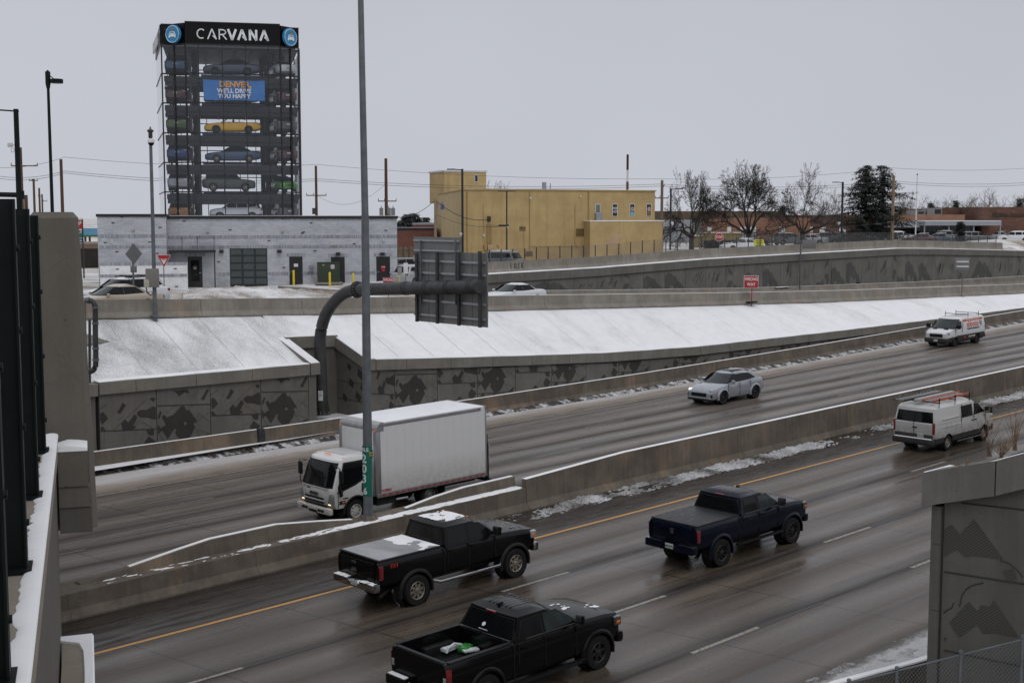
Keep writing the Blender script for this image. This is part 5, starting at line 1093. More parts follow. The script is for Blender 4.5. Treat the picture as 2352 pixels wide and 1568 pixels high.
# ---- the glass car tower
def z3(x, y): return (344.5 + .3003 * x, 34.5 + .3003 * y)
to = AT(434.6, 500, 112); to.z = 6.0; T_ = Frame(to, RIGHT + radians(12.4))
tw = thing('car_vending_tower', 'tall glass car tower with black CARVANA sign band, rising behind the grey brick building', 'tower', to, T_.a)
XB = T_.X(650, py=500); cd = .95
def tz(Y): return T_.Z(*z3(280, Y))
LV = [tz(Y) for Y in (1580, 1353, 1127, 900, 670, 445, 222)]; ZP = tz(55)
A, B_, C_, D_, E_, F_, G_, H_ = (0, 0), (XB, 0), (XB + .9, cd), (T_.X(692, cd, 500), cd), (T_.X(692, cd, 500) + .3, 12.6), (-.95, cd), (T_.X(380.5, cd, 500), cd), (T_.X(380.5, cd, 500) - .95, 12.6)
TG, to_n, oo = newmat('tower_glass'); k = N(to_n)
trn = k.n('ShaderNodeBsdfTransparent'); trn.inputs[0].default_value = (.90, .91, .93, 1); gls = k.n('ShaderNodeBsdfGlossy'); gls.inputs['Roughness'].default_value = .05; gls.inputs[0].default_value = (.8, .85, .9, 1)
mxs = k.n('ShaderNodeMixShader'); mxs.inputs[0].default_value = .062; k.l(trn.outputs[0], mxs.inputs[1]); k.l(gls.outputs[0], mxs.inputs[2]); k.l(mxs.outputs[0], oo.inputs[0])
STL = mat('dark_steel', (.010, .0105, .012), .6, .2, 2); STG = mat('grey_steel', (.10, .105, .115), .5, .2, 2); TRB = mat('blue_tray', (.03, .07, .16), .5, .2, 2); SIDEP = mat('pale_glass_panel', (.62, .64, .68), .15, .03, 1)
segs = [(G_, F_, [0, .0, 1]), (F_, A, [0, 1]), (A, B_, [0, .135, .385, .63, .87, 1]), (B_, C_, [0, 1]), (C_, D_, [0, 1])]
zbm = LV[0] - 6.2
levels = [LV[0]] + LV[1:]
def lerp2(p, q, t): return (p[0] + (q[0] - p[0]) * t, p[1] + (q[1] - p[1]) * t)
for (p, q, fr_) in segs:
    fr_ = sorted(set(fr_)); L_ = hypot(q[0] - p[0], q[1] - p[1]); nx_, ny_ = (q[1] - p[1]) / L_, -(q[0] - p[0]) / L_
    for z0, z1 in zip(levels, levels[1:]):
        for a, c in zip(fr_, fr_[1:]):
            u, v = lerp2(p, q, a), lerp2(p, q, c); b = MB(); b.poly([(u[0], u[1], z0), (v[0], v[1], z0), (v[0], v[1], z1), (u[0], u[1], z1)]); b.build('glass_panel', TG, tw, 0)
    for a in fr_:
        u = lerp2(p, q, a); b = MB(); wd = .075 if 0 < a < 1 else .12; b.box((u[0], u[1] + .0, (levels[0] + levels[-1]) / 2), (wd, wd, levels[-1] - levels[0] - .01), math.atan2(q[1] - p[1], q[0] - p[0])); b.build('mullion', BK, tw, 0)
    for z in levels:
        m_ = lerp2(p, q, .5); b = MB(); b.box((m_[0] + nx_ * .03, m_[1] + ny_ * .03, z), (L_ - .02, .14, .11), math.atan2(q[1] - p[1], q[0] - p[0])); b.build('transom', BK, tw, 0)
# left side wall, pale reflective panels
for z0, z1 in zip(levels, levels[1:]):
    b = MB(); b.prism([(G_[0] - .02, G_[1] + .05, z0 + .05), (H_[0], H_[1], z0 + .05), (H_[0], H_[1], z1 - .05), (G_[0] - .02, G_[1] + .05, z1 - .05)], (-.03, 0, 0)); b.build('side_panel', SIDEP, tw, 0)
    b = MB(); b.tube([(G_[0] - .06, G_[1], z1), (H_[0] - .06, H_[1], z1)], .05, 6); b.build('side_transom', BK, tw, 0)
# sign band
GRAN = mat('black_granite', (.003, .003, .0035), .35, .5, 30, spec=.2)
def band(p, q, z0, z1, m, name, th=.2, off=.08):
    L_ = hypot(q[0] - p[0], q[1] - p[1]); a = math.atan2(q[1] - p[1], q[0] - p[0]); m_ = lerp2(p, q, .5); nx_, ny_ = (q[1] - p[1]) / L_, -(q[0] - p[0]) / L_
    b = MB(); b.box((m_[0] + nx_ * (off - th / 2), m_[1] + ny_ * (off - th / 2), (z0 + z1) / 2), (L_ + .02, th, z1 - z0), a); return b.build(name, m, tw, 0)
zw = T_.Z(*z3(100, 75), cd)
for p, q, zz in ((A, B_, ZP), (F_, A, zw), (G_, F_, zw), (B_, C_, zw), (C_, D_, zw)):
    band(p, q, LV[-1] + .06, zz, GRAN, 'sign_band', .25, .12); band(p, q, zz - .02, zz + .06, BK, 'band_cap', .35, .18)
b = MB(); b.prism([(G_[0] - .1, G_[1], LV[-1] + .06), (H_[0] - .1, H_[1], LV[-1] + .06), (H_[0] - .1, H_[1], zw), (G_[0] - .1, G_[1], zw)], (.2, 0, 0)); b.build('sign_band', GRAN, tw, 0)
b = MB(); b.prism([(G_[0] - .25, 2.5, LV[-1] + .3), (H_[0] - .1, 10.5, LV[-1] + .3), (H_[0] - .1, 10.5, zw - .5), (G_[0] - .25, 2.5, zw - .5)], (-.12, 0, 0)); b.build('side_letters', mat('sign_grey', (.35, .36, .38), .4, .6, 3), tw, 0)
b = MB(); b.prism([G_ + (zw - .3,), A + (zw - .3,), B_ + (zw - .3,), D_ + (zw - .3,), E_ + (zw - .3,), H_ + (zw - .3,)], (0, 0, -.2)); b.build('roof', STL, tw, 0)
# CARVANA lettering from strokes, placed on the band
LET = mat('sign_letter_white', (.72, .76, .76), .5, .02, 5)
def ribbon(b, pts, w_, M, th=.06):
    for (x0, y0), (x1, y1) in zip(pts, pts[1:]):
        dx, dy = x1 - x0, y1 - y0; l = hypot(dx, dy); 
        if l < 1e-6: continue
        nx_, ny_ = -dy / l * w_ / 2, dx / l * w_ / 2; ex, ey = dx / l * w_ * .12, dy / l * w_ * .12
        q = [(x0 + nx_ - ex, y0 + ny_ - ey), (x1 + nx_ + ex, y1 + ny_ + ey), (x1 - nx_ + ex, y1 - ny_ + ey), (x0 - nx_ - ex, y0 - ny_ - ey)]
        b.prism([M @ Vector((x, y, 0)) for x, y in q], (M.to_3x3() @ Vector((0, 0, th))))
xs0, xs1 = T_.X(*(z3(355, 0)[0],), -.12, z3(0, 150)[1]), T_.X(z3(910, 0)[0], -.12, z3(0, 150)[1])
zc0, zc1 = T_.Z(*z3(600, 190), -.12), T_.Z(*z3(600, 112), -.12); hL = zc1 - zc0
Ms = face_mat(Vector((xs0, -.13, zc0)), (1, 0, 0), (0, 0, 1)); WW = xs1 - xs0
def letter(ch, x0, x1, wt):
    h = hL; w_ = x1 - x0; b = MB(); t2 = wt / 2
    if ch == 'C': c_ = [(x0 + w_ * .52 + (w_ * .5 - t2) * cos(radians(a)), h / 2 + (h / 2 - t2) * sin(radians(a))) for a in range(48, 313, 14)]; ribbon(b, c_, wt, Ms)
    if ch == 'A': ribbon(b, [(x0 + t2, 0), (x0 + w_ * .5, h - t2 * .2)], wt, Ms); ribbon(b, [(x1 - t2, 0), (x0 + w_ * .5, h - t2 * .2)], wt, Ms); ribbon(b, [(x1 - w_ * .42, h * .34), (x1 - w_ * .12, h * .05)], wt * .9, Ms)
    if ch == 'R': ribbon(b, [(x0 + t2, 0), (x0 + t2, h)], wt, Ms); ribbon(b, [(x0, h - t2), (x0 + w_ * .55, h - t2)] + [(x0 + w_ * .55 + h * .26 * cos(radians(a)), h * .72 - t2 * .2 + (h * .27 - t2) * sin(radians(a))) for a in range(75, -91, -15)] + [(x0, h * .44)], wt, Ms); ribbon(b, [(x0 + w_ * .5, h * .44), (x1, 0)], wt, Ms)
    if ch == 'V': ribbon(b, [(x0 + t2, h), (x0 + w_ * .5, 0)], wt, Ms); ribbon(b, [(x1 - t2, h), (x0 + w_ * .5, 0)], wt, Ms)
    if ch == 'N': ribbon(b, [(x0 + t2, 0), (x0 + t2, h)], wt, Ms); ribbon(b, [(x1 - t2, 0), (x1 - t2, h)], wt, Ms); ribbon(b, [(x0 + t2, h), (x1 - t2, 0)], wt, Ms)
    b.build('sign_letter', LET, tw, 0)
for ch, a, c, wt in (('C', 355, 425, .10), ('A', 436, 510, .10), ('R', 524, 583, .10), ('V', 588, 664, .19), ('A', 664, 740, .19), ('N', 754, 820, .19), ('A', 834, 910, .19)): letter(ch, (a - 355) / 555 * WW, (c - 355) / 555 * WW, wt)
# round signs on the chamfers
BLU = mat('sign_blue', (.02, .21, .42), .4, .04, 4); GOLD = mat('halo_gold', (.40, .24, .04), .5)
for (cx_, cy_, ang) in ((170, 147, -38), (1077, 172, 40)):
    yy = .1; p = T_.L(*z3(cx_, cy_), yy); a = radians(ang); n_ = Vector((sin(a), -cos(a), 0)); rg = Vector((cos(a), sin(a), 0))
    M = face_mat(p, rg, (0, 0, 1)); b = MB(); b.lathe([(.001, .0), (.74, 0), (.76, .02), (.76, .24), (.74, .26), (.001, .26)], M @ Matrix.Translation((0, 0, -.26)), 36); ds = b.build('round_sign', BLU, tw, 30)
    b = MB(); b.tube([M @ Vector((.68 * cos(q * pi / 18), .68 * sin(q * pi / 18), .005)) for q in range(37)], .022, 4); b.build('sign_ring', LET, ds)
    b = MB(); ic = [(-.36, -.30), (-.36, -.05), (-.30, .04), (-.22, .20), (.22, .20), (.30, .04), (.36, -.05), (.36, -.30), (.24, -.30), (.24, -.22), (-.24, -.22), (-.24, -.30)]
    b.prism([M @ Vector((x, y, .004)) for x, y in ic], n_ * .03); b.cur = 1; b.prism([M @ Vector((x, y, .03)) for x, y in ((-.22, .05), (-.17, .15), (.17, .15), (.22, .05))], n_ * .012)
    for s in (-1, 1): b.prism([M @ Vector((x * s, y, .03)) for x, y in ((.15, -.04), (.29, .0), (.29, -.07), (.19, -.08))], n_ * .012)
    b.build('car_icon', [LET, BLU], ds, 0)
    b = MB(); b.tube([M @ Vector((.17 * cos(q * pi / 9), .36 + .06 * sin(q * pi / 9), .02)) for q in range(19)], .022, 5); b.build('halo_icon', GOLD, ds)
    b = MB(); back = p - n_ * .26; b.tube([back, back - n_ * .9], .05, 5); b.tube([back + Vector((0, 0, .4)), back - n_ * .9 + Vector((0, 0, -.3))], .03, 4); b.tube([back - Vector((0, 0, .4)), back - n_ * .9 + Vector((0, 0, .3))], .03, 4); b.build('bracket', BK, ds)
# interior: decks, columns, rear frame
for i, z in enumerate(levels[:-1] if True else []):
    for (x0, x1, y0, y1, m) in ((G_[0] + .15, D_[0] - .12, 1.05, 4.2, STL), (G_[0] - .2, D_[0] - .1, 10.4, 12.4, STL), (-.1, .8, 4.2, 10.4, STL), (6.9, 7.9, 4.2, 10.4, STL)):
        b = MB(); b.bb(x0, x1, y0, y1, z - .42, z - .16); b.build('deck', m, tw, 0)
    b = MB()
    for y in (1.15, 4.2, 7.5, 10.5): b.bb(G_[0] + .15, D_[0] - .15, y - .08, y + .08, z - .62, z - .42)
    for x in (.2, 2.6, 5.0, 7.3, 8.6): b.bb(x - .06, x + .06, 1.1, 12.3, z - .55, z - .43)
    b.build('floor_beams', STL, tw, 0)
    wallb = MB(); wallb.bb(G_[0] + .2, D_[0] - .2, 1.28, 1.34, z - (.98 if i else .3), z - .43); wallb.build('floor_fascia', STL, tw, 0)
    b = MB(); b.bb(G_[0], D_[0], 12.4, 12.5, z + 1.55, z + 1.63); b.bb(G_[0], D_[0], 12.4, 12.5, z - .1, z + .1); b.build('rear_rail', STL, tw, 0)
ztop = levels[-1]
b = MB(); b.bb(G_[0] + .15, D_[0] - .12, 1.05, 12.4, ztop - .3, ztop - .1)
for q in range(7): b.bb(.2 + q * 1.3, .32 + q * 1.3, 1, 12.4, ztop - .55, ztop - .3)
b.build('ceiling', STL, tw, 0)
def col(x, y, w_, d_, m=None, nm='column'): b = MB(); b.bb(x - w_ / 2, x + w_ / 2, y - d_ / 2, y + d_ / 2, levels[0], ztop - .1); b.build(nm, m or STL, tw, 0)
for x, y, w_, d_ in ((.35, 1.3, .14, .2), (.95, 1.6, .10, .2), (.7, 4.2, .5, .3), (6.9, 4.4, .55, .4), (7.5, 4.4, .3, .3), (8.0, 1.6, .14, .2), (6.6, 8, .6, .3), (7.3, 10.8, .9, .2), (.4, 10.8, .3, .3), (G_[0] + .5, 4.4, .16, .2), (-1.0, 4.4, .12, .2), (8.9, 4.6, .12, .12), (9.3, 4.6, .1, .1), (8.3, 5.0, .3, .2)): col(x, y, w_, d_)
for x in fr(1.5, 6.0, 3): col(x, 12.45, .07, .07, STL, 'rear_mullion')
for x in fr(G_[0], -.3, 3): col(x, 12.45, .06, .06, STL, 'rear_mullion')
for y in (2.2, 4.2, 6.2, 8.2, 10.2, 12.2): col(D_[0] + .12, y, .10, .14, mat('pale_mullion', (.5, .52, .56), .4), 'side_mullion')
col(D_[0] - .02, cd + .1, .2, .2)
# banner
bt = T_.L(*z3(405, 493), .35); bb_ = T_.L(*z3(880, 658), .35); BAN = mat('banner_blue', (.035, .19, .52), .6, .08, 1.5, bump=.1)
bn = thing('banner', 'blue banner reading DENVER, WE\'LL DRIVE YOU HAPPY, hung inside the car tower', 'banner', T_.M @ Vector((bt.x, .35, bb_.z)), T_.a)
bw, bhh = bb_.x - bt.x, bt.z - bb_.z; nn = 24; b = MB(); vs = []
for j in range(9):
    for i in range(nn + 1):
        u, v = i / nn, j / 8; sag = -.05 * sin(pi * u * 3) ** 2 * v; vs.append((bw * u + (.06 if v < .5 else 0) * (1 - 2 * v) * (1 if u < .5 else 0), .03 * sin(u * 9 + v * 3) + .02 * sin(u * 23), bhh * v + sag))
b.add(vs + [(x, y + .02, z) for x, y, z in vs], [(j * (nn + 1) + i, j * (nn + 1) + i + 1, (j + 1) * (nn + 1) + i + 1, (j + 1) * (nn + 1) + i) for j in range(8) for i in range(nn)] + [(225 + j * (nn + 1) + i, 225 + j * (nn + 1) + i + 1, 225 + (j + 1) * (nn + 1) + i + 1, 225 + (j + 1) * (nn + 1) + i) for j in range(8) for i in range(nn)]); b.build('cloth', BAN, bn, 60)
TXO = mat('banner_orange', (.78, .36, .04), .6); TXW = mat('banner_white', (.78, .80, .84), .6)
text('banner_text', 'DENVER,', .68, face_mat(Vector((bw * .52, -.14, bhh * .76)), (1, 0, 0), (0, 0, 1)), TXO, bn, .004, .022, 1.0); text('banner_text', "WE'LL DRIVE", .50, face_mat(Vector((bw * .5, -.14, bhh * .45)), (1, 0, 0), (0, 0, 1)), TXW, bn, .004, .018); text('banner_text', 'YOU HAPPY', .50, face_mat(Vector((bw * .5, -.14, bhh * .19)), (1, 0, 0), (0, 0, 1)), TXW, bn, .004, .018)
# cars in the tower
def sedan(P, rim=RIMG, **k):
    d = dict(paint=P, r=.33, ax=(1.38, -1.38), hw=.92, ty=.90, tw=.21, rim=rim, spk=5, rr=.68, arch=.38, edge=.12, crown=.03, kf=.34, kr=.25, det=0,
        st=[(2.38, .34, .60, .60), (2.30, .24, .70, .78), (2.0, .20, .80, .89), (1.3, .18, .90, .92), (0, .18, .93, .925), (-1.3, .20, .96, .92), (-2.1, .28, .98, .86), (-2.38, .38, .90, .76), (-2.44, .48, .80, .68)],
        cab=[(.90, 1.15, -1.85, .86), (.93, 1.08, -1.80, .84), (1.36, .30, -1.02, .64), (1.41, .10, -.80, .52)], ws=(.96, 1.33, .92), bg=(.98, 1.32, .85),
        side=[[(.85, .99), (.32, 1.30), (-.12, 1.33), (-.14, .98)], [(-.22, .98), (-.20, 1.33), (-.80, 1.31), (-1.25, 1.02)]]); d.update(k); return d
def suvs(P, rim=RIMG, **k):
    d = sedan(P, rim); d.update(dict(r=.35, arch=.40, hw=.93, st=[(2.24, .38, .74, .62), (2.16, .28, .88, .80), (1.8, .24, .98, .91), (1.2, .22, 1.05, .93), (-1.9, .24, 1.10, .93), (-2.24, .34, 1.06, .86), (-2.32, .44, .96, .78)],
        cab=[(1.02, 1.30, -2.20, .87), (1.06, 1.20, -2.17, .85), (1.56, .45, -1.90, .70), (1.62, .22, -1.75, .60)], ws=(1.08, 1.52, .92), bg=(1.10, 1.50, .85),
        side=[[(.98, 1.12), (.46, 1.48), (.0, 1.53), (-.05, 1.11)], [(-.12, 1.11), (-.08, 1.53), (-.95, 1.53), (-.98, 1.13)], [(-1.06, 1.14), (-1.04, 1.52), (-1.62, 1.48), (-1.80, 1.22)]])); d.update(k); return d
def lights(T, S, tl=True):
    xs = [s[0] for s in S['st']]; tail = min(xs); nose = max(xs); zt = S['st'][-2][2]; w_ = S['st'][-2][3]; zn = S['st'][1][2]
    for sd in (-1, 1): part(T, 'tail_light', TLR, rb((tail + .13, sd * (w_ - .12), zt - .12), (.16, .26, .16), .03)); part(T, 'headlight', HLG, rb((nose - .22, sd * (S['st'][1][3] - .18), zn - .08), (.26, .26, .13), .04))
    part(T, 'licence_plate', PLT, rb((tail - .01, 0, zt - .25), (.03, .32, .14), .01)); part(T, 'grille', BLKP, rb((nose - .03, 0, zn - .17), (.06, .8, .16), .02))
    for sd in (-1, 1): part(T, 'mirror', S['paint'], rb((.78, sd * (S['hw'] + .09), S['cab'][0][0] + .1), (.12, .17, .13), .04))
PY = paint('yellow_paint', (.78, .42, .006), .3, dirt=0); PBS = paint('steel_blue_paint', (.035, .07, .14), .3, .2, dirt=0); POL = paint('olive_grey_paint', (.045, .05, .038), .3, dirt=0); PWT = paint('gloss_white', (.62, .64, .66), .3, dirt=0)
PBD = paint('slate_blue_paint', (.04, .06, .10), .3, .2, dirt=0); PRD = paint('dark_red_paint', (.06, .014, .016), .3, dirt=0); PGR = paint('green_paint', (.05, .09, .012), .3, dirt=0); PGL = paint('lime_green_paint', (.06, .24, .02), .3, dirt=0)
PB2 = paint('bright_blue_paint', (.012, .035, .14), .3, dirt=0); POR = paint('orange_paint', (.55, .20, .02), .3, dirt=0); PGY = paint('dark_grey_paint', (.06, .065, .07), .3, dirt=0); PSV = paint('silver_grey_paint', (.32, .33, .35), .3, .2, dirt=0); PBG = paint('beige_paint', (.42, .36, .28), .32, .2, dirt=.15)
def incar(kind, P, x, y, lvl, head, label, **k):
    S = (sedan if kind == 'sedan' else suvs)(P, **k); z = levels[lvl] + .10
    t = make_car('display_car', label, 'car', T_.M @ Vector((x, y, z)), T_.a + head, 0, S, 'cars stored in the glass tower'); lights(t, S); return t
mainx = T_.X(z3(630, 0)[0], 2.6, 300)
TX = [('suv', PWT, 0, pi, 'white compact suv on the lowest visible tower floor, nose to the left', dict(zclad=.5, lower=BLKP)),
      ('suv', POL, 1, 0, 'olive grey boxy hatchback on the second visible tower floor, nose to the right', dict(cab=[(1.02, 1.15, -2.05, .88), (1.06, 1.05, -2.03, .86), (1.60, .50, -1.95, .76), (1.66, .30, -1.85, .66)], side=[[(.85, 1.14), (.50, 1.44), (-.05, 1.50), (-.10, 1.12)], [(-.30, 1.12), (-.28, 1.50), (-1.1, 1.50), (-1.12, 1.14)]])),
      ('sedan', PBS, 2, pi, 'blue sedan on the third visible tower floor, nose to the left', {}),
      ('sedan', PY, 3, pi, 'bright yellow convertible on the middle of the glass tower', dict(rim=RIMB, cab=[(.90, 1.05, -1.30, .86), (.93, .98, -1.28, .84), (.96, .93, -1.26, .82), (.965, .92, -1.25, .80)], ws=(.905, .95, .5), bg=(.905, .95, .5), side=[])),
      ('sedan', PGY, 4, pi, 'dark car mostly hidden behind the blue DENVER banner', {}),
      ('sedan', PBD, 5, pi, 'slate blue coupe on the top floor, under the CARVANA sign', dict(rim=RIMB))]
for kind, P, lvl, hd, lb, k_ in TX:
    dx = -.35 if lvl == 1 else (.15 if lvl == 0 else 0)
    t = incar(kind, P, mainx + dx, 2.7, lvl, hd, lb, **k_)
    if lvl == 3:
        part(t, 'windshield_frame', BLKP, tb_([(.95, -.74, .92), (.42, -.60, 1.30), (.42, .60, 1.30), (.95, .74, .92)], .03, 6)); part(t, 'seat', BLKP, *[rb((-.1, y, 1.0), (.18, .45, .4), .06) for y in (-.38, .38)])
    b = MB(); b.rbox((mainx, 2.7, levels[lvl] + .02), (5.1, 2.2, .14), .02); b.build('parking_tray', TRB, tw)
LX, RX = T_.X(z3(232, 0)[0], 3.2, 300), T_.X(z3(1000, 0)[0], 3.2, 300)
for lvl, (kl, PL_, ll) in enumerate((('suv', paint('muted_orange', (.28, .11, .02), .3, dirt=0), 'orange off-roader seen from behind, low at the left of the tower'), ('suv', PSV, 'silver suv seen from behind, at the left above the orange off-roader'), ('suv', PB2, 'bright blue suv seen from behind, at the left of the blue sedan'), ('suv', PGR, 'olive green suv seen from behind, at the left of the yellow convertible'), ('suv', PRD, 'dark red suv seen from behind, at the left of the blue banner'), ('suv', PBS, 'blue suv seen from behind, at the top left of the tower'))):
    incar(kl, PL_, LX, 3.6, lvl, pi / 2 - .12, ll)
for lvl, (kl, PL_, ll) in enumerate((('suv', PGY, 'dark grey suv low at the right of the tower, beside the white suv'), ('sedan', PGL, 'lime green car at the right of the boxy olive hatchback'), ('suv', PRD, 'dark red suv at the right of the blue sedan in the tower'), ('suv', PGY, 'dark grey suv at the right of the yellow convertible'), ('suv', PRD, 'dark red suv at the right of the blue banner'), ('sedan', PWT, 'white car at the top right of the tower'))):
    incar(kl, PL_, RX, 3.6, lvl, pi / 2 + .25 + pi * (lvl in (1,)), ll)
# ---- yellow block building
YB = brick('yellow_block', (.42, .30, .135), (.44, .312, .14), (.36, .26, .115), .42, .21, bump=.15); YBL = mat('yellow_stucco', (.44, .33, .165), .85, .1, .6, bump=.1); YPAT = mat('pale_patch_paint', (.42, .30, .19), .85, .12, 1); YTR = mat('yellow_trim', (.33, .23, .09), .7)
yo = AT(1066, 597, 127); yo.z = 6.9; Y_ = Frame(yo, RIGHT + radians(20))
yb = thing('yellow_building', 'large yellow painted block building with a small rooftop penthouse and graffiti windows', 'building', yo, Y_.a)
ztY = Y_.Z(1066, 437); xe = Y_.X(1504, 0, 500); lb_ = Y_.I @ AT(1002, 448, 157)
b = MB(); pl_ = [(0, 0), (xe, 0), (xe, 16), (lb_.x + 8, lb_.y), (lb_.x, lb_.y)]
b.prism([(x, y, -1.5) for x, y in pl_], (0, 0, ztY + 1.5)); b.build('wall', YB, yb, 0)
b = MB(); b.prism([(-.012, -.0, -1.4), (lb_.x - .012, lb_.y, -1.4), (lb_.x - .012, lb_.y, ztY - .05), (-.012, 0, ztY - .05)], (-.03, 0, 0)); b.build('stucco_side', YBL, yb, 0)
b = MB(); b.prism([(x, y, ztY + .001) for x, y in [(-.1, -.1), (xe + .1, -.1), (xe + .1, 16), (lb_.x + 8, lb_.y), (lb_.x - .1, lb_.y)]], (0, 0, .12)); b.build('parapet', YTR, yb, 0)
b = MB(); b.prism([(x, y, ztY + .122) for x, y in [(.2, .2), (xe - .2, .2), (xe - .2, 15.8), (lb_.x + 8, lb_.y - .2), (lb_.x + .2, lb_.y - .2)]], (0, 0, .03)); b.build('roof', SN, yb, 0)
px0, px1 = Y_.L(1021, 470, 24).x, Y_.L(1117, 470, 24).x; zpt = Y_.L(1070, 395, 24).z
wallbox('penthouse', px0, px1, 24, 30, ztY - 1, zpt, YB, yb); wallbox('penthouse_cap', px0 - .1, px1 + .1, 23.9, 30.1, zpt, zpt + .18, mat('white_cap', (.5, .5, .52), .6), yb)
def ywin(a, c, t, bt, y=0, m=GL, fm=None):
    xa, xb, zb, za = Y_.X(a, y, 480), Y_.X(c, y, 480), Y_.Z(a, t, y), Y_.Z(a, bt, y)
    f_ = wallbox('window', xa - .06, xb + .06, y - .05, y + .02, za - .06, zb + .06, fm or WHP, yb); wallbox('pane', xa, xb, y - .07, y - .051, za, zb, m, f_); return f_, xa, xb, za, zb
DG = mat('dark_window', (.012, .012, .014), .15)
ywin(1091, 1097, 403, 417, 24, DG)
f1, a_, b2, z1_, z2_ = ywin(1368.5, 1377.5, 470, 488, 0, mat('grey_green_pane', (.12, .15, .15), .2)); wallbox('air_conditioner', a_ - .1, b2 + .15, -.35, -.01, z1_ - .95, z1_ - .05, GRP, yb)
for (a, c, txt) in ((1407, 1417, 'POP\nHOT'), (1447, 1456.5, ''), (1485, 1494.5, '')):
    f1, a_, b2, z1_, z2_ = ywin(a, c, 469.5, 496, 0, DG)
    if txt: text('window_text', txt, .34, face_mat(Vector(((a_ + b2) / 2, -.085, (z1_ + z2_) / 2)), (1, 0, 0), (0, 0, 1)), WHP, f1, .003, .006, .8)
    else:
        cm = mat('mural_brown', (.22, .10, .03), .6, .5, 3); wallbox('mural', a_ + .02, b2 - .02, -.08, -.071, z1_ + .45, z2_ - .3, cm, f1); wallbox('mural', a_ + .05, b2 - .05, -.082, -.074, z1_ + .02, z1_ + .4, mat('mural_blue', (.15, .38, .45), .6) if a < 1460 else cm, f1)
        b = MB(); m_ = (a_ + b2) / 2
        for s in (-1, 1): b.tube([(m_ + s * .05, -.09, z1_ + .5), (m_ + s * .10, -.09, z1_ + .7), (m_ + s * .05, -.09, z1_ + .9)], .03, 5)
        b.build('mural_figure', WHP, f1)
ex0, ex1 = Y_.X(1355, -1.6), Y_.X(1522, -1.6, 520); zex = Y_.Z(1440, 508.5, -1.6)
wallbox('annex', ex0, ex1, -1.6, 9, -1.5, zex, YB, yb); wallbox('annex_roof', ex0 - .05, ex1 + .05, -1.65, 9.05, zex + .001, zex + .09, SN, yb)
for (a, c, t, bt) in ((1408, 1430, 538, 548), (1395, 1420, 548, 560), (1362, 1372, 560, 575)): wallbox('paint_patch', Y_.X(a, -1.6), Y_.X(c, -1.6), -1.615, -1.601, Y_.Z(a, bt, -1.6), Y_.Z(a, t, -1.6), YPAT, yb)
LOU = mat('louvre', (.12, .085, .035), .7)
for (a, c, t, bt) in ((1193, 1207, 520, 530), (1323, 1345, 525, 543), (1207, 1223, 577, 589)):
    x0, x1, z0, z1 = Y_.X(a), Y_.X(c), Y_.Z(a, bt), Y_.Z(a, t); f1 = wallbox('vent', x0, x1, -.02, .01, z0, z1, LOU, yb); b = MB(); n = max(3, int((z1 - z0) / .13))
    for q in range(n): b.box(((x0 + x1) / 2, -.05, z0 + (z1 - z0) * (q + .5) / n), (x1 - x0, .06, .03))
    b.build('louvre_slats', YTR, f1, 0)
for (pts, r) in (([(1073, 439), (1073, 590)], .05), ([(1320, 470), (1320, 560), (1330, 570)], .02), ([(1216, 439), (1216, 580)], .035), ([(1351, 439), (1351, 505)], .06), ([(1216, 566), (1345, 566), (1352, 540)], .02), ([(1118, 515), (1118, 568)], .03), ([(1121, 515), (1121, 568)], .03), ([(1125, 515), (1125, 568)], .03), ([(1128, 515), (1128, 568)], .03), ([(1118, 517), (1160, 519)], .02), ([(1110, 500), (1112, 560)], .02), ([(1203, 520), (1203, 565), (1207, 575)], .015), ([(1110, 470), (1110, 500)], .02)):
    b = MB(); b.tube([(Y_.X(x), -.06, Y_.Z(x, y)) for x, y in pts], r, 6); b.build('conduit', YTR, yb)
for (a, c, t, bt, m) in ((1111, 1117, 562, 575, YTR), (1119, 1130, 562, 579, YPAT), (1142, 1146, 562, 566, YPAT), (1215, 1219, 453, 457, WHP), (1108, 1111, 538, 543, WHP), (1119, 1126, 497, 509, BK), (1330, 1333, 450, 453, WHP)):
    b = MB(); xa, xb, z0, z1 = Y_.X(a), Y_.X(c), Y_.Z(a, bt), Y_.Z(a, t); b.rbox(((xa + xb) / 2, -.12, (z0 + z1) / 2), (xb - xa, .22, z1 - z0), .02); b.build('service_box', m, yb)
ly = (lb_.y) * .75; 
text('wall_text', 'Schulhaus', 1.15, face_mat(Vector((lb_.x * .72 - .06, lb_.y * .72, Y_.Z(1018, 474, lb_.y * .7))), Vector((-lb_.x, -lb_.y, 0)), (0, 0, 1)), mat('blue_wall_paint', (.05, .08, .3), .6), yb, .01, .02)
for (px, w_, h_) in ((1250, .9, 1.0), (1176, 1.6, .4), (1264, .2, .9), (1300, .15, .4)):
    x = Y_.X(px, 6, 437); b = MB(); b.tube([(x, 6, ztY), (x, 6, ztY + h_)], w_ / 4, 10); b.build('roof_vent', WHP if h_ < .9 else GRP, yb)
x = Y_.X(1441, 12, 437); b = MB(); b.tube([(x, 12, ztY), (x, 12, ztY + 1.3)], .14, 10); b.cur = 1; b.tube([(x, 12, ztY + 1.3), (x, 12, ztY + 2.6)], .12, 10); b.cur = 2; b.tube([(x, 12, ztY + 2.6), (x, 12, ztY + 4.3)], .13, 10)
b.build('chimney_pipe', [mat('rusty_pipe', (.14, .055, .03), .8), WHP, mat('dark_rust_pipe', (.04, .02, .018), .8)], yb)
b = MB(); x = Y_.X(1545 - 19, -1.2, 540); b.tube([(xe + .4, .5, 3.0), (xe + .4, .5, zex)], .06, 5); b.build('stair_post', BK, yb)
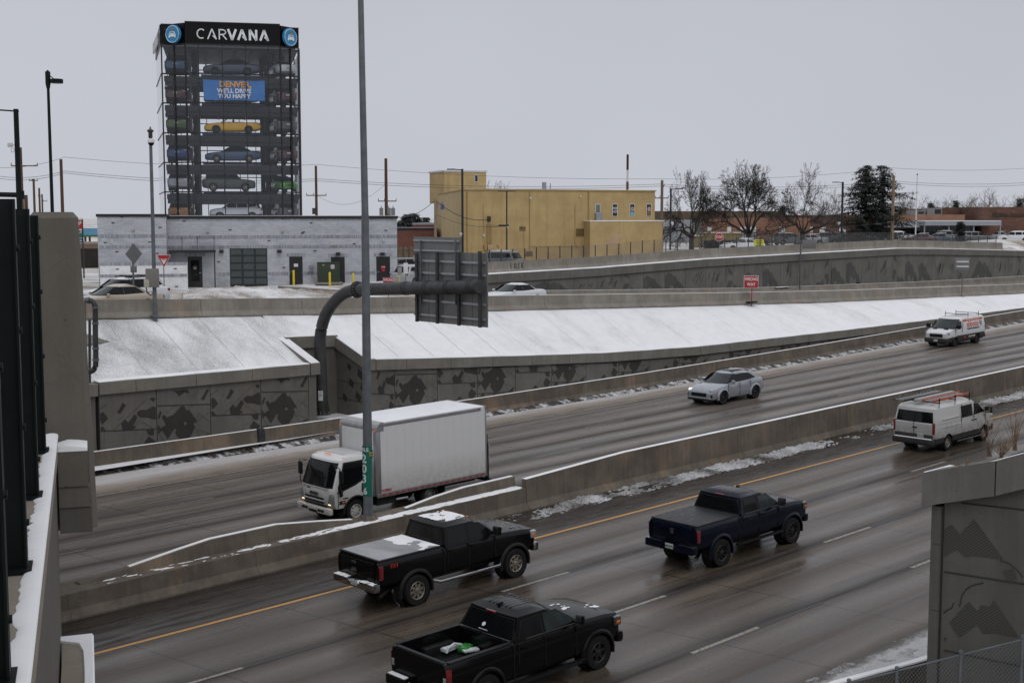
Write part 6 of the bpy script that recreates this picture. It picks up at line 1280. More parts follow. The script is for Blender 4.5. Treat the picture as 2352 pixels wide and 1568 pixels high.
# ---- small red brick buildings, wooden fence
RB = brick('red_brick', (.17, .065, .045), (.20, .08, .055), (.11, .06, .05), .3, .1); RB2 = brick('dark_red_brick', (.13, .03, .028), (.15, .035, .03), (.1, .04, .04), .3, .1)
def blockb(name, label, pxl, pxr, d, ptop, ang, dep, m, zb=6.2, capm=BK, cap=.25, gp=None):
    o_ = AT(pxl, 560, d); o_.z = zb; f = Frame(o_, RIGHT + radians(ang)); t = thing(name, label, 'building', o_, f.a); z = f.Z(pxl, ptop); x = f.X(pxr, 0, 560)
    wallbox('wall', 0, x, 0, dep, -1.5, z - cap, m, t); wallbox('roof_edge', -.06, x + .06, -.06, dep + .06, z - cap, z, capm, t); return t, f, x, z
blockb('brick_building', 'low red brick building with a dark roof edge, between the grey and yellow buildings', 905, 1003, 150, 523.5, 6, 10, RB)
blockb('brick_building', 'darker red brick building behind the low red brick one', 948, 1003, 175, 512, -8, 12, RB2, capm=GRP)
wf = AT(914, 605, 122); wf.z = 6.4; f_ = Frame(wf, RIGHT + radians(8)); wfn = thing('wooden_fence', 'weathered wooden board fence below the low red brick building', 'fence', wf, f_.a); WD = mat('weathered_wood', (.19, .145, .10), .85, .3, 3, stretch=(6, 6, .6))
zf_ = f_.Z(930, 567); L_ = f_.X(953, 0, 590); b = MB()
for q in range(int(L_ / .145)): b.box((.07 + q * .145, 0, (zf_ + .4) / 2 + .02 * sin(q * 7)), (.135, .025, zf_ - .4))
b.build('boards', WD, wfn, 0)
for z in (.7, 1.3, zf_ - .25): wallbox('rail', 0, L_, -.08, -.013, z - .05, z + .05, WD, wfn)
for q in range(4): wallbox('post', q * L_ / 3 - .06, q * L_ / 3 + .06, -.2, -.085, -.6, zf_ + .05, mat('dark_wood', (.10, .07, .05), .85, .3, 3), wfn)
# ---- brick school
OB = brick('orange_brick', (.22, .105, .062), (.27, .135, .085), (.2, .14, .11), .5, .16); RDB = brick('flagstone_red_brick', (.10, .046, .032), (.155, .075, .048), (.085, .045, .034), 1.1, .22); BRU = mat('brown_fascia', (.12, .085, .055), .8, .15, .5)
so_ = AT(1560, 560, 190); so_.z = 7.4; Sc = Frame(so_, RIGHT + radians(4)); sc = thing('school_building', 'long low orange brick school building with a grey entrance canopy', 'building', so_, Sc.a)
def swall(nm, a, c, t, y, m, dep=8, z0=-2): xa, xb, z = Sc.X(a, y, 540), Sc.X(c, y, 540), Sc.Z((a + c) / 2, t, y); return wallbox(nm, xa, xb, y, y + dep, z0, z, m, sc), xa, xb, z
swall('wall', 1625, 1860, 501, 0, OB); swall('upper_storey', 1500, 1787, 485, 9, BRU, 10); swall('wall', 1500, 1625, 505, 4, mat('pale_panel_wall', (.3, .31, .33), .7), 4)
swall('wall', 1860, 2010, 494, 3, RDB, 20); swall('wall', 1985, 2215, 493, 8, OB, 20); swall('wall', 2165, 2256, 479, 14, RDB, 20); swall('wall', 2254, 2470, 475.5, 6, RDB, 20)
for a in (1741, 1768, 1818, 1864 - 8, 1597, 1633): # windows
    y = 0 if a > 1625 else 3.98
    if a < 1640: a += 0
for (a, c) in ((1718, 1731), (1741, 1754), (1695 + 113, 1821), (1871, 1884), (1900, 1914), (1945, 1960), (1643, 1652), (1688, 1697)):
    y = 0 if c < 1860 else 3; xa, xb, z0, z1 = Sc.X(a - 18, y, 540), Sc.X(c - 18, y, 540), Sc.Z(a, 555, y), Sc.Z(a, 521, y)
    f1 = wallbox('window', xa, xb, y - .06, y + .02, z0, z1, WHP, sc)
    for q in range(2): W_ = (xb - xa) / 2; wallbox('pane', xa + q * W_ + .06, xa + (q + 1) * W_ - .06, y - .08, y - .061, z0 + .1, z1 - .75, mat('blind_pane', (.16, .18, .18), .2, .2, .6), f1)
cy = 2.0; xa, xb = Sc.X(2124, cy, 520), Sc.X(2300, cy, 520); z1, z0 = Sc.Z(2200, 508, cy), Sc.Z(2200, 518, cy); CAN = mat('canopy_grey', (.30, .32, .35), .5, .06, 1)
cn = wallbox('canopy', xa, xb, cy, cy + 6, z0, z1, CAN, sc); wallbox('canopy_snow', xa, xb, cy + .1, cy + 6, z1 + .001, z1 + .08, SN, cn)
for px in (2124, 2180, 2237, 2298): x = Sc.X(px, cy + .3, 520); wallbox('canopy_post', x - .08, x + .08, cy + .3, cy + .46, -2, z0, CAN, cn)
wallbox('canopy', Sc.X(1995, cy + 2, 520), xa - .01, cy + 2, cy + 6, z0 - .3, z0 + .5, CAN, sc)
ygl = cy + 5.5
for q, (a, c) in enumerate(((2085, 2120), (2124, 2178), (2182, 2214), (2216, 2270))):
    x0, x1 = Sc.X(a, ygl, 530), Sc.X(c, ygl, 530); f1 = wallbox('window', x0, x1, ygl, ygl + .1, -1, z0 - .05, mat('mullion_grey', (.2, .21, .22), .5), sc); n = 5
    for i in range(n):
        for j in range(3): W_, H_ = (x1 - x0) / n, (z0 - .05 - .3) / 3; wallbox('pane', x0 + i * W_ + .05, x0 + (i + 1) * W_ - .05, ygl - .02, ygl - .001, .3 + j * H_ + .04, .3 + (j + 1) * H_ - .04, DG, f1)
for (a, c, t) in ((2050, 2075, 487), (2093, 2125, 483), (2130, 2164, 478)):
    x0, x1 = Sc.X(a, 12, 490), Sc.X(c, 12, 490); z1 = Sc.Z(a, t, 12); u = wallbox('roof_unit', x0, x1, 12, 14, Sc.Z(a, 494, 12), z1, GRP, sc); wallbox('unit_grille', (x0 + x1) / 2, x1 - .2, 11.96, 11.999, Sc.Z(a, 491, 12), z1 - .2, DG, u)
text('wall_text', 'Highline Academy', .78, face_mat(Vector((Sc.X(2279, 6, 494), 5.93, Sc.Z(2279, 493.5, 6))), (1, 0, 0), (0, 0, 1)), mat('bronze_letters', (.05, .035, .022), .6), sc, .05, .03, 1.0, 'LEFT')
# ---- tan shipping containers
CT = mat('tan_container', (.22, .17, .075), .7, .15, .8, stretch=(8, 8, .3))
for (a, c, t, d, m, lb) in ((1594, 1616, 542, 165, CT, 'small tan container beside the yellow building'), (1616, 1672, 535, 168, CT, 'long tan container in front of the school')):
    o_ = AT(a, 560, d); o_.z = 7.2; f = Frame(o_, RIGHT + radians(5)); q_ = thing('container', lb, 'container', o_, f.a); z = f.Z(a, t); x = f.X(c + (30 if c > 1650 else 0), 0, 550); b = MB(); n = int(x / .28)
    for i in range(n): b.bb(i * x / n, (i + .5) * x / n, 0, 2.4, -1, z - .12); b.bb((i + .5) * x / n, (i + 1) * x / n, .05, 2.4, -1, z - .12)
    b.build('shell', m, q_, 0); wallbox('frame_top', -.03, x + .03, -.03, 2.45, z - .118, z, m, q_); wallbox('snow', 0, x, .1, 2.4, z + .001, z + .06, SN, q_)
# ---- dark building and billboard at the left
blockb('shop_building', 'dark low shop building with a tan roof edge, left of the grey brick building', 150, 232, 135, 560, 8, 12, mat('dark_wood_wall', (.022, .017, .015), .8, .2, 2), zb=5.8, capm=mat('tan_fascia', (.16, .12, .08), .7), cap=.5)
# ================================================================== STREET FURNITURE, PLANTS, PARKED CARS
GALV = mat('galvanised_steel', (.115, .125, .135), .55, .22, 2.5, metal=.2, bump=.1); DGAL = mat('weathered_dark_steel', (.04, .04, .041), .55, .4, 1.6, metal=.15); ALP = mat('aluminium_sign_back', (.17, .17, .165), .55, .08, 1.2, metal=.1); ALB = mat('aluminium_bar', (.36, .36, .37), .4, .1, 3, metal=.5)
BLKM = mat('black_pole_paint', (.010, .011, .013), .45, .2, 4); GBK = mat('dark_green_steel', (.004, .0075, .007), .5, .25, 4, spec=.18); WDP = mat('utility_pole_wood', (.085, .045, .028), .85, .35, 4, stretch=(6, 6, .4)); WDP2 = mat('grey_pole_wood', (.16, .125, .09), .85, .3, 4, stretch=(6, 6, .4))
REDS = mat('sign_red', (.36, .012, .015), .45, .05, 3); SGR = mat('sign_green', (.0, .13, .085), .45, .05, 3); SWH = mat('sign_white', (.62, .62, .62), .5, .03, 3)
# ---- tall light pole in the median
pb = road(846, 1191, dz=.80); pb.z = rz(pb.x) + .76
lp = thing('light_pole', 'tall tapered grey light pole rising from the median barrier, carrying green mile marker 203', 'light pole', pb)
b = MB(); b.tube([(0, 0, .14), (0, 0, 10.3)], [.165, .128], 16); b.build('pole', GALV, lp); b = MB(); b.tube([(0, 0, 10.25), (-.15 * cos(RIGHT), -.15 * sin(RIGHT), 26)], [.118, .07], 16); b.build('upper_pole', GALV, lp)
b = MB(); b.lathe([(.36, 0), (.36, .05), (.30, .06), (.26, .16), (.17, .17)], Matrix.Rotation(pi / 4, 4, 'Z'), 8, True); b.build('base_plate', CB, lp, 20)
for a in range(4):
    b = MB(); x, y = .26 * cos(a * pi / 2 + .8), .26 * sin(a * pi / 2 + .8); b.cyl((x, y, .05), (x, y, .20), .035, 8); b.build('anchor_bolt', RIMS, lp)
b = MB(); b.tube([(0, 0, 25.8), (1.2, .8, 26.4), (2.2, 1.5, 26.5)], .05, 8); b.rbox((2.5, 1.7, 26.5), (.7, .4, .15), .05, rz=.6); b.build('lamp_arm', GALV, lp)
# wrapped mile marker: curved plate centred on the pole's left flank
def wrap(me, M0, R, a0):
    bm = bmesh.new(); bm.from_mesh(me); q = -.3
    while q < .3: bmesh.ops.bisect_plane(bm, geom=bm.verts[:] + bm.edges[:] + bm.faces[:], plane_co=(q, 0, 0), plane_no=(1, 0, 0)); q += .02
    bm.to_mesh(me); bm.free()
    for v in me.vertices:
        a = a0 + v.co.x / R; v.co = Vector((R * cos(a), R * sin(a), v.co.y)) + Vector((cos(a), sin(a), 0)) * v.co.z
camdir = math.atan2(-pb.y, -pb.x)
z0, z1 = AT(840, 1137, hypot(pb.x, pb.y) * 1.0), AT(840, 1022, 1)
def zat(py): t_ = ray(845, py); k_ = hypot(pb.x, pb.y) / hypot(t_.x, t_.y); return CAMH + t_.z * k_ - pb.z
za, zb2 = zat(1137), zat(1022); R = .172; a0 = camdir - .75      # seen from the camera the left flank
b = MB(); n = 14; hw_ = .26
ring_ = [(a0 - hw_ / R + 2 * hw_ / R * q / n) for q in range(n + 1)]
vs = [(rr_ * cos(a), rr_ * sin(a), z) for a in ring_ for rr_ in (R, R + .006) for z in (za, zb2)]
b.add(vs, [f for q in range(n) for f in ((4 * q, 4 * q + 4, 4 * q + 5, 4 * q + 1), (4 * q + 2, 4 * q + 3, 4 * q + 7, 4 * q + 6), (4 * q + 1, 4 * q + 5, 4 * q + 7, 4 * q + 3), (4 * q, 4 * q + 2, 4 * q + 6, 4 * q + 4))]); sgn = b.build('mile_marker', SGR, lp, 60)
for s, py, sz in (('MILE', 1031, .17), ('2', 1052, .40), ('0', 1075, .40), ('3', 1098, .40), ('.6', 1126, .30)):
    me = text_mesh(s, sz, .002, .008 if sz > .2 else .004, 'CENTER', 1.0)
    for v in me.vertices: v.co.y += zat(py)
    wrap(me, None, R + .010, a0); me.materials.clear(); me.materials.append(SWH); o = bpy.data.objects.new('marker_text', me); COL.objects.link(o); o.parent = sgn
me = text_mesh('578\n134', .09, .002, .003); b = MB(); a1 = camdir + .62
for v in me.vertices: v.co.y += zat(1041)
wrap(me, None, R + .012, a1); me.materials.clear(); me.materials.append(mat('yellow_digits', (.5, .35, .03), .5)); o = bpy.data.objects.new('plate_text', me); COL.objects.link(o); o.parent = lp
vs = [(rr_ * cos(a1 + q), rr_ * sin(a1 + q), z) for q in (-.7, -.35, 0, .35, .7) for rr_ in (R, R + .004) for z in (zat(1050), zat(1032))]
b.add(vs, [f for q in range(4) for f in ((4 * q, 4 * q + 4, 4 * q + 5, 4 * q + 1), (4 * q + 2, 4 * q + 3, 4 * q + 7, 4 * q + 6))]); b.build('number_plate', BLKP, lp, 60)

# ---- curved cantilever sign gantry
gp = onY(740, 951, 55.35); Xg = gp.x
ga = thing('sign_gantry', 'dark curved steel gantry pole with a horizontal arm holding the back of a highway sign', 'sign gantry', gp)
def gl(px, py, dx=0.0): p = onX(px, py, Xg + dx); return p - gp
path = [gl(740, 948), gl(737, 850), gl(735, 790), gl(739, 752), gl(749, 722), gl(765, 697), gl(785, 678), gl(803, 669), gl(820, 665)]
# smooth the bend
def smooth(pts, n=6):
    out = []
    for i in range(len(pts) - 1):
        p0, p1, p2, p3 = pts[max(i - 1, 0)], pts[i], pts[i + 1], pts[min(i + 2, len(pts) - 1)]
        for q in range(n):
            t = q / n; out.append(.5 * ((2 * p1) + (-p0 + p2) * t + (2 * p0 - 5 * p1 + 4 * p2 - p3) * t * t + (-p0 + 3 * p1 - 3 * p2 + p3) * t ** 3))
    return out + [pts[-1]]
sp_ = smooth(path); b = MB(); b.tube(sp_, .30, 20); b.build('pole', DGAL, ga, 50)
e0, e1 = gl(820, 665), gl(1101, 658); b = MB(); b.tube([e0, e1], .305, 24); b.build('arm', DGAL, ga, 50)
d_ = (e1 - e0).normalized()
for off, r_, ln in ((0.0, .42, .07), (.12, .40, .06)):
    b = MB(); b.tube([e0 + d_ * (off - ln / 2), e0 + d_ * (off + ln / 2)], r_, 24); b.build('flange', DGAL, ga, 40)
for q in range(16):
    a = q * pi / 8; u_ = d_.cross(Vector((0, 0, 1))).normalized(); v_ = d_.cross(u_); c = e0 + (u_ * cos(a) + v_ * sin(a)) * .365; b = MB(); b.cyl(c - d_ * .09, c + d_ * .22, .022, 6); b.build('bolt', RIMS, ga)
b = MB(); b.lathe([(.46, 0), (.46, .06), (.31, .065)], None, 24, True); b.build('base_plate', DGAL, ga, 30)
for q in range(12):
    a = q * pi / 6; b = MB(); b.prism([(.29 * cos(a), .29 * sin(a), .07), (.43 * cos(a), .43 * sin(a), .07), (.29 * cos(a), .29 * sin(a), .75)], (-.02 * sin(a), .02 * cos(a), 0)); b.build('gusset', DGAL, ga, 0); b = MB(); b.cyl((.42 * cos(a + .26), .42 * sin(a + .26), .06), (.42 * cos(a + .26), .42 * sin(a + .26), .17), .03, 6); b.build('anchor_bolt', RIMS, ga)
c = gl(742, 907, 0); b = MB(); b.rbox((-.315, -.0, c.z), (.02, .24, .52), .01); pn = b.build('number_plate', SWH, ga)
text('plate_text', 'F\nI-7\nVD', .13, face_mat(Vector((-.328, 0, c.z + .14)), (0, -1, 0), (0, 0, 1)), BLKP, pn, .002, .002)
pn.rotation_euler = (0, 0, .75)
for px in (934, 983.6, 1032, 1084):
    c = e0 + (e1 - e0) * ((gl(px, 661) - e0).length / (e1 - e0).length)
    for s in (-.09, .09): b = MB(); b.tube([c + d_ * (s - .02), c + d_ * (s + .02)], .325, 24); b.build('clamp_ring', DGAL, ga, 40)
PX_ = .50
def panel(a, c, t1, t2, bt, name, dx=PX_):
    tl, tr_, bl, br_ = gl(a, t1, dx), gl(c, t2, dx), gl(a, bt, dx), gl(c, bt, dx); zt_ = (tl.z + tr_.z) / 2; zb_ = (bl.z + br_.z) / 2; y0, y1 = tl.y, tr_.y
    b = MB(); b.bb(min(dx, dx + .04), max(dx, dx + .04), min(y0, y1), max(y0, y1), zb_, zt_); b.build(name, ALP, ga, 0); return y0, y1, zb_, zt_
y0, y1, zb_, zt_ = panel(953, 1119.5, 580, 577.5, 744, 'sign_panel')
u0, u1, ub_, ut_ = panel(950.5, 1058, 547, 542, 581, 'upper_panel', PX_ - .05)
for q in (1 / 5, 2 / 5, 3 / 5, 4 / 5): yy = y0 + (y1 - y0) * q; b = MB(); b.box((PX_ - .003, yy, (zb_ + zt_) / 2), (.006, .015, zt_ - zb_)); b.build('panel_seam', SEAM, ga, 0)
for py in (602.5, 658.5 - 0, 695.5, 729, 660): 
    if py > 655 and py < 662: continue
    z = gl(1036, py, PX_ - .05).z; b = MB(); b.bb(PX_ - .07, PX_ - .008, min(y0, y1) + .1, max(y0, y1) + (.0), z - .035, z + .035); b.bb(PX_ - .1, PX_ - .07, min(y0, y1) + .05, max(y0, y1), z + .0, z + .075); b.build('horizontal_bar', ALB, ga, 0)
z = gl(1036, 629, PX_ - .05).z + .0
for py in (630.5,): z = gl(1036, py, PX_ - .05).z; b = MB(); b.bb(PX_ - .07, PX_ - .008, min(y0, y1) + .1, max(y0, y1), z - .035, z + .035); b.bb(PX_ - .1, PX_ - .07, min(y0, y1) + .05, max(y0, y1), z, z + .075); b.build('horizontal_bar', ALB, ga, 0)
for py in (553, 576): z = gl(1005, py, PX_ - .1).z; b = MB(); b.bb(PX_ - .12, PX_ - .058, min(u0, u1) + .06, max(u0, u1) - .06, z - .035, z + .04); b.build('horizontal_bar', ALB, ga, 0)
for px, t in ((956, 582), (1003, 580), (1052.5, 578.5), (1101, 577)): p = gl(px, 660, .3); zt2 = gl(px, t, .3).z; b = MB(); b.bb(PX_ - .22, PX_ - .11, p.y - .07, p.y + .07, zb_ - .01, zt2); b.build('vertical_beam', DGAL, ga, 0)
for px in (964, 1044): p = gl(px, 600, .3); b = MB(); b.bb(PX_ - .17, PX_ - .105, p.y - .03, p.y + .03, gl(px, 700, .3).z, gl(px, 552, .3).z); b.build('vertical_strut', GALV, ga, 0)
for px in (956, 1003, 1052.5, 1101): p = gl(px, 660, .3); b = MB(); b.bb(.28, PX_ - .21, p.y - .05, p.y + .05, p.z - .12, p.z + .12); b.build('bracket', DGAL, ga, 0)

# ---- generic upright things placed by photo position and forward distance
def upright(name, label, cat, px, ytop, ybot, d, r0, r1, m, group=None, n=10):
    p = AT(px, ybot, d); zt_ = (CAMH + ray(px, ytop).z * (hypot(p.x, p.y) / hypot(ray(px, ytop).x, ray(px, ytop).y))) - p.z
    t = thing(name, label, cat, p, 0, group); b = MB(); b.tube([(0, 0, -.3), (0, 0, zt_)], [r0, r1], n); b.build('pole', m, t); return t, p, zt_
def off(p, px, py, d=None):
    """offset from p of the point seen at (px, py) at p's forward distance"""
    if d is None: d = (p.x * cos(TH) + p.y * sin(TH))
    return AT(px, py, d) - p
# camera pole on the slope crest
p = onY(356.5, 727, 58.72); d = p.x * cos(TH) + p.y * sin(TH)
t, p, zt_ = upright('camera_pole', 'slim grey pole with dome camera and cabinet at the top of the snowy slope', 'camera pole', 356.5, 318, 727, d, .105, .075, GALV)
b = MB(); b.lathe([(.24, 0), (.24, .06), (.12, .08), (.12, .5)], None, 12, True); b.build('base', GALV, t)
b = MB(); q = Vector((0, 0, zt_)); b.lathe([(.08, 0), (.10, .05), (.10, .28), (.16, .33), (.16, .38), (.04, .46), (.03, .54), (.001, .58)], Matrix.Translation(q), 12); b.build('lamp_cap', DGAL, t)
q = off(p, 347, 328); b = MB(); b.lathe([(.10, .20), (.17, .10), (.17, 0)], Matrix.Translation(q), 14, True); b.cur = 1; b.lathe([(.15, 0), (.13, -.09), (.07, -.14), (.001, -.16)], Matrix.Translation(q), 14); b.cur = 0; b.tube([q + Vector((0, 0, .18)), q + Vector((0, 0, .35)), off(p, 350, 324) + Vector((0, 0, .2))], .05, 6); b.build('dome_camera', [WHP, GL], t)
q = off(p, 345, 638); M_ = RIGHT; b = MB(); b.rbox(q + Vector((-.0, -.22, 0)), (.62, .36, .92), .03, rz=RIGHT + .2); b.build('cabinet', mat('beige_grey_cabinet', (.17, .16, .145), .5, .1, 3), t); q = off(p, 332, 650); b = MB(); b.rbox(q + Vector((-.05, -.35, 0)), (.30, .22, .42), .05, rz=RIGHT + .3); b.build('junction_box', mat('cream_box', (.38, .37, .31), .5), t)
b = MB(); b.tube([off(p, 336, 660), off(p, 338, 672), off(p, 346, 678), off(p, 354, 672), off(p, 356, 655)], .03, 6); b.build('cable', BLKP, t)
# black lamp posts
def armhead(t, p, zt_, sx, ln=.9, m=BLKM):
    dirv = Vector((cos(RIGHT), sin(RIGHT), 0)) * sx; b = MB(); b.tube([Vector((0, 0, zt_ - .1)), dirv * ln + Vector((0, 0, zt_ - .02))], .05, 6); b.rbox(dirv * (ln + .1) + Vector((0, 0, zt_ - .04)), (.75, .3, .10), .03, rz=RIGHT); b.build('lamp_head', m, t)
def cambox(t, p, px, py, s=1.0): q = off(p, px, py); b = MB(); b.rbox(q, (.28 * s, .2 * s, .18 * s), .04, rz=RIGHT); b.tube([q + Vector((0, 0, -.08)), q + Vector((0, 0, -.25 * s))], [.10 * s, .05 * s], 8); b.build('camera', WHP, t)
t, p, zt_ = upright('street_lamp', 'black street lamp with arm pointing left in front of the yellow building', 'street lamp', 1062.5, 388, 580, 118, .11, .10, BLKM, 'black street lamps'); armhead(t, p, zt_, -1); cambox(t, p, 1059, 537)
t, p, zt_ = upright('street_lamp', 'thin black street lamp with short twin head before the yellow wall', 'street lamp', 1164, 439, 602, 112, .07, .06, BLKM, 'black street lamps'); dv = Vector((cos(RIGHT), sin(RIGHT), 0))
b = MB(); b.tube([dv * -.75 + Vector((0, 0, zt_)), dv * .75 + Vector((0, 0, zt_))], .05, 6); b.build('lamp_head', BLKM, t); b = MB(); q = off(p, 1157, 518); b.rbox(q, (.9, .18, .16), .04, rz=RIGHT); b.build('camera_housing', BLKM, t); cambox(t, p, 1166, 519, .8)
t, p, zt_ = upright('street_lamp', 'black street lamp with arm pointing right beside the leftmost bare tree', 'street lamp', 1539.5, 433, 567, 130, .10, .09, BLKM, 'black street lamps'); armhead(t, p, zt_, 1, .7); cambox(t, p, 1544, 512)
t, p, zt_ = upright('street_lamp', 'black street lamp with arm pointing left beside the two tall conifers', 'street lamp', 1932.5, 418, 560, 160, .14, .13, BLKM, 'black street lamps'); armhead(t, p, zt_, -1, .8); cambox(t, p, 1927, 512, 1.2)
t, p, zt_ = upright('street_lamp', 'tall dark green lamp post with a round lamp head, at the far left', 'street lamp', 124, 167, 600, 90, .13, .09, GBK); q = off(p, 130, 187); b = MB(); b.lathe([(.43, -.13), (.43, .13), (.38, .15), (.001, .16)], Matrix.Translation(q), 20, True); b.tube([Vector((0, 0, zt_ - .1)), q], .035, 5); b.build('lamp_head', GBK, t); b = MB(); b.tube([(0, 0, zt_ - 1.1), (0, 0, zt_ - .75), (0, 0, zt_ + .05)], [.11, .17, .17], 10); b.tube([(0, 0, zt_), (0, 0, zt_ + .14)], .08, 8); b.build('pole_cap', GBK, t)
t, p, zt_ = upright('signal_mast', 'dark green traffic signal mast with two arms reaching out of view, at the left edge', 'signal mast', 49, 251, 600, 78, .17, .145, GBK)
b = MB(); b.tube([off(p, 43, 256), off(p, -60, 249)], .05, 6); b.build('upper_arm', GBK, t); b = MB(); b.tube([off(p, 45, 448), off(p, -80, 445)], [.16, .14], 10); b.build('lower_arm', GBK, t); b = MB(); q = off(p, 48, 448); b.tube([q + Vector((0, 0, -.25)), q + Vector((0, 0, .25))], .20, 12); b.build('arm_clamp', GBK, t)
q = off(p, 23, 333); b = MB(); b.rbox(q, (.28, .34, .26), .05, rz=RIGHT + .3, rx=.15); b.tube([q, off(p, 45, 334)], .03, 5); b.build('camera', WHP, t); b = MB(); c = off(p, 29, 345); b.tube([c + Vector((.1 * cos(a * .7), .0, .13 * sin(a * .7))) for a in range(10)], .012, 4); b.build('cable', BLKP, t)
# utility poles and wires
def upole(px, yt, yb, d, lb, arms=(), r=.14, m=WDP, px2=None):
    t, p, zt_ = upright('utility_pole', lb, 'utility pole', px, yt, yb, d, r * 1.25, r, m, 'wooden utility poles')
    for (xa, xb, ya) in arms:
        b = MB(); b.tube([off(p, xa, ya), off(p, xb, ya)], .06, 5)
        for q in (xa, xb, (xa * .65 + xb * .35)): c = off(p, q, ya); b.tube([c, c + Vector((0, 0, .28))], [.05, .03], 6)
        b.build('crossarm', WDP2 if m is WDP else m, t)
    return t, p
t1, p1 = upole(56, 339, 610, 120, 'tallest brown utility pole at the far left, with a wide crossarm', ((26, 86, 381),)); upole(65, 448, 610, 150, 'thick brown utility pole behind the signal mast', (), .2); upole(84, 411, 610, 170, 'brown utility pole with a short crossarm, third from the left', ((67, 86, 415),)); upole(96, 432, 610, 200, 'thin brown utility pole, fourth from the left edge', ((88, 97, 451),)); upole(102, 446, 610, 230, 'thinnest brown utility pole in the row at the far left', ((96, 108, 462),))
upole(147.5, 366, 600, 135, 'brown utility pole right of the round headed lamp post', (), .15); t, p = upole(728, 381, 560, 150, 'brown utility pole just right of the glass tower', ((704, 749, 449),), .14)
c = off(p, 722, 492); b = MB(); b.tube([c, c + Vector((0, 0, .7))], .25, 10); b.build('transformer_can', DGAL, t)
t, p = upole(888, 364, 560, 140, 'brown utility pole with a green crossarm and transformers above the grey building', ((869, 910, 462),), .16)
for px in (876, 893, 903): c = off(p, px, 495); b = MB(); b.tube([c, c + Vector((0, 0, .8))], .22, 10); b.tube([c + Vector((0, 0, .8)), c + Vector((0, 0, 1.05))], [.06, .03], 6); b.build('transformer_can', mat('transformer_grey', (.22, .23, .24), .5), t)
t, p = upole(1519, 414, 580, 150, 'leaning grey utility pole at the right corner of the yellow building', ((1505, 1535, 455),), .15, WDP2); b = MB(); b.tube([off(p, 1519, 440), off(p, 1526, 424)], .05, 5); b.build('brace', WDP2, t)
t, p = upole(2049, 404, 545, 165, 'tan wooden utility pole in front of the right conifer', ((2040, 2058, 447),), .17, mat('tan_pole_wood', (.20, .14, .085), .85, .25, 4, stretch=(6, 6, .4)))
upole(1000.5, 458, 600, 128, 'pale wooden service pole at the left corner of the yellow building', (), .12, mat('pale_pole_wood', (.28, .21, .14), .85, .2, 3, stretch=(6, 6, .4)))
WIRE = mat('wire_black', (.03, .03, .032), .6)
def wire(a, c, sag=.4, r=.018, lb=None):
    A_, B2 = AT(*a), AT(*c); n = 10; b = MB(); b.tube([A_.lerp(B2, q / n) - Vector((0, 0, sag * 4 * (q / n) * (1 - q / n))) for q in range(n + 1)], r, 4)
    o = b.build('power_line', WIRE); tag(o, lb, 'power line', 'overhead power lines'); return o
seq = [((-40, 382, 130), (147.5, 361, 135)), ((147.5, 361, 135), (728, 378, 150)), ((728, 378, 150), (1518, 411, 150)), ((1518, 411, 150), (2047, 386, 165)), ((2047, 386, 165), (2460, 378, 180))]
seq2 = [((-40, 398, 130), (147.5, 393, 135)), ((147.5, 393, 135), (728, 411, 150)), ((728, 411, 150), (1518, 423, 150)), ((1518, 423, 150), (2049, 416, 165)), ((2049, 416, 165), (2460, 411, 180))]
nm_ = ('left of the round headed lamp post', 'passing behind the glass tower', 'above the yellow building', 'over the bare trees', 'right of the tan utility pole')
for (a, c), n1 in zip(seq, nm_): wire(a, c, .5, .016, 'single topmost power line ' + n1)
for (a, c), n1 in zip(seq2, nm_): wire(a, c, .55, .02, 'upper of the paired power lines ' + n1); wire((a[0], a[1] + 4.5, a[2] + .6), (c[0], c[1] + 4.5, c[2] + .6), .6, .02, 'lower of the paired power lines ' + n1)
wire((1001, 461, 128), (1119, 505, 126), .6, .03, 'service cable from the pale pole to the yellow wall'); wire((1001, 492, 128), (1157, 519, 112), .5, .02, 'thin cable from the pale pole to the thin black lamp'); wire((888, 492, 140), (1001, 458, 128), .9, .03, 'slack cable between the transformer pole and the pale pole'); wire((728, 449, 150), (888, 420, 140), 1.6, .014, 'slack wire between the two poles right of the tower')
wire((1560, 548, 140), (2100, 505, 160), .2, .016, 'low wire crossing in front of the bare trees')
# ---- signs
def signpost(name, label, px, ytop, ybot, d, m=GALV, r=.03, cat='sign'):
    return upright(name, label, cat, px, ytop, ybot, d, r, r, m, None, 6)
def plate(t, p, px, py, w_, h_, m, ang=0.0, toward=.06, name='sign_plate', rnd=.04):
    c = off(p, px, py); a = RIGHT + ang; n_ = Vector((sin(a), -cos(a), 0)); c = c + n_ * toward; b = MB(); b.rbox(c, (w_, .02, h_), .008, rz=a); o = b.build(name, m, t); return o, c + n_ * .013, Vector((cos(a), sin(a), 0)), n_
p = onY(1727, 693.5, 58.62); d = p.x * cos(TH) + p.y * sin(TH)
t, p, zt_ = signpost('wrong_way_sign', 'red WRONG WAY sign on a red post at the foot of the upper barrier', 1726.5, 640, 694, d, REDS, .04)
o, c, rr_, n_ = plate(t, p, 1725, 647, 1.02, .86, REDS, 0, .08); _, c2, _, _ = plate(t, p, 1725, 647, 1.08, .92, SWH, 0, .055, 'sign_border')
text('sign_text', 'WRONG', .34, face_mat(c + Vector((0, 0, .19)), rr_, (0, 0, 1)), SWH, t, .003, .006, .74); text('sign_text', 'WAY', .34, face_mat(c + Vector((0, 0, -.2)), rr_, (0, 0, 1)), SWH, t, .003, .006, .80)
b = MB(); b.rbox((0, .0, .0), (1.0, .35, .14), .04); b.build('base_weight', BLKP, t)
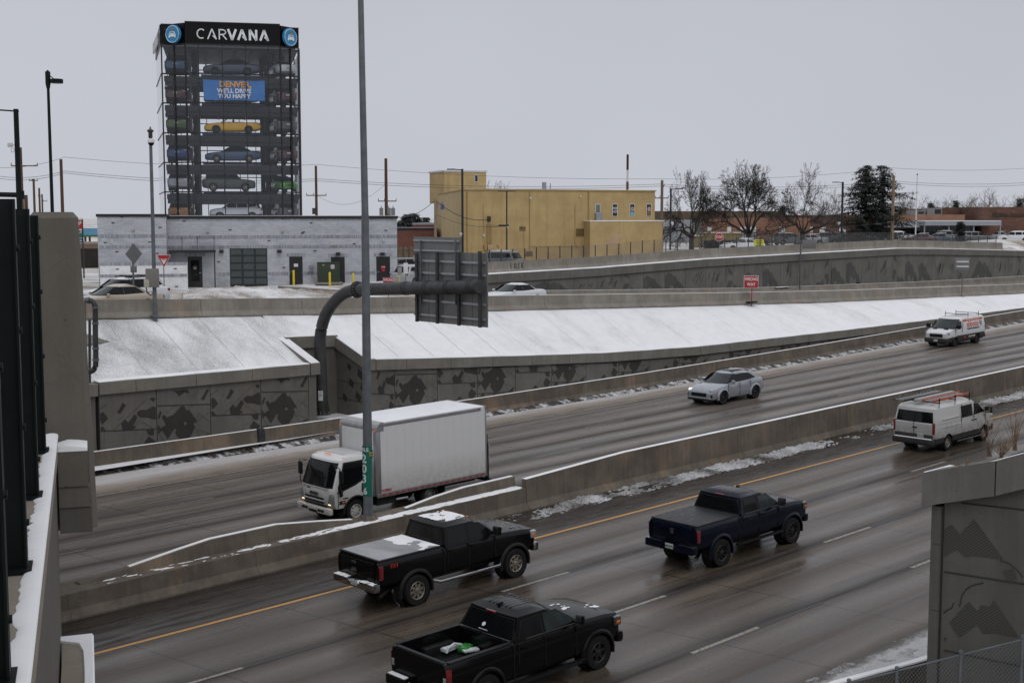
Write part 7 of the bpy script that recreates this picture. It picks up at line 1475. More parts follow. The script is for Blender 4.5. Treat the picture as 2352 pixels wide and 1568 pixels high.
t, p, zt_ = signpost('wrong_way_sign', 'red WRONG WAY sign partly hidden by the gantry arm, before the rightmost black door', 892, 638, 690, 88, REDS); o, c, rr_, n_ = plate(t, p, 892.5, 647, .70, .56, REDS); plate(t, p, 892.5, 647.5, .74, .60, SWH, 0, .04, 'sign_border')
text('sign_text', 'WRONG', .24, face_mat(c + Vector((0, 0, .12)), rr_, (0, 0, 1)), SWH, t, .003, .005, .70); text('sign_text', 'WAY', .24, face_mat(c + Vector((0, 0, -.14)), rr_, (0, 0, 1)), SWH, t, .003, .005, .78)
t, p, zt_ = signpost('yield_sign', 'red and white YIELD sign on a thin post beside the camera pole', 377, 600, 655, 82)
c = off(p, 377, 600); a = RIGHT; n_ = Vector((sin(a), -cos(a), 0)); rr_ = Vector((cos(a), sin(a), 0)); M = face_mat(c + n_ * .05, rr_, (0, 0, 1))
for s, m, o_ in ((.42, SWH, 0), (.39, REDS, .012), (.19, SWH, .024)): b = MB(); b.prism([M @ Vector((x * s, y * s + .06 * (s > .3), o_)) for x, y in ((-1.0, .72), (-.93, .82), (.93, .82), (1.0, .72), (.06, -1.0), (-.06, -1.0))], n_ * .012); b.build('sign_plate', m, t, 0)
text('sign_text', 'YIELD', .12, M @ Matrix.Translation((0, .10, .042)), REDS, t, .002, .002, .8)
t, p, zt_ = signpost('warning_sign', 'grey back of a diamond shaped sign on a post beside the grey building', 307, 560, 665, 68, GALV, .05); c = off(p, 307, 583); a = RIGHT + .95; b = MB(); M = face_mat(c, (cos(a), sin(a), 0), (0, 0, 1)); b.prism([M @ Vector((x, y, 0)) for x, y in ((0, .54), (.54, 0), (0, -.54), (-.54, 0))], M.to_3x3() @ Vector((0, 0, .015))); b.build('sign_plate', mat('bare_sign_back', (.13, .135, .14), .5), t, 0); plate(t, p, 307, 618, .32, .34, mat('bare_sign_back', (.24, .25, .26)), .3)
t, p, zt_ = signpost('stop_sign', 'small red octagonal STOP sign in front of the bare trees', 1652, 535, 572, 135, GALV); c = off(p, 1651.5, 544.5); M = face_mat(c + n_ * .06, rr_, (0, 0, 1))
for s, m, o_ in ((.46, SWH, 0), (.42, REDS, .014)): b = MB(); b.prism([M @ Vector((s * cos(pi / 8 + q * pi / 4), s * sin(pi / 8 + q * pi / 4), o_)) for q in range(8)], n_ * .012); b.build('sign_plate', m, t, 0)
text('sign_text', 'STOP', .34, M @ Matrix.Translation((0, 0, .03)), SWH, t, .003, .008, .78)
t, p, zt_ = signpost('poster_sign', 'small bright yellow poster board on the fence in front of the hedge', 1743, 552, 575, 132); o, c, _, _ = plate(t, p, 1743, 561, .98, .92, mat('poster_yellow', (.62, .60, .02), .6)); b = MB()
for q in range(5): b.box(c + Vector((0, 0, .32 - q * .16)) + rr_ * (.03 * (q % 2)), (.7 - .1 * (q % 3), .012, .07), RIGHT)
b.build('poster_text', BLKP, t, 0)
t, p, zt_ = signpost('fence_notice', 'small white notice with a red mark on the fence by the yellow building', 2500 * .574 + 88 * .2197 - 0, 596, 615, 112); plate(t, p, 1454.5, 605, .30, 1.0, SWH); plate(t, p, 1454.5, 598, .26, .14, REDS, 0, .085)
p = onY(1838, 664, 67.9); d = p.x * cos(TH) + p.y * sin(TH); t, p, zt_ = upright('road_sign', 'grey back of a small sign on a tall post before the ramp wall', 'sign', 1837, 552, 664, d, .07, .07, GALV)
plate(t, p, 1858, 561, 1.20, .78, ALP); q = off(p, 1837, 553.5); b = MB(); b.tube([q, off(p, 1866, 552.5)], .035, 5); b.tube([off(p, 1850, 548), off(p, 1850, 566)], .03, 5); b.tube([off(p, 1866, 548), off(p, 1866, 566)], .03, 5); b.build('bracket', GALV, t)
p = onY(2208.5, 683, 58.6); d = p.x * cos(TH) + p.y * sin(TH); t, p, zt_ = upright('road_sign', 'grey back of a rounded sign, thin post, right end of the snowy slope', 'sign', 2209, 600, 683, d, .045, .045, GALV)
plate(t, p, 2210, 606, 1.32, 1.05, ALP)
for py in (601, 612): plate(t, p, 2210, py, 1.1, .12, SWH, 0, .12, 'bar')
b = MB(); [b.rbox((x, 0, 0), (.5, .25, .12), .03, rz=.3) for x in (-.3, .3)]; b.build('base', BLKP, t)
q = AT(1797, 663.5, 108); b = MB()
for i in range(6): b.rbox((-.7 + i * .27, .04 * (i % 2), .06 + .03 * sin(i * 2)), (.3, .22, .12), .05, rz=i * .4)
o = b.build('debris', mat('dark_red_debris', (.07, .02, .02), .7, .4, 6)); o.location = q; o.rotation_euler = (0, 0, -.05); tag(o, 'dark red debris with snow lying on the low barrier left of the tall sign post', 'debris')
b = MB(); b.rbox((0, 0, .15), (1.5, .15, .04), .015); sn_ = b.build('snow', SN, o)
# gas price sign and billboard at the far left
gs_ = AT(176, 600, 115); gs_.z = 5.8; Fg = Frame(gs_, RIGHT); gs = thing('price_sign', 'tall fuel price sign with red and green 9 panels, behind the concrete pylon', 'price sign', gs_, Fg.a)
for (t_, bt, m, s) in ((505, 526.5, REDS, '9'), (529, 546.5, mat('price_green', (.01, .10, .06), .5), '9'), (547.5, 557, mat('price_blue', (.02, .06, .25), .5), None)):
    xa, xb = Fg.X(168), Fg.X(191.5 if t_ < 540 else 189); z0, z1 = Fg.Z(180, bt), Fg.Z(180, t_); f1 = wallbox('price_panel', xa, xb, -.05, .2, z0, z1, m, gs)
    if s: text('price_text', s, (z1 - z0) * .95, face_mat(Vector((Fg.X(182.3), -.07, (z0 + z1) / 2)), (1, 0, 0), (0, 0, 1)), SWH, f1, .003, .015, .8); text('price_text', '9', (z1 - z0) * .45, face_mat(Vector((Fg.X(188.5), -.07, (z0 + z1) / 2 + .15)), (1, 0, 0), (0, 0, 1)), SWH, f1, .003, .008, .8)
    else: text('price_text', 'Free', .26, face_mat(Vector((Fg.X(184.5), -.07, (z0 + z1) / 2)), (1, 0, 0), (0, 0, 1)), SWH, f1, .003, .004, .9)
wallbox('price_header', Fg.X(168), Fg.X(191.5), -.05, .2, Fg.Z(180, 504.5), Fg.Z(180, 501), SWH, gs); wallbox('pole', Fg.X(190), Fg.X(192.5), .02, .15, -1, Fg.Z(180, 504), BK, gs)
bo = AT(193, 580, 170); bo.z = 5.8; Fb = Frame(bo, RIGHT); bl_ = thing('billboard', 'small blue and green billboard on posts left of the grey building', 'billboard', bo, Fb.a)
wallbox('panel', Fb.X(193), Fb.X(230), 0, .2, Fb.Z(210, 544), Fb.Z(210, 524), mat('billboard_blue', (.10, .27, .42), .6, .15, .4), bl_); wallbox('green_strip', Fb.X(193), Fb.X(230), -.04, -.001, Fb.Z(210, 544), Fb.Z(210, 540), mat('billboard_green', (.04, .12, .03), .6), bl_); text('panel_text', 'AUTO BODY & SERVICE', .42, face_mat(Vector((Fb.X(207), -.05, Fb.Z(207, 527.5))), (1, 0, 0), (0, 0, 1)), SEAM, bl_, .003) if False else None
for px in (196, 206): wallbox('post', Fb.X(px) - .12, Fb.X(px) + .12, .2, .4, -1, Fb.Z(210, 530), WDP, bl_)

# ---- overpass on the left: parapet, safety fence, pylon
_u = ray(190, 495); OU = Vector((_u.x, _u.y, 0)).normalized(); ON = Vector((OU.y, -OU.x, 0)); OA = math.atan2(OU.y, OU.x)
EYE = CAMH; zp = EYE - 2.2
def ou(px, d): q = AT(px, 500, d); return q.dot(OU), q.dot(ON)
eN = AT(127, 1043, 12.1).dot(ON); fN = AT(103, 1041, 12.1).dot(ON); U = lambda d: AT(110, 500, d).dot(OU)
def OW(u, n, z): return OU * u + ON * n + Vector((0, 0, z))
PCN = conc('parapet_concrete', (.075, .07, .06), (.125, .117, .102), None, .05, crack=1.3); PCT = conc('parapet_top_concrete', (.20, .17, .135), (.30, .26, .21), None, .1)
pt = thing('bridge_parapet', 'near concrete overpass parapet with melting snow along its top, at the left edge', 'parapet', (0, 0, 0))
uend = U(13.0)
edgesU = [-1.0, 1.2, 2.7, 4.2, 5.6, 7.0, 8.4, 9.8, 11.2, uend]
for a, c in zip(edgesU, edgesU[1:]):
    b = MB(); b.prism([OW(a + .006, eN - 1.1, zp - .25), OW(a + .006, eN, zp - .25), OW(c - .006, eN, zp - .25), OW(c - .006, eN - 1.1, zp - .25)], (0, 0, .25)); b.build('top_slab', PCT, pt, 0)
b = MB(); b.prism([OW(-1, eN - 1.0, zp - 7), OW(-1, eN - .02, zp - 7), OW(uend, eN - .02, zp - 7), OW(uend, eN - 1.0, zp - 7)], (0, 0, 6.745)); b.build('side_wall', PCN, pt, 0)
b = MB(); vs = []; nU, nN = 300, 14
for i in range(nU + 1):
    u = -1 + (uend + 1) * i / nU; wL = .13 + .05 * MN.fractal(Vector((u * 1.7, 0, 2)), .9, 2, 4) + .03 * MN.noise(Vector((u * 9, 1, 0)))
    for j in range(nN + 1):
        v = j / nN; n_2 = eN + .012 - wL * v; z = zp + .028 * sin(pi * min(1, v * .9 + .12)) ** .6 - (.012 if v in (0, 1) else 0) - .005; vs.append(OW(u, n_2, z))
b.add(vs, [(i * (nN + 1) + j, (i + 1) * (nN + 1) + j, (i + 1) * (nN + 1) + j + 1, i * (nN + 1) + j + 1) for i in range(nU) for j in range(nN)]); b.build('snow', SN, pt, 60)
# fence
MESH, mn_, mo_ = newmat('woven_mesh'); k = N(mn_); tc = k.n('ShaderNodeTexCoord'); s_ = k.n('ShaderNodeSeparateXYZ'); k.l(tc.outputs['Object'], s_.inputs[0])
hh_ = k.math('ADD', k.math('MULTIPLY', s_.outputs['X'], 20.0), k.math('MULTIPLY', s_.outputs['Y'], 20.0)); f1_ = k.math('FRACT', k.math('ADD', hh_, k.math('MULTIPLY', s_.outputs['Z'], 20.0))); f2_ = k.math('FRACT', k.math('SUBTRACT', hh_, k.math('MULTIPLY', s_.outputs['Z'], 20.0)))
al = k.math('MAXIMUM', k.math('LESS_THAN', f1_, .22), k.math('LESS_THAN', f2_, .22)); tr_n = k.n('ShaderNodeBsdfTransparent'); pr = k.n('ShaderNodeBsdfPrincipled'); pr.inputs['Base Color'].default_value = (.012, .015, .015, 1); pr.inputs['Roughness'].default_value = .5; ms = k.n('ShaderNodeMixShader'); k.l(al, ms.inputs[0]); k.l(tr_n.outputs[0], ms.inputs[1]); k.l(pr.outputs[0], ms.inputs[2]); k.l(ms.outputs[0], mo_.inputs[0])
sf = thing('safety_fence', 'dark green steel safety fence with mesh panels along the near overpass parapet', 'fence', (0, 0, 0))
posts = [U(d_) for d_ in (2.2, 4.1, 6.1, 8.05, 10.15, 12.1)]
for i, u in enumerate(posts):
    zt3 = EYE + (.10 if i < 4 else (.05 if i == 4 else 0.0)); b = MB(); b.prism([OW(u - .02, fN - .30, zp + .03), OW(u - .02, fN - .0, zp + .03), OW(u + .0, fN - .0, zp + .03), OW(u + .0, fN - .30, zp + .03)], (0, 0, zt3 - zp - .03)); b.prism([OW(u - .07, fN - .0, zp + .03), OW(u - .07, fN + .014, zp + .03), OW(u + .07, fN + .014, zp + .03), OW(u + .07, fN - .0, zp + .03)], (0, 0, zt3 - zp - .03)); b.build('post', GBK, sf, 0)
    b = MB(); b.prism([OW(u - .13, fN - .34, zp), OW(u - .13, fN + .04, zp), OW(u + .12, fN + .04, zp), OW(u + .12, fN - .34, zp)], (0, 0, .028)); b.build('base_plate', GBK, sf, 0)
    for z in (.3, .9, 1.5, 2.0): b = MB(); b.cyl(OW(u, fN + .014, zp + z), OW(u, fN + .03, zp + z), .022, 8); b.build('bolt', GBK, sf)
for u, v in zip(posts, posts[1:]):
    b = MB(); b.poly([OW(u + .02, fN - .14, zp + .12), OW(v - .03, fN - .14, zp + .12), OW(v - .03, fN - .14, EYE - .05), OW(u + .02, fN - .14, EYE - .05)]); b.build('mesh_panel', MESH, sf, 0)
    for z in (zp + .12, zp + 1.12, EYE - .06): b = MB(); b.prism([OW(u + .02, fN - .16, z), OW(v - .03, fN - .16, z), OW(v - .03, fN - .12, z), OW(u + .02, fN - .12, z)], (0, 0, .05)); b.build('rail', GALV if z > zp + 1 else GBK, sf, 0)
ov = thing('overpass', 'concrete overpass deck running away to the left behind the near parapet', 'bridge', (0, 0, 0))
b = MB(); b.prism([OW(-12, eN - 15, zp - 2.1), OW(-12, eN - 1.02, zp - 2.1), OW(50, eN - 1.02, zp - 2.1), OW(50, eN - 15, zp - 2.1)], (0, 0, .9)); b.build('deck', PCN, ov, 0)
for q in range(5): b = MB(); b.prism([OW(-12, eN - 14.5 + q * 3.1, zp - 3.2), OW(-12, eN - 13.9 + q * 3.1, zp - 3.2), OW(50, eN - 13.9 + q * 3.1, zp - 3.2), OW(50, eN - 14.5 + q * 3.1, zp - 3.2)], (0, 0, 1.09)); b.build('girder', PCN, ov, 0)
# pylon
d0 = 13.2; u0_ = U(d0); nR = AT(199, 900, d0).dot(ON); nL = AT(78, 900, d0).dot(ON); ztp = CAMH + (495 - 487) / 3000 * d0; zbl = CAMH + ray(150, 1045).z * d0; zbt = CAMH + ray(150, 1232).z * d0
PYL = conc('pylon_concrete', (.10, .091, .075), (.155, .143, .12), None, .05, crack=1.1)
py_ = thing('pylon', 'massive pale concrete pylon beside the safety fence at the left', 'pylon', (0, 0, 0))
def ringp(n0, n1, ua, ub_, z, c=.05): return [OW(ua, n0 + c, z), OW(ua, n1 - c, z), OW(ua + c, n1, z), OW(ub_ - c, n1, z), OW(ub_, n1 - c, z), OW(ub_, n0 + c, z), OW(ub_ - c, n0, z), OW(ua + c, n0, z)]
b = MB(); b.loft([ringp(nL - .1, nR + .07, u0_, u0_ + .7, zbt), ringp(nL - .1, nR + .05, u0_, u0_ + .7, zbl), ringp(nL - .0, nR - .03, u0_, u0_ + .7, ztp - .06), ringp(nL + .05, nR - .08, u0_ + .05, u0_ + .65, ztp)]); b.build('shaft', PYL, py_, 30)
nb0 = AT(134, 1100, d0 - .25).dot(ON); nb1 = AT(202, 1100, d0 - .25).dot(ON); zz_ = [CAMH + ray(170, y).z * (d0 - .2) for y in (1042, 1128, 1178, 1240)]
for i in range(3):
    b = MB(); b.prism([OW(u0_ - .28 + .02 * i, eN + .0, zz_[i + 1] + .008), OW(u0_ - .28 + .02 * i, nb1 + .015 * i, zz_[i + 1] + .008), OW(u0_ - .004, nb1 + .015 * i, zz_[i + 1] + .008), OW(u0_ - .004, eN + .0, zz_[i + 1] + .008)], (0, 0, zz_[i] - zz_[i + 1] - .008)); b.build('base_block', PYL if i < 2 else PCN, py_, 0)
b = MB(); b.loft([[OW(u0_ - .285, n_3, zz_[0] - .002), OW(u0_ - .28, n_3, zz_[0] + .022 + .02 * q), OW(u0_ - .12, n_3, zz_[0] + .045 + .02 * q), OW(u0_ - .003, n_3, zz_[0] + .05 + .02 * q), OW(u0_ - .003, n_3, zz_[0] - .002)] for n_3, q in ((eN, 0), (eN + .1, 1.4), (eN + .2, 1.0), (nb1 + .004, .2))]); b.build('snow', SN, py_, 60)
for (pxa, pxb, yt, d_) in ((184, 191.5, 647, 30), (190, 197, 690, 40)):
    na, nb_ = AT(pxa - 40, 700, d_), AT(pxb, 700, d_); b = MB(); z1 = CAMH + ray(190, yt).z * d_; t = thing('abutment_column', 'grey concrete abutment column seen in a sliver just right of the pylon' if d_ == 30 else 'farther concrete abutment column seen in a thin sliver beside the drain pipe', 'column', na)
    dv_ = nb_ - na; dv_.z = 0; zl_ = 5.6 - na.z; b.prism([Vector((0, 0, zl_)), dv_ + Vector((0, 0, zl_)), dv_ + OU * 1.0 + Vector((0, 0, zl_)), OU * 1.0 + Vector((0, 0, zl_))], (0, 0, z1 - na.z - zl_)); b.build('shaft', PYL, t, 0)
# pier cap below
dcap = 12.6; zc = CAMH + ray(180, 1492).z * dcap; nc = AT(215, 1500, dcap).dot(ON); ucap = U(dcap); b = MB(); b.prism([OW(ucap - 5, eN + .0, zc - 3), OW(ucap - 5, nc, zc - 3), OW(ucap, nc, zc - 3), OW(ucap, eN + .0, zc - 3)], (0, 0, 3)); o = b.build('pier_ledge', PCT, None, 0); tag(o, 'low concrete ledge with a snowy rim, at the bottom left below the parapet', 'ledge')
b = MB(); b.loft([[OW(u, nc - w1_, zc - .002), OW(u, nc - w1_ + .01, zc + .02), OW(u, nc - .01, zc + .025), OW(u, nc + .006, zc - .002)] for u, w1_ in ((ucap - 5, .08), (ucap - 1, .09), (ucap - .5, .10), (ucap - .25, .14), (ucap - .12, .33), (ucap + .004, .36))]); b.build('snow', SN, o, 60)
# drain pipe on the abutment
dp = 55.5; P_ = [AT(x, y, dp) for x, y in ((190, 690), (205, 690), (213, 693), (218, 702), (219, 720), (219, 760), (220, 830), (217, 846), (208, 853), (190, 855))]
t = thing('drain_pipe', 'thick grey drain pipe with two elbows beside the pylon', 'pipe', P_[5]); b = MB(); b.tube([q - P_[5] for q in smooth(P_, 4)], .115, 12); b.build('pipe', DGAL, t)
for q in (AT(219, 706, dp), AT(219, 742, dp), AT(219.5, 800, dp), AT(220, 826, dp), AT(203, 690, dp), AT(203, 853, dp)):
    v_ = q - P_[5]; b = MB(); ax_ = Vector((0, 0, .04)) if abs(q.z - AT(203, 690, dp).z) > .01 and abs(q.z - AT(203, 853, dp).z) > .01 else Vector((cos(RIGHT), sin(RIGHT), 0)) * .04; b.tube([v_ - ax_, v_ + ax_], .145, 12); b.build('coupling', GALV, t)
b = MB(); q0, q1 = AT(206, 735, 57), AT(206, 880, 57); b.tube([q0 - P_[5], q1 - P_[5]], .06, 6); b.build('mounting_rail', DGAL, t)

# ---- near right wing wall
XW = 24.3; rwm = thing('wing_wall', 'near concrete wing wall with hatched relief and sloping snowy coping, at the right edge', 'wall', (0, 0, 0))
HAT, hn, ho = newmat('hatched_relief'); k = N(hn); tc = k.n('ShaderNodeTexCoord'); s_ = k.n('ShaderNodeSeparateXYZ'); k.l(tc.outputs['Object'], s_.inputs[0])
f_h = k.math('FRACT', k.math('MULTIPLY', k.math('ADD', k.math('MULTIPLY', s_.outputs['Y'], .8), s_.outputs['Z']), 16.0)); hc = k.mix(k.mr(f_h, .3, .6, 0, 1), (.036, .034, .031), (.075, .071, .064)); k.bsdf(ho, hc, .85)
def rw_(px, py, dx=0): return onX(px, py, XW + dx)
cA, cB = rw_(2168, 1200), rw_(2480, 1200); yA, yB = cA.y, cB.y; zbA = -1.0
ztA = rw_(2168, 1160).z; top = lambda y: interp([(yA, rw_(2168, 1088).z), (yB, rw_(2480, 1003).z)][::-1] if yB < yA else [(yA, 0), (yB, 1)], y)
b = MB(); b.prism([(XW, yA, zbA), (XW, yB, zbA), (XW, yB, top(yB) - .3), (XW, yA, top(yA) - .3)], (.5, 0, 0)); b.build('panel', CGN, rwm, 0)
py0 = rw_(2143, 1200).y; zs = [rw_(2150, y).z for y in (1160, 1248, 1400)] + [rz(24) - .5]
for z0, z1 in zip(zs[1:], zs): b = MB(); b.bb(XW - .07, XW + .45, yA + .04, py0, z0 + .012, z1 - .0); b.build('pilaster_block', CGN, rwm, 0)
b = MB(); b.bb(XW - .005, XW + .05, yA - .01, yA + .04, -1, zs[0]); b.build('joint', CDK, rwm, 0)
for pts in ([(2210, 1155), (2352, 1170), (2480, 1180)], [(2169, 1312), (2352, 1340), (2480, 1358)], [(2169, 1492), (2352, 1530), (2480, 1556)]): b = MB(); b.tube([rw_(x, y, -.004) for x, y in pts], .018, 4); b.build('joint', CDK, rwm, 0)
def zq(X, Y): return (3300 + X / 1.024) * .574, (1200 + Y / 1.024) * .574
for P in ([(488, 940), (520, 920), (553, 960), (612, 898), (730, 1060), (600, 1045), (580, 1055), (540, 1020), (490, 1050)], [(730, 1110), (768, 1098), (788, 1140), (755, 1160)], [(510, 1320), (590, 1235), (625, 1275), (640, 1250), (680, 1255), (692, 1228), (795, 1380), (690, 1360), (650, 1365), (625, 1330), (550, 1380)], [(490, 1380), (500, 1385), (490, 1396)]):
    b = MB(); b.prism([rw_(*zq(*q), -.012) for q in P], (.012, 0, 0)); b.build('relief', HAT, rwm, 0)
random.seed(5)
for L_ in ([(720, 1065), (760, 1080), (790, 1105), (812, 1135)], [(650, 1158), (618, 1164), (596, 1172), (580, 1184), (568, 1198), (560, 1216), (558, 1236), (552, 1254)], [(488, 1282), (502, 1268), (520, 1262), (528, 1240)]):
    b = MB(); b.tube([rw_(*zq(*q), -.004) for q in L_], .012, 4); b.build('relief_line', CDK, rwm, 0)
cut_y = rw_(2297, 1100).y
ys0 = rw_(2118, 1100, -.2).y
for (a, c) in ((ys0, cut_y + .015), (cut_y - .015, yB)):
    ta, tc_ = (top(min(yA, a)) , top(c)); b = MB(); h_ = .70
    b.prism([(XW - .2, a, ta - h_), (XW - .2, c, tc_ - h_), (XW - .2, c, tc_), (XW - .2, a, ta)], (.75, 0, 0)); b.build('coping', CG, rwm, 0)
b = MB(); b.loft([[(XW - .19, y, top(min(yA, y)) - .003), (XW - .14, y, top(min(yA, y)) + .015), (XW + .9, y, top(min(yA, y)) + .02), (XW + .9, y, top(min(yA, y)) - .01)] for y in fr(ys0 - .01, yB, 20)]); b.build('snow_cap', SN, rwm, 60)
nb = MB(); vs = []
for i in range(31):
    for j in range(13):
        y = ys0 - .3 + (yB - ys0) * i / 30; x = XW + .5 + 5 * j / 12; vs.append((x, y, top(min(yA, y)) + .03 + .05 * MN.fractal(Vector((x, y, 0)), .9, 2, 3) - .10 * j / 12))
nb.add(vs, [(i * 13 + j, (i + 1) * 13 + j, (i + 1) * 13 + j + 1, i * 13 + j + 1) for i in range(30) for j in range(12)]); struct(nb.build('embankment', SNG, None, 60), 'snowy grass embankment behind the near wing wall')
nb = MB(); nb.bb(XW + .5, XW + 5.4, yB, ys0 - .4, -1, top(yA) - .25); nb.build('backfill', CG, rwm, 0)
# weeds on the embankment
WEED = mat('dry_weed', (.16, .10, .055), .9, .3, 4); random.seed(9)
def weed(px, py, d, h_, n, lb, cat='weed', name='dry_weed', spread=.35):
    p = AT(px, py, d); b = MB()
    for q in range(n):
        a = random.uniform(0, 2 * pi); l = h_ * random.uniform(.5, 1); s_ = spread * random.uniform(.2, 1); pts = [Vector((random.uniform(-.05, .05), random.uniform(-.05, .05), 0))]
        for j in range(1, 5): pts.append(Vector((cos(a) * s_ * (j / 4) ** 1.4 + random.uniform(-.02, .02), sin(a) * s_ * (j / 4) ** 1.4 + random.uniform(-.02, .02), l * j / 4)))
        b.tube(pts, [.006, .005, .004, .003, .0015], 3, False)
        for j in (2, 3, 4):
            e_ = pts[j] + Vector((random.uniform(-.12, .12), random.uniform(-.12, .12), .14)); b.tube([pts[j], e_], [.003, .001], 3, False)
    o = b.build(name, WEED, None, 0); o.location = p; tag(o, lb, cat, 'dry weeds above the near wing wall'); return o
weed(2272, 1048, 26.0, 1.1, 16, 'tall thin dry weed left of the others, above the near wing wall'); weed(2330, 1034, 26.0, 1.0, 26, 'bushy dry weed at the right edge above the near wing wall'); weed(2300, 1052, 25.6, .35, 40, 'short brown tuft between the two taller weeds', spread=.4); weed(2215, 1077, 25.8, .18, 10, 'tiny dry sprigs poking from the snow on the near coping')
# barrier at the near right shoulder and chain link fence in front of the wall
sb = sweep('shoulder_barrier', fr(8, 31.2, 20), lambda x: (interp([(24, 15.5), (27, 14.8), (31, 14.3)], x), rz(x) - .02, .88), CB, lambda H: [(0, 0), (0, H), (.2, H), (.25, .3), (.42, .075), (.42, 0)]); tag(sb, 'concrete barrier beside the near shoulder at the lower right, with snow on top', 'barrier'); sweep('snow_cap', fr(8, 31.2, 20), lambda x: (interp([(24, 15.5), (27, 14.8), (31, 14.3)], x), rz(x) - .02, .88), SN, lambda H: [(.0, H - .003), (.02, H + .03), (.18, H + .03), (.2, H - .003)], sb)
CLK, cn_, co_ = newmat('chain_link'); k = N(cn_); tc = k.n('ShaderNodeTexCoord'); s_ = k.n('ShaderNodeSeparateXYZ'); k.l(tc.outputs['Object'], s_.inputs[0]); hh_ = k.math('MULTIPLY', k.math('ADD', s_.outputs['X'], k.math('MULTIPLY', s_.outputs['Y'], -1.0)), 11.0); zz9 = k.math('MULTIPLY', s_.outputs['Z'], 11.0)
f1_ = k.math('FRACT', k.math('ADD', hh_, zz9)); f2_ = k.math('FRACT', k.math('SUBTRACT', hh_, zz9)); al = k.math('MAXIMUM', k.math('LESS_THAN', f1_, .13), k.math('LESS_THAN', f2_, .13)); trn = k.n('ShaderNodeBsdfTransparent'); pr = k.n('ShaderNodeBsdfPrincipled'); pr.inputs['Base Color'].default_value = (.13, .135, .14, 1); pr.inputs['Roughness'].default_value = .5; ms = k.n('ShaderNodeMixShader'); k.l(al, ms.inputs[0]); k.l(trn.outputs[0], ms.inputs[1]); k.l(pr.outputs[0], ms.inputs[2]); k.l(ms.outputs[0], co_.inputs[0])
cf = thing('chain_link_fence', 'near chain link fence with steel posts across the lower right corner', 'fence', (0, 0, 0)); pts = [(2352 + 90, 1440), (2349, 1468), (2207, 1503), (2060, 1540), (1950, 1568)]; W3 = [onY(x, y, 11.2 + (2352 - x) * .0075) for x, y in pts]
for q in W3: b = MB(); b.tube([(q.x, q.y, q.z - 2.2), (q.x, q.y, q.z + .06)], .035, 8); b.lathe([(.05, 0), (.04, .04), (.001, .06)], Matrix.Translation((q.x, q.y, q.z + .05)), 8); b.build('post', GALV, cf)
for a, c in zip(W3, W3[1:]): b = MB(); b.tube([a, c], .02, 6); b.build('top_rail', GALV, cf); b = MB(); b.poly([a - Vector((0, 0, 2.2)), c - Vector((0, 0, 2.2)), c, a]); b.build('mesh', CLK, cf, 0)

# ---- street side chain link fence behind the ramp wall
cfs = thing('chain_link_fence', 'long chain link fence with thin posts behind the street barrier', 'fence', (0, 0, 0)); FY = 72.5; prev = None; i = 0
pxs = []; x = 1124.0
while x < 2300: pxs.append(x); x += 27 if x < 1800 else 20
for x in pxs:
    base = onY(x, 600, FY); gzv = terr(base.x, FY); tp = Vector((base.x, FY, gzv + 1.75)); b = MB(); b.tube([(tp.x, tp.y, gzv - .2), (tp.x, tp.y, tp.z)], .045, 5); b.build('post', DGAL, cfs)
    if prev: b = MB(); b.poly([prev - Vector((0, 0, 1.75)), tp - Vector((0, 0, 1.75)), tp, prev]); b.build('mesh', CLK, cfs, 0)
    prev = tp
# ---- parked and passing cars beyond the barriers
def roadcar(kind, P, px, py, d, head, label, zg=None, cat='car', name='parked_car', group='cars in the school parking lot', **k_):
    S = (sedan if kind == 'sedan' else suvs)(P, **k_); p = AT(px, py, d); p.z = zg if zg is not None else terr(p.x, p.y); t = make_car(name, label, cat, p, RIGHT + head, 0, S, group); lights(t, S); return t
def onramp(kind, P, px, Y, label, **k_):
    q = onY(px, 690, Y); S = (sedan if kind == 'sedan' else suvs)(P, **k_); t = make_car('passing_car', label, 'car', Vector((q.x, Y, rampz(q.x, Y) + .04)), pi, 0, S, 'cars on the ramp road'); lights(t, S); return t, S
onramp('sedan', PBG, 262, 61.6, 'beige sedan behind the upper barrier, left of the camera pole', det=1, wsg=GLC)
t, S = onramp('suv', PWT, 285, 65.3, 'white suv with black roof rails beyond the beige sedan', det=1); part(t, 'roof_rail', BLKP, *[tb_([(.2, s * .6, 1.66), (-1.6, s * .6, 1.68)], .03, 6) for s in (-1, 1)]); part(t, 'roof_box', BLKP, *[rb((x, 0, 1.70), (.35, 1.1, .06), .02) for x in (-.2, -1.2)])
onramp('sedan', PWT, 1178, 62.3, 'white sedan driving left behind the upper barrier, right of the gantry sign', det=1, wsg=GLC)
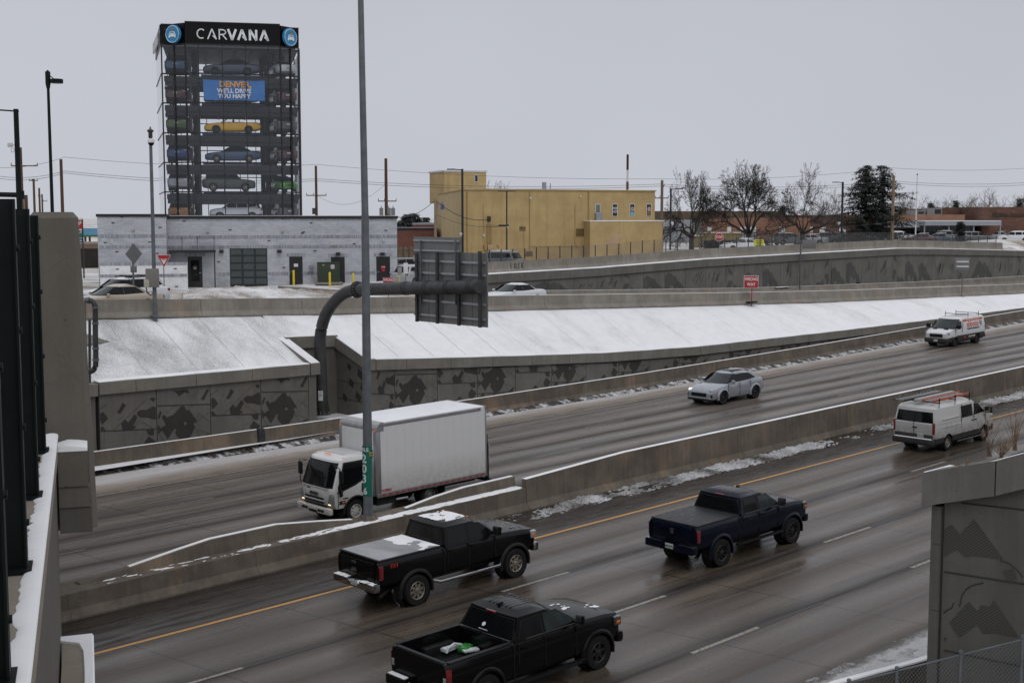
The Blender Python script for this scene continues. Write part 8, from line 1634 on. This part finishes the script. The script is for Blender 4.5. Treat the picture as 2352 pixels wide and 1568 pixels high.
LOT = [('suv', PGY, 1135, 600, 100, 2.7, 'grey suv with a snowy roof rack behind the left end of the street barrier'), ('sedan', PWT, 1704, 575, 142, pi + .2, 'white sedan in front of the hedge and bare trees'),
    ('suv', PGY, 1813, 556, 170, .3, 'dark grey suv behind the fence left of the small sign back'), ('sedan', PSV, 1860, 553, 172, 2.8, 'snowy silver sedan right of the dark suv, by the rightmost bare tree'), ('suv', PGY, 1893, 551, 176, 2.9, 'dark suv left of the black lamp beside the conifers'), ('sedan', PGY, 1938, 550, 178, .25, 'dark sedan behind the black lamp beside the conifers'),
    ('sedan', PSV, 1976, 549, 180, 2.9, 'snow dusted silver sedan below the left conifer'), ('suv', PSV, 2020, 548, 182, 2.85, 'silver suv below the right conifer'), ('suv', PWT, 2068, 547, 184, .35, 'white suv right of the tan utility pole'), ('sedan', PRD, 2112, 548, 178, 2.9, 'dark red car with a snowy hood right of the white suv'), ('suv', PGY, 2098, 543, 200, .2, 'dark suv carrying a roof box behind the dark red car'),
    ('sedan', PBD, 2152, 548, 180, 2.85, 'blue grey sedan with snowy windshield, left of the small fir'), ('suv', PGY, 2182, 545, 192, .1, 'dark grey suv just left of the small fir'), ('suv', PGY, 2243, 543, 182, .05, 'large dark suv right of the small fir', ), ('sedan', PSV, 2290, 541, 200, 2.9, 'silver sedan partly hidden right of the large dark suv'), ('suv', PWT, 2328, 543, 186, 2.95, 'white suv at the right edge of the parking lot')]
for i, (kd, P, px, py, d, hd, lb) in enumerate(LOT):
    t = roadcar(kd, P, px, py, d, hd, lb, 7.75 if px > 1750 else None)
    S = {'sedan': 1.45, 'suv': 1.66}[kd]
    if P in (PSV, PWT, PBD, PRD) or i % 3 == 0: part(t, 'snow', SN, rb((-.6, 0, S + .0), (1.2, .95, .05), .02), rb((1.6, 0, (.93 if kd == 'sedan' else 1.06)), (.7, 1.2, .05), .02))
    if 'roof box' in lb: part(t, 'roof_box', BLKP, rb((-.6, 0, 1.85), (2.0, .8, .35), .12))
# cars half hidden between grey building and gantry sign
roadcar('sedan', PWT, 950, 640, 106, .6, 'white car half hidden behind the right corner of the grey building', 6.2, group=None); roadcar('suv', PSV, 962, 645, 101, .9, 'silver grey suv behind the gantry sign, right of the grey building', 6.2, group=None); roadcar('suv', PGY, 952, 625, 114, .4, 'black suv behind the white car at the grey building corner', 6.3, group=None)
t, p, zt_ = signpost('meter_post', 'grey utility meter on a yellow pipe at the right corner of the grey building', 918, 618, 656, 97, YEP, .04); q = off(p, 918, 622); b = MB(); b.rbox(q, (.28, .2, .5), .03); b.build('meter_box', GRP, t)
t, p, zt_ = signpost('notice_sign', 'narrow white notice sign between the grey building and the gantry sign', 932, 603, 650, 96); plate(t, p, 932, 616, .32, .78, SWH)
# rocks in the snow in front of the grey building
random.seed(33); RKM = mat('brown_rock', (.13, .085, .065), .9, .4, 2)
for i in range(16):
    px = 690 + i * 4.6 + random.uniform(-2, 2); p = AT(px, 676, 86 + random.uniform(-1.5, 1.5)); p.z = terr(p.x, p.y) + .12; b = MB(); r_ = random.uniform(.14, .3)
    bm = bmesh.new(); bmesh.ops.create_icosphere(bm, subdivisions=2, radius=r_)
    for v in bm.verts: v.co *= 1 + .35 * MN.noise(v.co * 4 + Vector((i * 3, 0, 0))); v.co.z *= .65
    bm.verts.ensure_lookup_table(); b.add([v.co for v in bm.verts], [tuple(v.index for v in f.verts) for f in bm.faces]); bm.free()
    o = b.build('rock', RKM, None, 20); o.location = p; tag(o, 'brown rock in the snow before the transformer, %s from the left of its row' % ('first second third fourth fifth sixth seventh eighth ninth tenth eleventh twelfth thirteenth fourteenth fifteenth sixteenth'.split()[i]), 'rock', 'rocks in the snow before the transformer')
# raised lot kerb in front of the building
b = MB(); q0, q1, q2 = AT(640, 652, 97), AT(800, 665, 92), AT(840, 668, 91)
b.tube([Vector((q.x, q.y, terr(q.x, q.y) + .12)) for q in (q0, q1, q2)], .12, 6); o = b.build('kerb', CB2); struct(o, 'low kerb in front of the transformer')

# ---- bare trees
BARK = mat('dark_bark', (.030, .024, .021), .95, .3, 5, bump=.4); BARK2 = mat('grey_brown_bark', (.10, .085, .075), .95, .3, 5)
def bare_tree(label, px, ytop, ybot, d, wid, seed, depth=6, trunk=.22, m=BARK, nm='bare_tree', tw=.02, limbs=5, group='bare deciduous trees', rmul=1.0, zg=None, wpx=None):
    rnd = random.Random(seed); p = AT(px, ybot, d); p.z = zg if zg is not None else terr(p.x, p.y) - .1; H = AT(px, ytop, d).z - p.z; r0 = H * .032 * rmul
    t = thing(nm, label, 'tree', p, 0, group); tr_ = MB(); cr = MB()
    def seg(mb, a, c, ra, rb_, n=4): mb.tube([a, c], [ra, rb_], n, False)
    def grow(pos, dirv, length, rad, lev):
        mb = cr; n = 4 if lev < 3 else 3; steps = 3 if lev < 4 else 2; cur = pos; dd = dirv.copy()
        for s_ in range(steps):
            dd = (dd + Vector((rnd.uniform(-.28, .28), rnd.uniform(-.28, .28), rnd.uniform(-.22, .20)))).normalized(); nx = cur + dd * (length / steps); r2 = rad * (1 - .22 * (s_ + 1) / steps * 1.2); 
            mb.tube([cur, nx], [rad * (1 - .22 * s_ / steps * 1.2), max(.012, r2)], 5 if lev < 2 else 3, False); cur = nx
            if lev >= 1 and lev < depth and rnd.random() < .75:
                sd = (dd + Vector((rnd.uniform(-1, 1), rnd.uniform(-1, 1), rnd.uniform(-.6, .55))) * .9).normalized(); grow(cur, sd, length * rnd.uniform(.45, .7), rad * .45, lev + 2 if lev + 2 <= depth else depth + 1)
        if lev < depth:
            for q in range(2 if rnd.random() < .8 else 3):
                sd = (dd + Vector((rnd.uniform(-1, 1), rnd.uniform(-1, 1), rnd.uniform(-.4, .45))) * .72).normalized(); grow(cur, sd, length * rnd.uniform(.62, .86), max(.017, rad * .62), lev + 1)
    th_ = H * trunk; tr_.tube([(0, 0, -.3), (0, 0, th_ * .15), (.03 * H * rnd.uniform(-1, 1) * .3, 0, th_ * .6), (0, 0, th_)], [r0 * 1.35, r0 * 1.02, r0 * .92, r0 * .98], 9); tr_.build('trunk', m, t, 50)
    L0 = (H - th_) * .36
    for q in range(limbs):
        a = 2 * pi * q / limbs + rnd.uniform(-.3, .3); ti = ((.9 + .9 * (q % 2)) * rnd.uniform(.5, 1.0)) * wid if q else .15; grow(Vector((0, 0, th_ * rnd.uniform(.82, 1.0))), Vector((cos(a) * ti, sin(a) * ti, 1)).normalized(), L0 * rnd.uniform(.85, 1.12), r0 * rnd.uniform(.46, .62), 0)
    # fit the crown height
    zm = sorted(v[2] for v in cr.v)[int(len(cr.v) * .985)]; s_ = (H - th_) / (zm - th_); cr.v = [(v[0] * (s_ * .5 + .5), v[1] * (s_ * .5 + .5), th_ + (v[2] - th_) * s_ if v[2] > th_ else v[2]) for v in cr.v]
    if wpx:
        rr = sorted(hypot(v[0], v[1]) for v in cr.v)[int(len(cr.v) * .97)]; s_ = wpx / 2 * d / 3000 / rr; cr.v = [(v[0] * (1 + (s_ - 1) * min(1, max(0, (v[2] - th_ * .8) / (th_ * .8)))), v[1] * (1 + (s_ - 1) * min(1, max(0, (v[2] - th_ * .8) / (th_ * .8)))), v[2]) for v in cr.v]
    cr.build('crown', m, t, 0); return t
bare_tree('leftmost of the three large bare trees, dense with low branches', 1589, 404, 572, 150, 1.5, 3, 7, .22, limbs=7, wpx=128)
bare_tree('widest bare tree, between the two other large bare trees', 1719, 386, 568, 152, 1.7, 12, 7, .20, limbs=7, rmul=1.0, wpx=185)
bare_tree('large bare tree nearest the conifers, with an open crown', 1842, 397, 560, 158, 1.6, 28, 7, .22, limbs=6, rmul=.9, wpx=160)
bare_tree('smaller bare tree squeezed between the large bare trees and the conifers', 1898, 443, 558, 185, .9, 31, 5, .15, BARK2, limbs=7, rmul=.7, wpx=95)
for (px, yt, d, sd, lb) in ((1142, 424, 200, 40, 'thin bare treetop behind the yellow building penthouse'), (2085, 452, 330, 41, 'grey bare tree on the horizon left of the flagpole'), (2112, 450, 340, 42, 'grey bare tree on the horizon right of the flagpole'), (2163, 456, 330, 43, 'pale bare tree left of the distant fir'), (2213, 449, 335, 44, 'pale bare tree right of the distant fir'), (2240, 462, 330, 45, 'low bare tree left of the tall distant bare tree'), (2272, 438, 300, 46, 'tallest distant bare tree above the school wall'), (2308, 447, 300, 47, 'bushy distant bare tree above the school sign'), (2336, 458, 320, 48, 'distant bare tree close to the right edge')):
    bare_tree(lb, px, yt, 510, d, 1.0, sd, 4, .12, BARK2, limbs=7, rmul=.7, group='distant bare trees', zg=7.0)
# ---- conifers
NEED = mat('conifer_needles', (.018, .024, .017), .9, .5, 3); NEED2 = mat('hazed_needles', (.035, .045, .042), .9, .3, 2)  # second colour is lightened: distance haze painted into the far needles
def conifer(label, px, ytop, ybot, d, spread, seed, m=NEED, nb=26, gaps=.25, nm='conifer', low=.10, group='evergreen trees', zg=None, size=1.0):
    rnd = random.Random(seed); p = AT(px, ybot, d); p.z = zg if zg is not None else terr(p.x, p.y) - .1; H = AT(px, ytop, d).z - p.z; t = thing(nm, label, 'tree', p, 0, group)
    b = MB(); b.tube([(0, 0, -.3), (.05, 0, H * .5), (0, 0, H * .98)], [H * .022, H * .014, .02], 7); b.build('trunk', BARK, t)
    b = MB(); R0 = spread * d / 3000
    for i in range(nb):
        hz = low + (1 - low) * (i / nb) ** .95; z = H * hz; Rr = R0 * (1 - hz) ** .62 * rnd.uniform(.6, 1.15) * (1 + .22 * sin(i * 1.3 + seed)) + .3
        for q in range(7 if hz < .85 else 5):
            if rnd.random() < gaps * (1 - hz * .7): continue
            a = rnd.uniform(0, 2 * pi); L_ = Rr * rnd.uniform(.7, 1.12); droop = rnd.uniform(.05, .35); n = max(5, int(L_ * 5 / size)); base = Vector((0, 0, z))
            pts = [base + Vector((cos(a) * L_ * s_, sin(a) * L_ * s_, L_ * (.18 * s_ - droop * s_ ** 2))) for s_ in (0, .35, .7, 1.0)]; b.tube(pts, [.05, .035, .02, .008], 3, False)
            for s_ in range(n):
                u = (s_ + .6) / n; c = base + Vector((cos(a) * L_ * u, sin(a) * L_ * u, L_ * (.18 * u - droop * u * u))); w_ = (.42 * (1 - u * .45)) * size
                for _ in range(6):
                    o1 = Vector((rnd.uniform(-w_, w_), rnd.uniform(-w_, w_), rnd.uniform(-w_ * .75, w_ * .25))); dd = Vector((cos(a) + rnd.uniform(-.8, .8), sin(a) + rnd.uniform(-.8, .8), rnd.uniform(-.9, .1))).normalized() * .34 * size; sd = Vector((-dd.y, dd.x, rnd.uniform(-.1, .1))).normalized() * .075 * size; q0 = c + o1
                    b.add([q0, q0 + sd + dd * .4, q0 + dd, q0 - sd + dd * .4], [(0, 1, 2, 3)])
    b.build('crown', m, t, 0); return t
conifer('tall dark conifer, the fuller left one of the pair', 1984, 377, 560, 168, 88, 4, nb=40, gaps=.15, low=.10); conifer('tall dark conifer, the ragged right one of the pair', 2026, 377, 560, 172, 84, 8, nb=34, gaps=.38, low=.10)
conifer('small dark fir standing in front of the school canopy', 2205, 507, 553, 172, 13, 9, nb=16, gaps=.05, low=.05, size=.7)
for (px, yt, d, sp, sd, lb) in ((920, 505, 210, 22, 50, 'low dark evergreen right of the grey building'), (935, 489, 215, 24, 51, 'rounded dark evergreen above the red brick building'), (953, 487, 220, 14, 52, 'pointed dark evergreen above the red brick building'), (975, 497, 220, 20, 53, 'broad dark evergreen left of the yellow building'), (2137, 463, 320, 24, 54, 'round distant evergreen right of the flagpole'), (2194, 457, 320, 13, 55, 'pointed distant fir above the school roof'), (2340, 452, 300, 14, 56, 'distant evergreen at the right edge of the photo'), (1795, 470, 300, 10, 57, 'distant evergreen behind the large bare trees')):
    conifer(lb, px, yt, 530, d, sp, sd, NEED2, 16, .05, low=.08, group='distant evergreen trees', zg=6.5, size=1.5)
# hedge, young tree
b = MB(); rnd = random.Random(3); h0, h1 = AT(1622, 560, 150), AT(1762, 560, 150)
for q in range(9000):
    u = rnd.random(); c = h0.lerp(h1, u) + Vector((rnd.uniform(-.6, .6), rnd.uniform(-.6, .6), 0)); c.z = 7.3 + rnd.random() ** .7 * (1.35 + .15 * sin(u * 40)); s_ = .10; a = rnd.uniform(0, 6.28); v1 = Vector((cos(a) * s_, sin(a) * s_, rnd.uniform(-s_, s_))); v2 = Vector((-sin(a) * s_, cos(a) * s_, rnd.uniform(-s_, s_))); b.add([c, c + v1, c + v1 + v2, c + v2], [(0, 1, 2, 3)])
o = b.build('hedge', mat('dark_hedge_leaf', (.02, .018, .015), .9, .4, 3), None, 0); tag(o, 'low dark clipped hedge behind the fence, under the bare trees', 'hedge')
bare_tree('young thin tree in front of the tan containers', 1607, 520, 572, 140, .35, 71, 3, .3, BARK2, limbs=4, rmul=.6, group=None)
t, p, zt_ = upright('flagpole', 'white flagpole without a flag in front of the school', 'flagpole', 2102.5, 403, 550, 185, .10, .05, SWH); b = MB(); b.lathe([(.001, 0), (.09, .05), (.12, .13), (.09, .2), (.001, .25)], Matrix.Translation((0, 0, zt_)), 10); b.build('finial', BLKM, t)
# snowy grass mound at the right
q = AT(2290, 545, 160); b = MB(); vs = []
for i in range(33):
    for j in range(17):
        u, v = i / 32, j / 16; c = AT(2140 + 260 * u, 540, 150 + 14 * v); c.z = 7.6 + 1.15 * sin(pi * min(1, u * .8 + .02)) ** .8 * sin(pi * v) ** .7 + .05 * MN.fractal(Vector((c.x, c.y, 0)), .9, 2, 4); vs.append(c)
b.add(vs, [(i * 17 + j, (i + 1) * 17 + j, (i + 1) * 17 + j + 1, i * 17 + j + 1) for i in range(32) for j in range(16)]); struct(b.build('grass_mound', SNM, None, 60), 'low grass mound with patchy snow at the right')
b = MB(); vs = []
for i in range(49):
    for j in range(17):
        u, v = i / 48, j / 16; c = AT(420 + 420 * u, 670, 82 + 12 * v); c.z = terr(c.x, c.y) - .08 + (1.0 - .5 * u) * sin(pi * min(1, u * .95 + .04)) ** .6 * sin(pi * v) ** .8 + .16 * MN.fractal(Vector((c.x * .9, c.y * .9, 0)), .8, 2, 5); vs.append(c)
b.add(vs, [(i * 17 + j, (i + 1) * 17 + j, (i + 1) * 17 + j + 1, i * 17 + j + 1) for i in range(48) for j in range(16)]); struct(b.build('grass_mound', snow_mat('bank_grass', under=(.17, .125, .075), thr=(.47, .58), sc=1.3, spk=1.7), None, 60), 'grassy bank with patchy snow in front of the grey building')
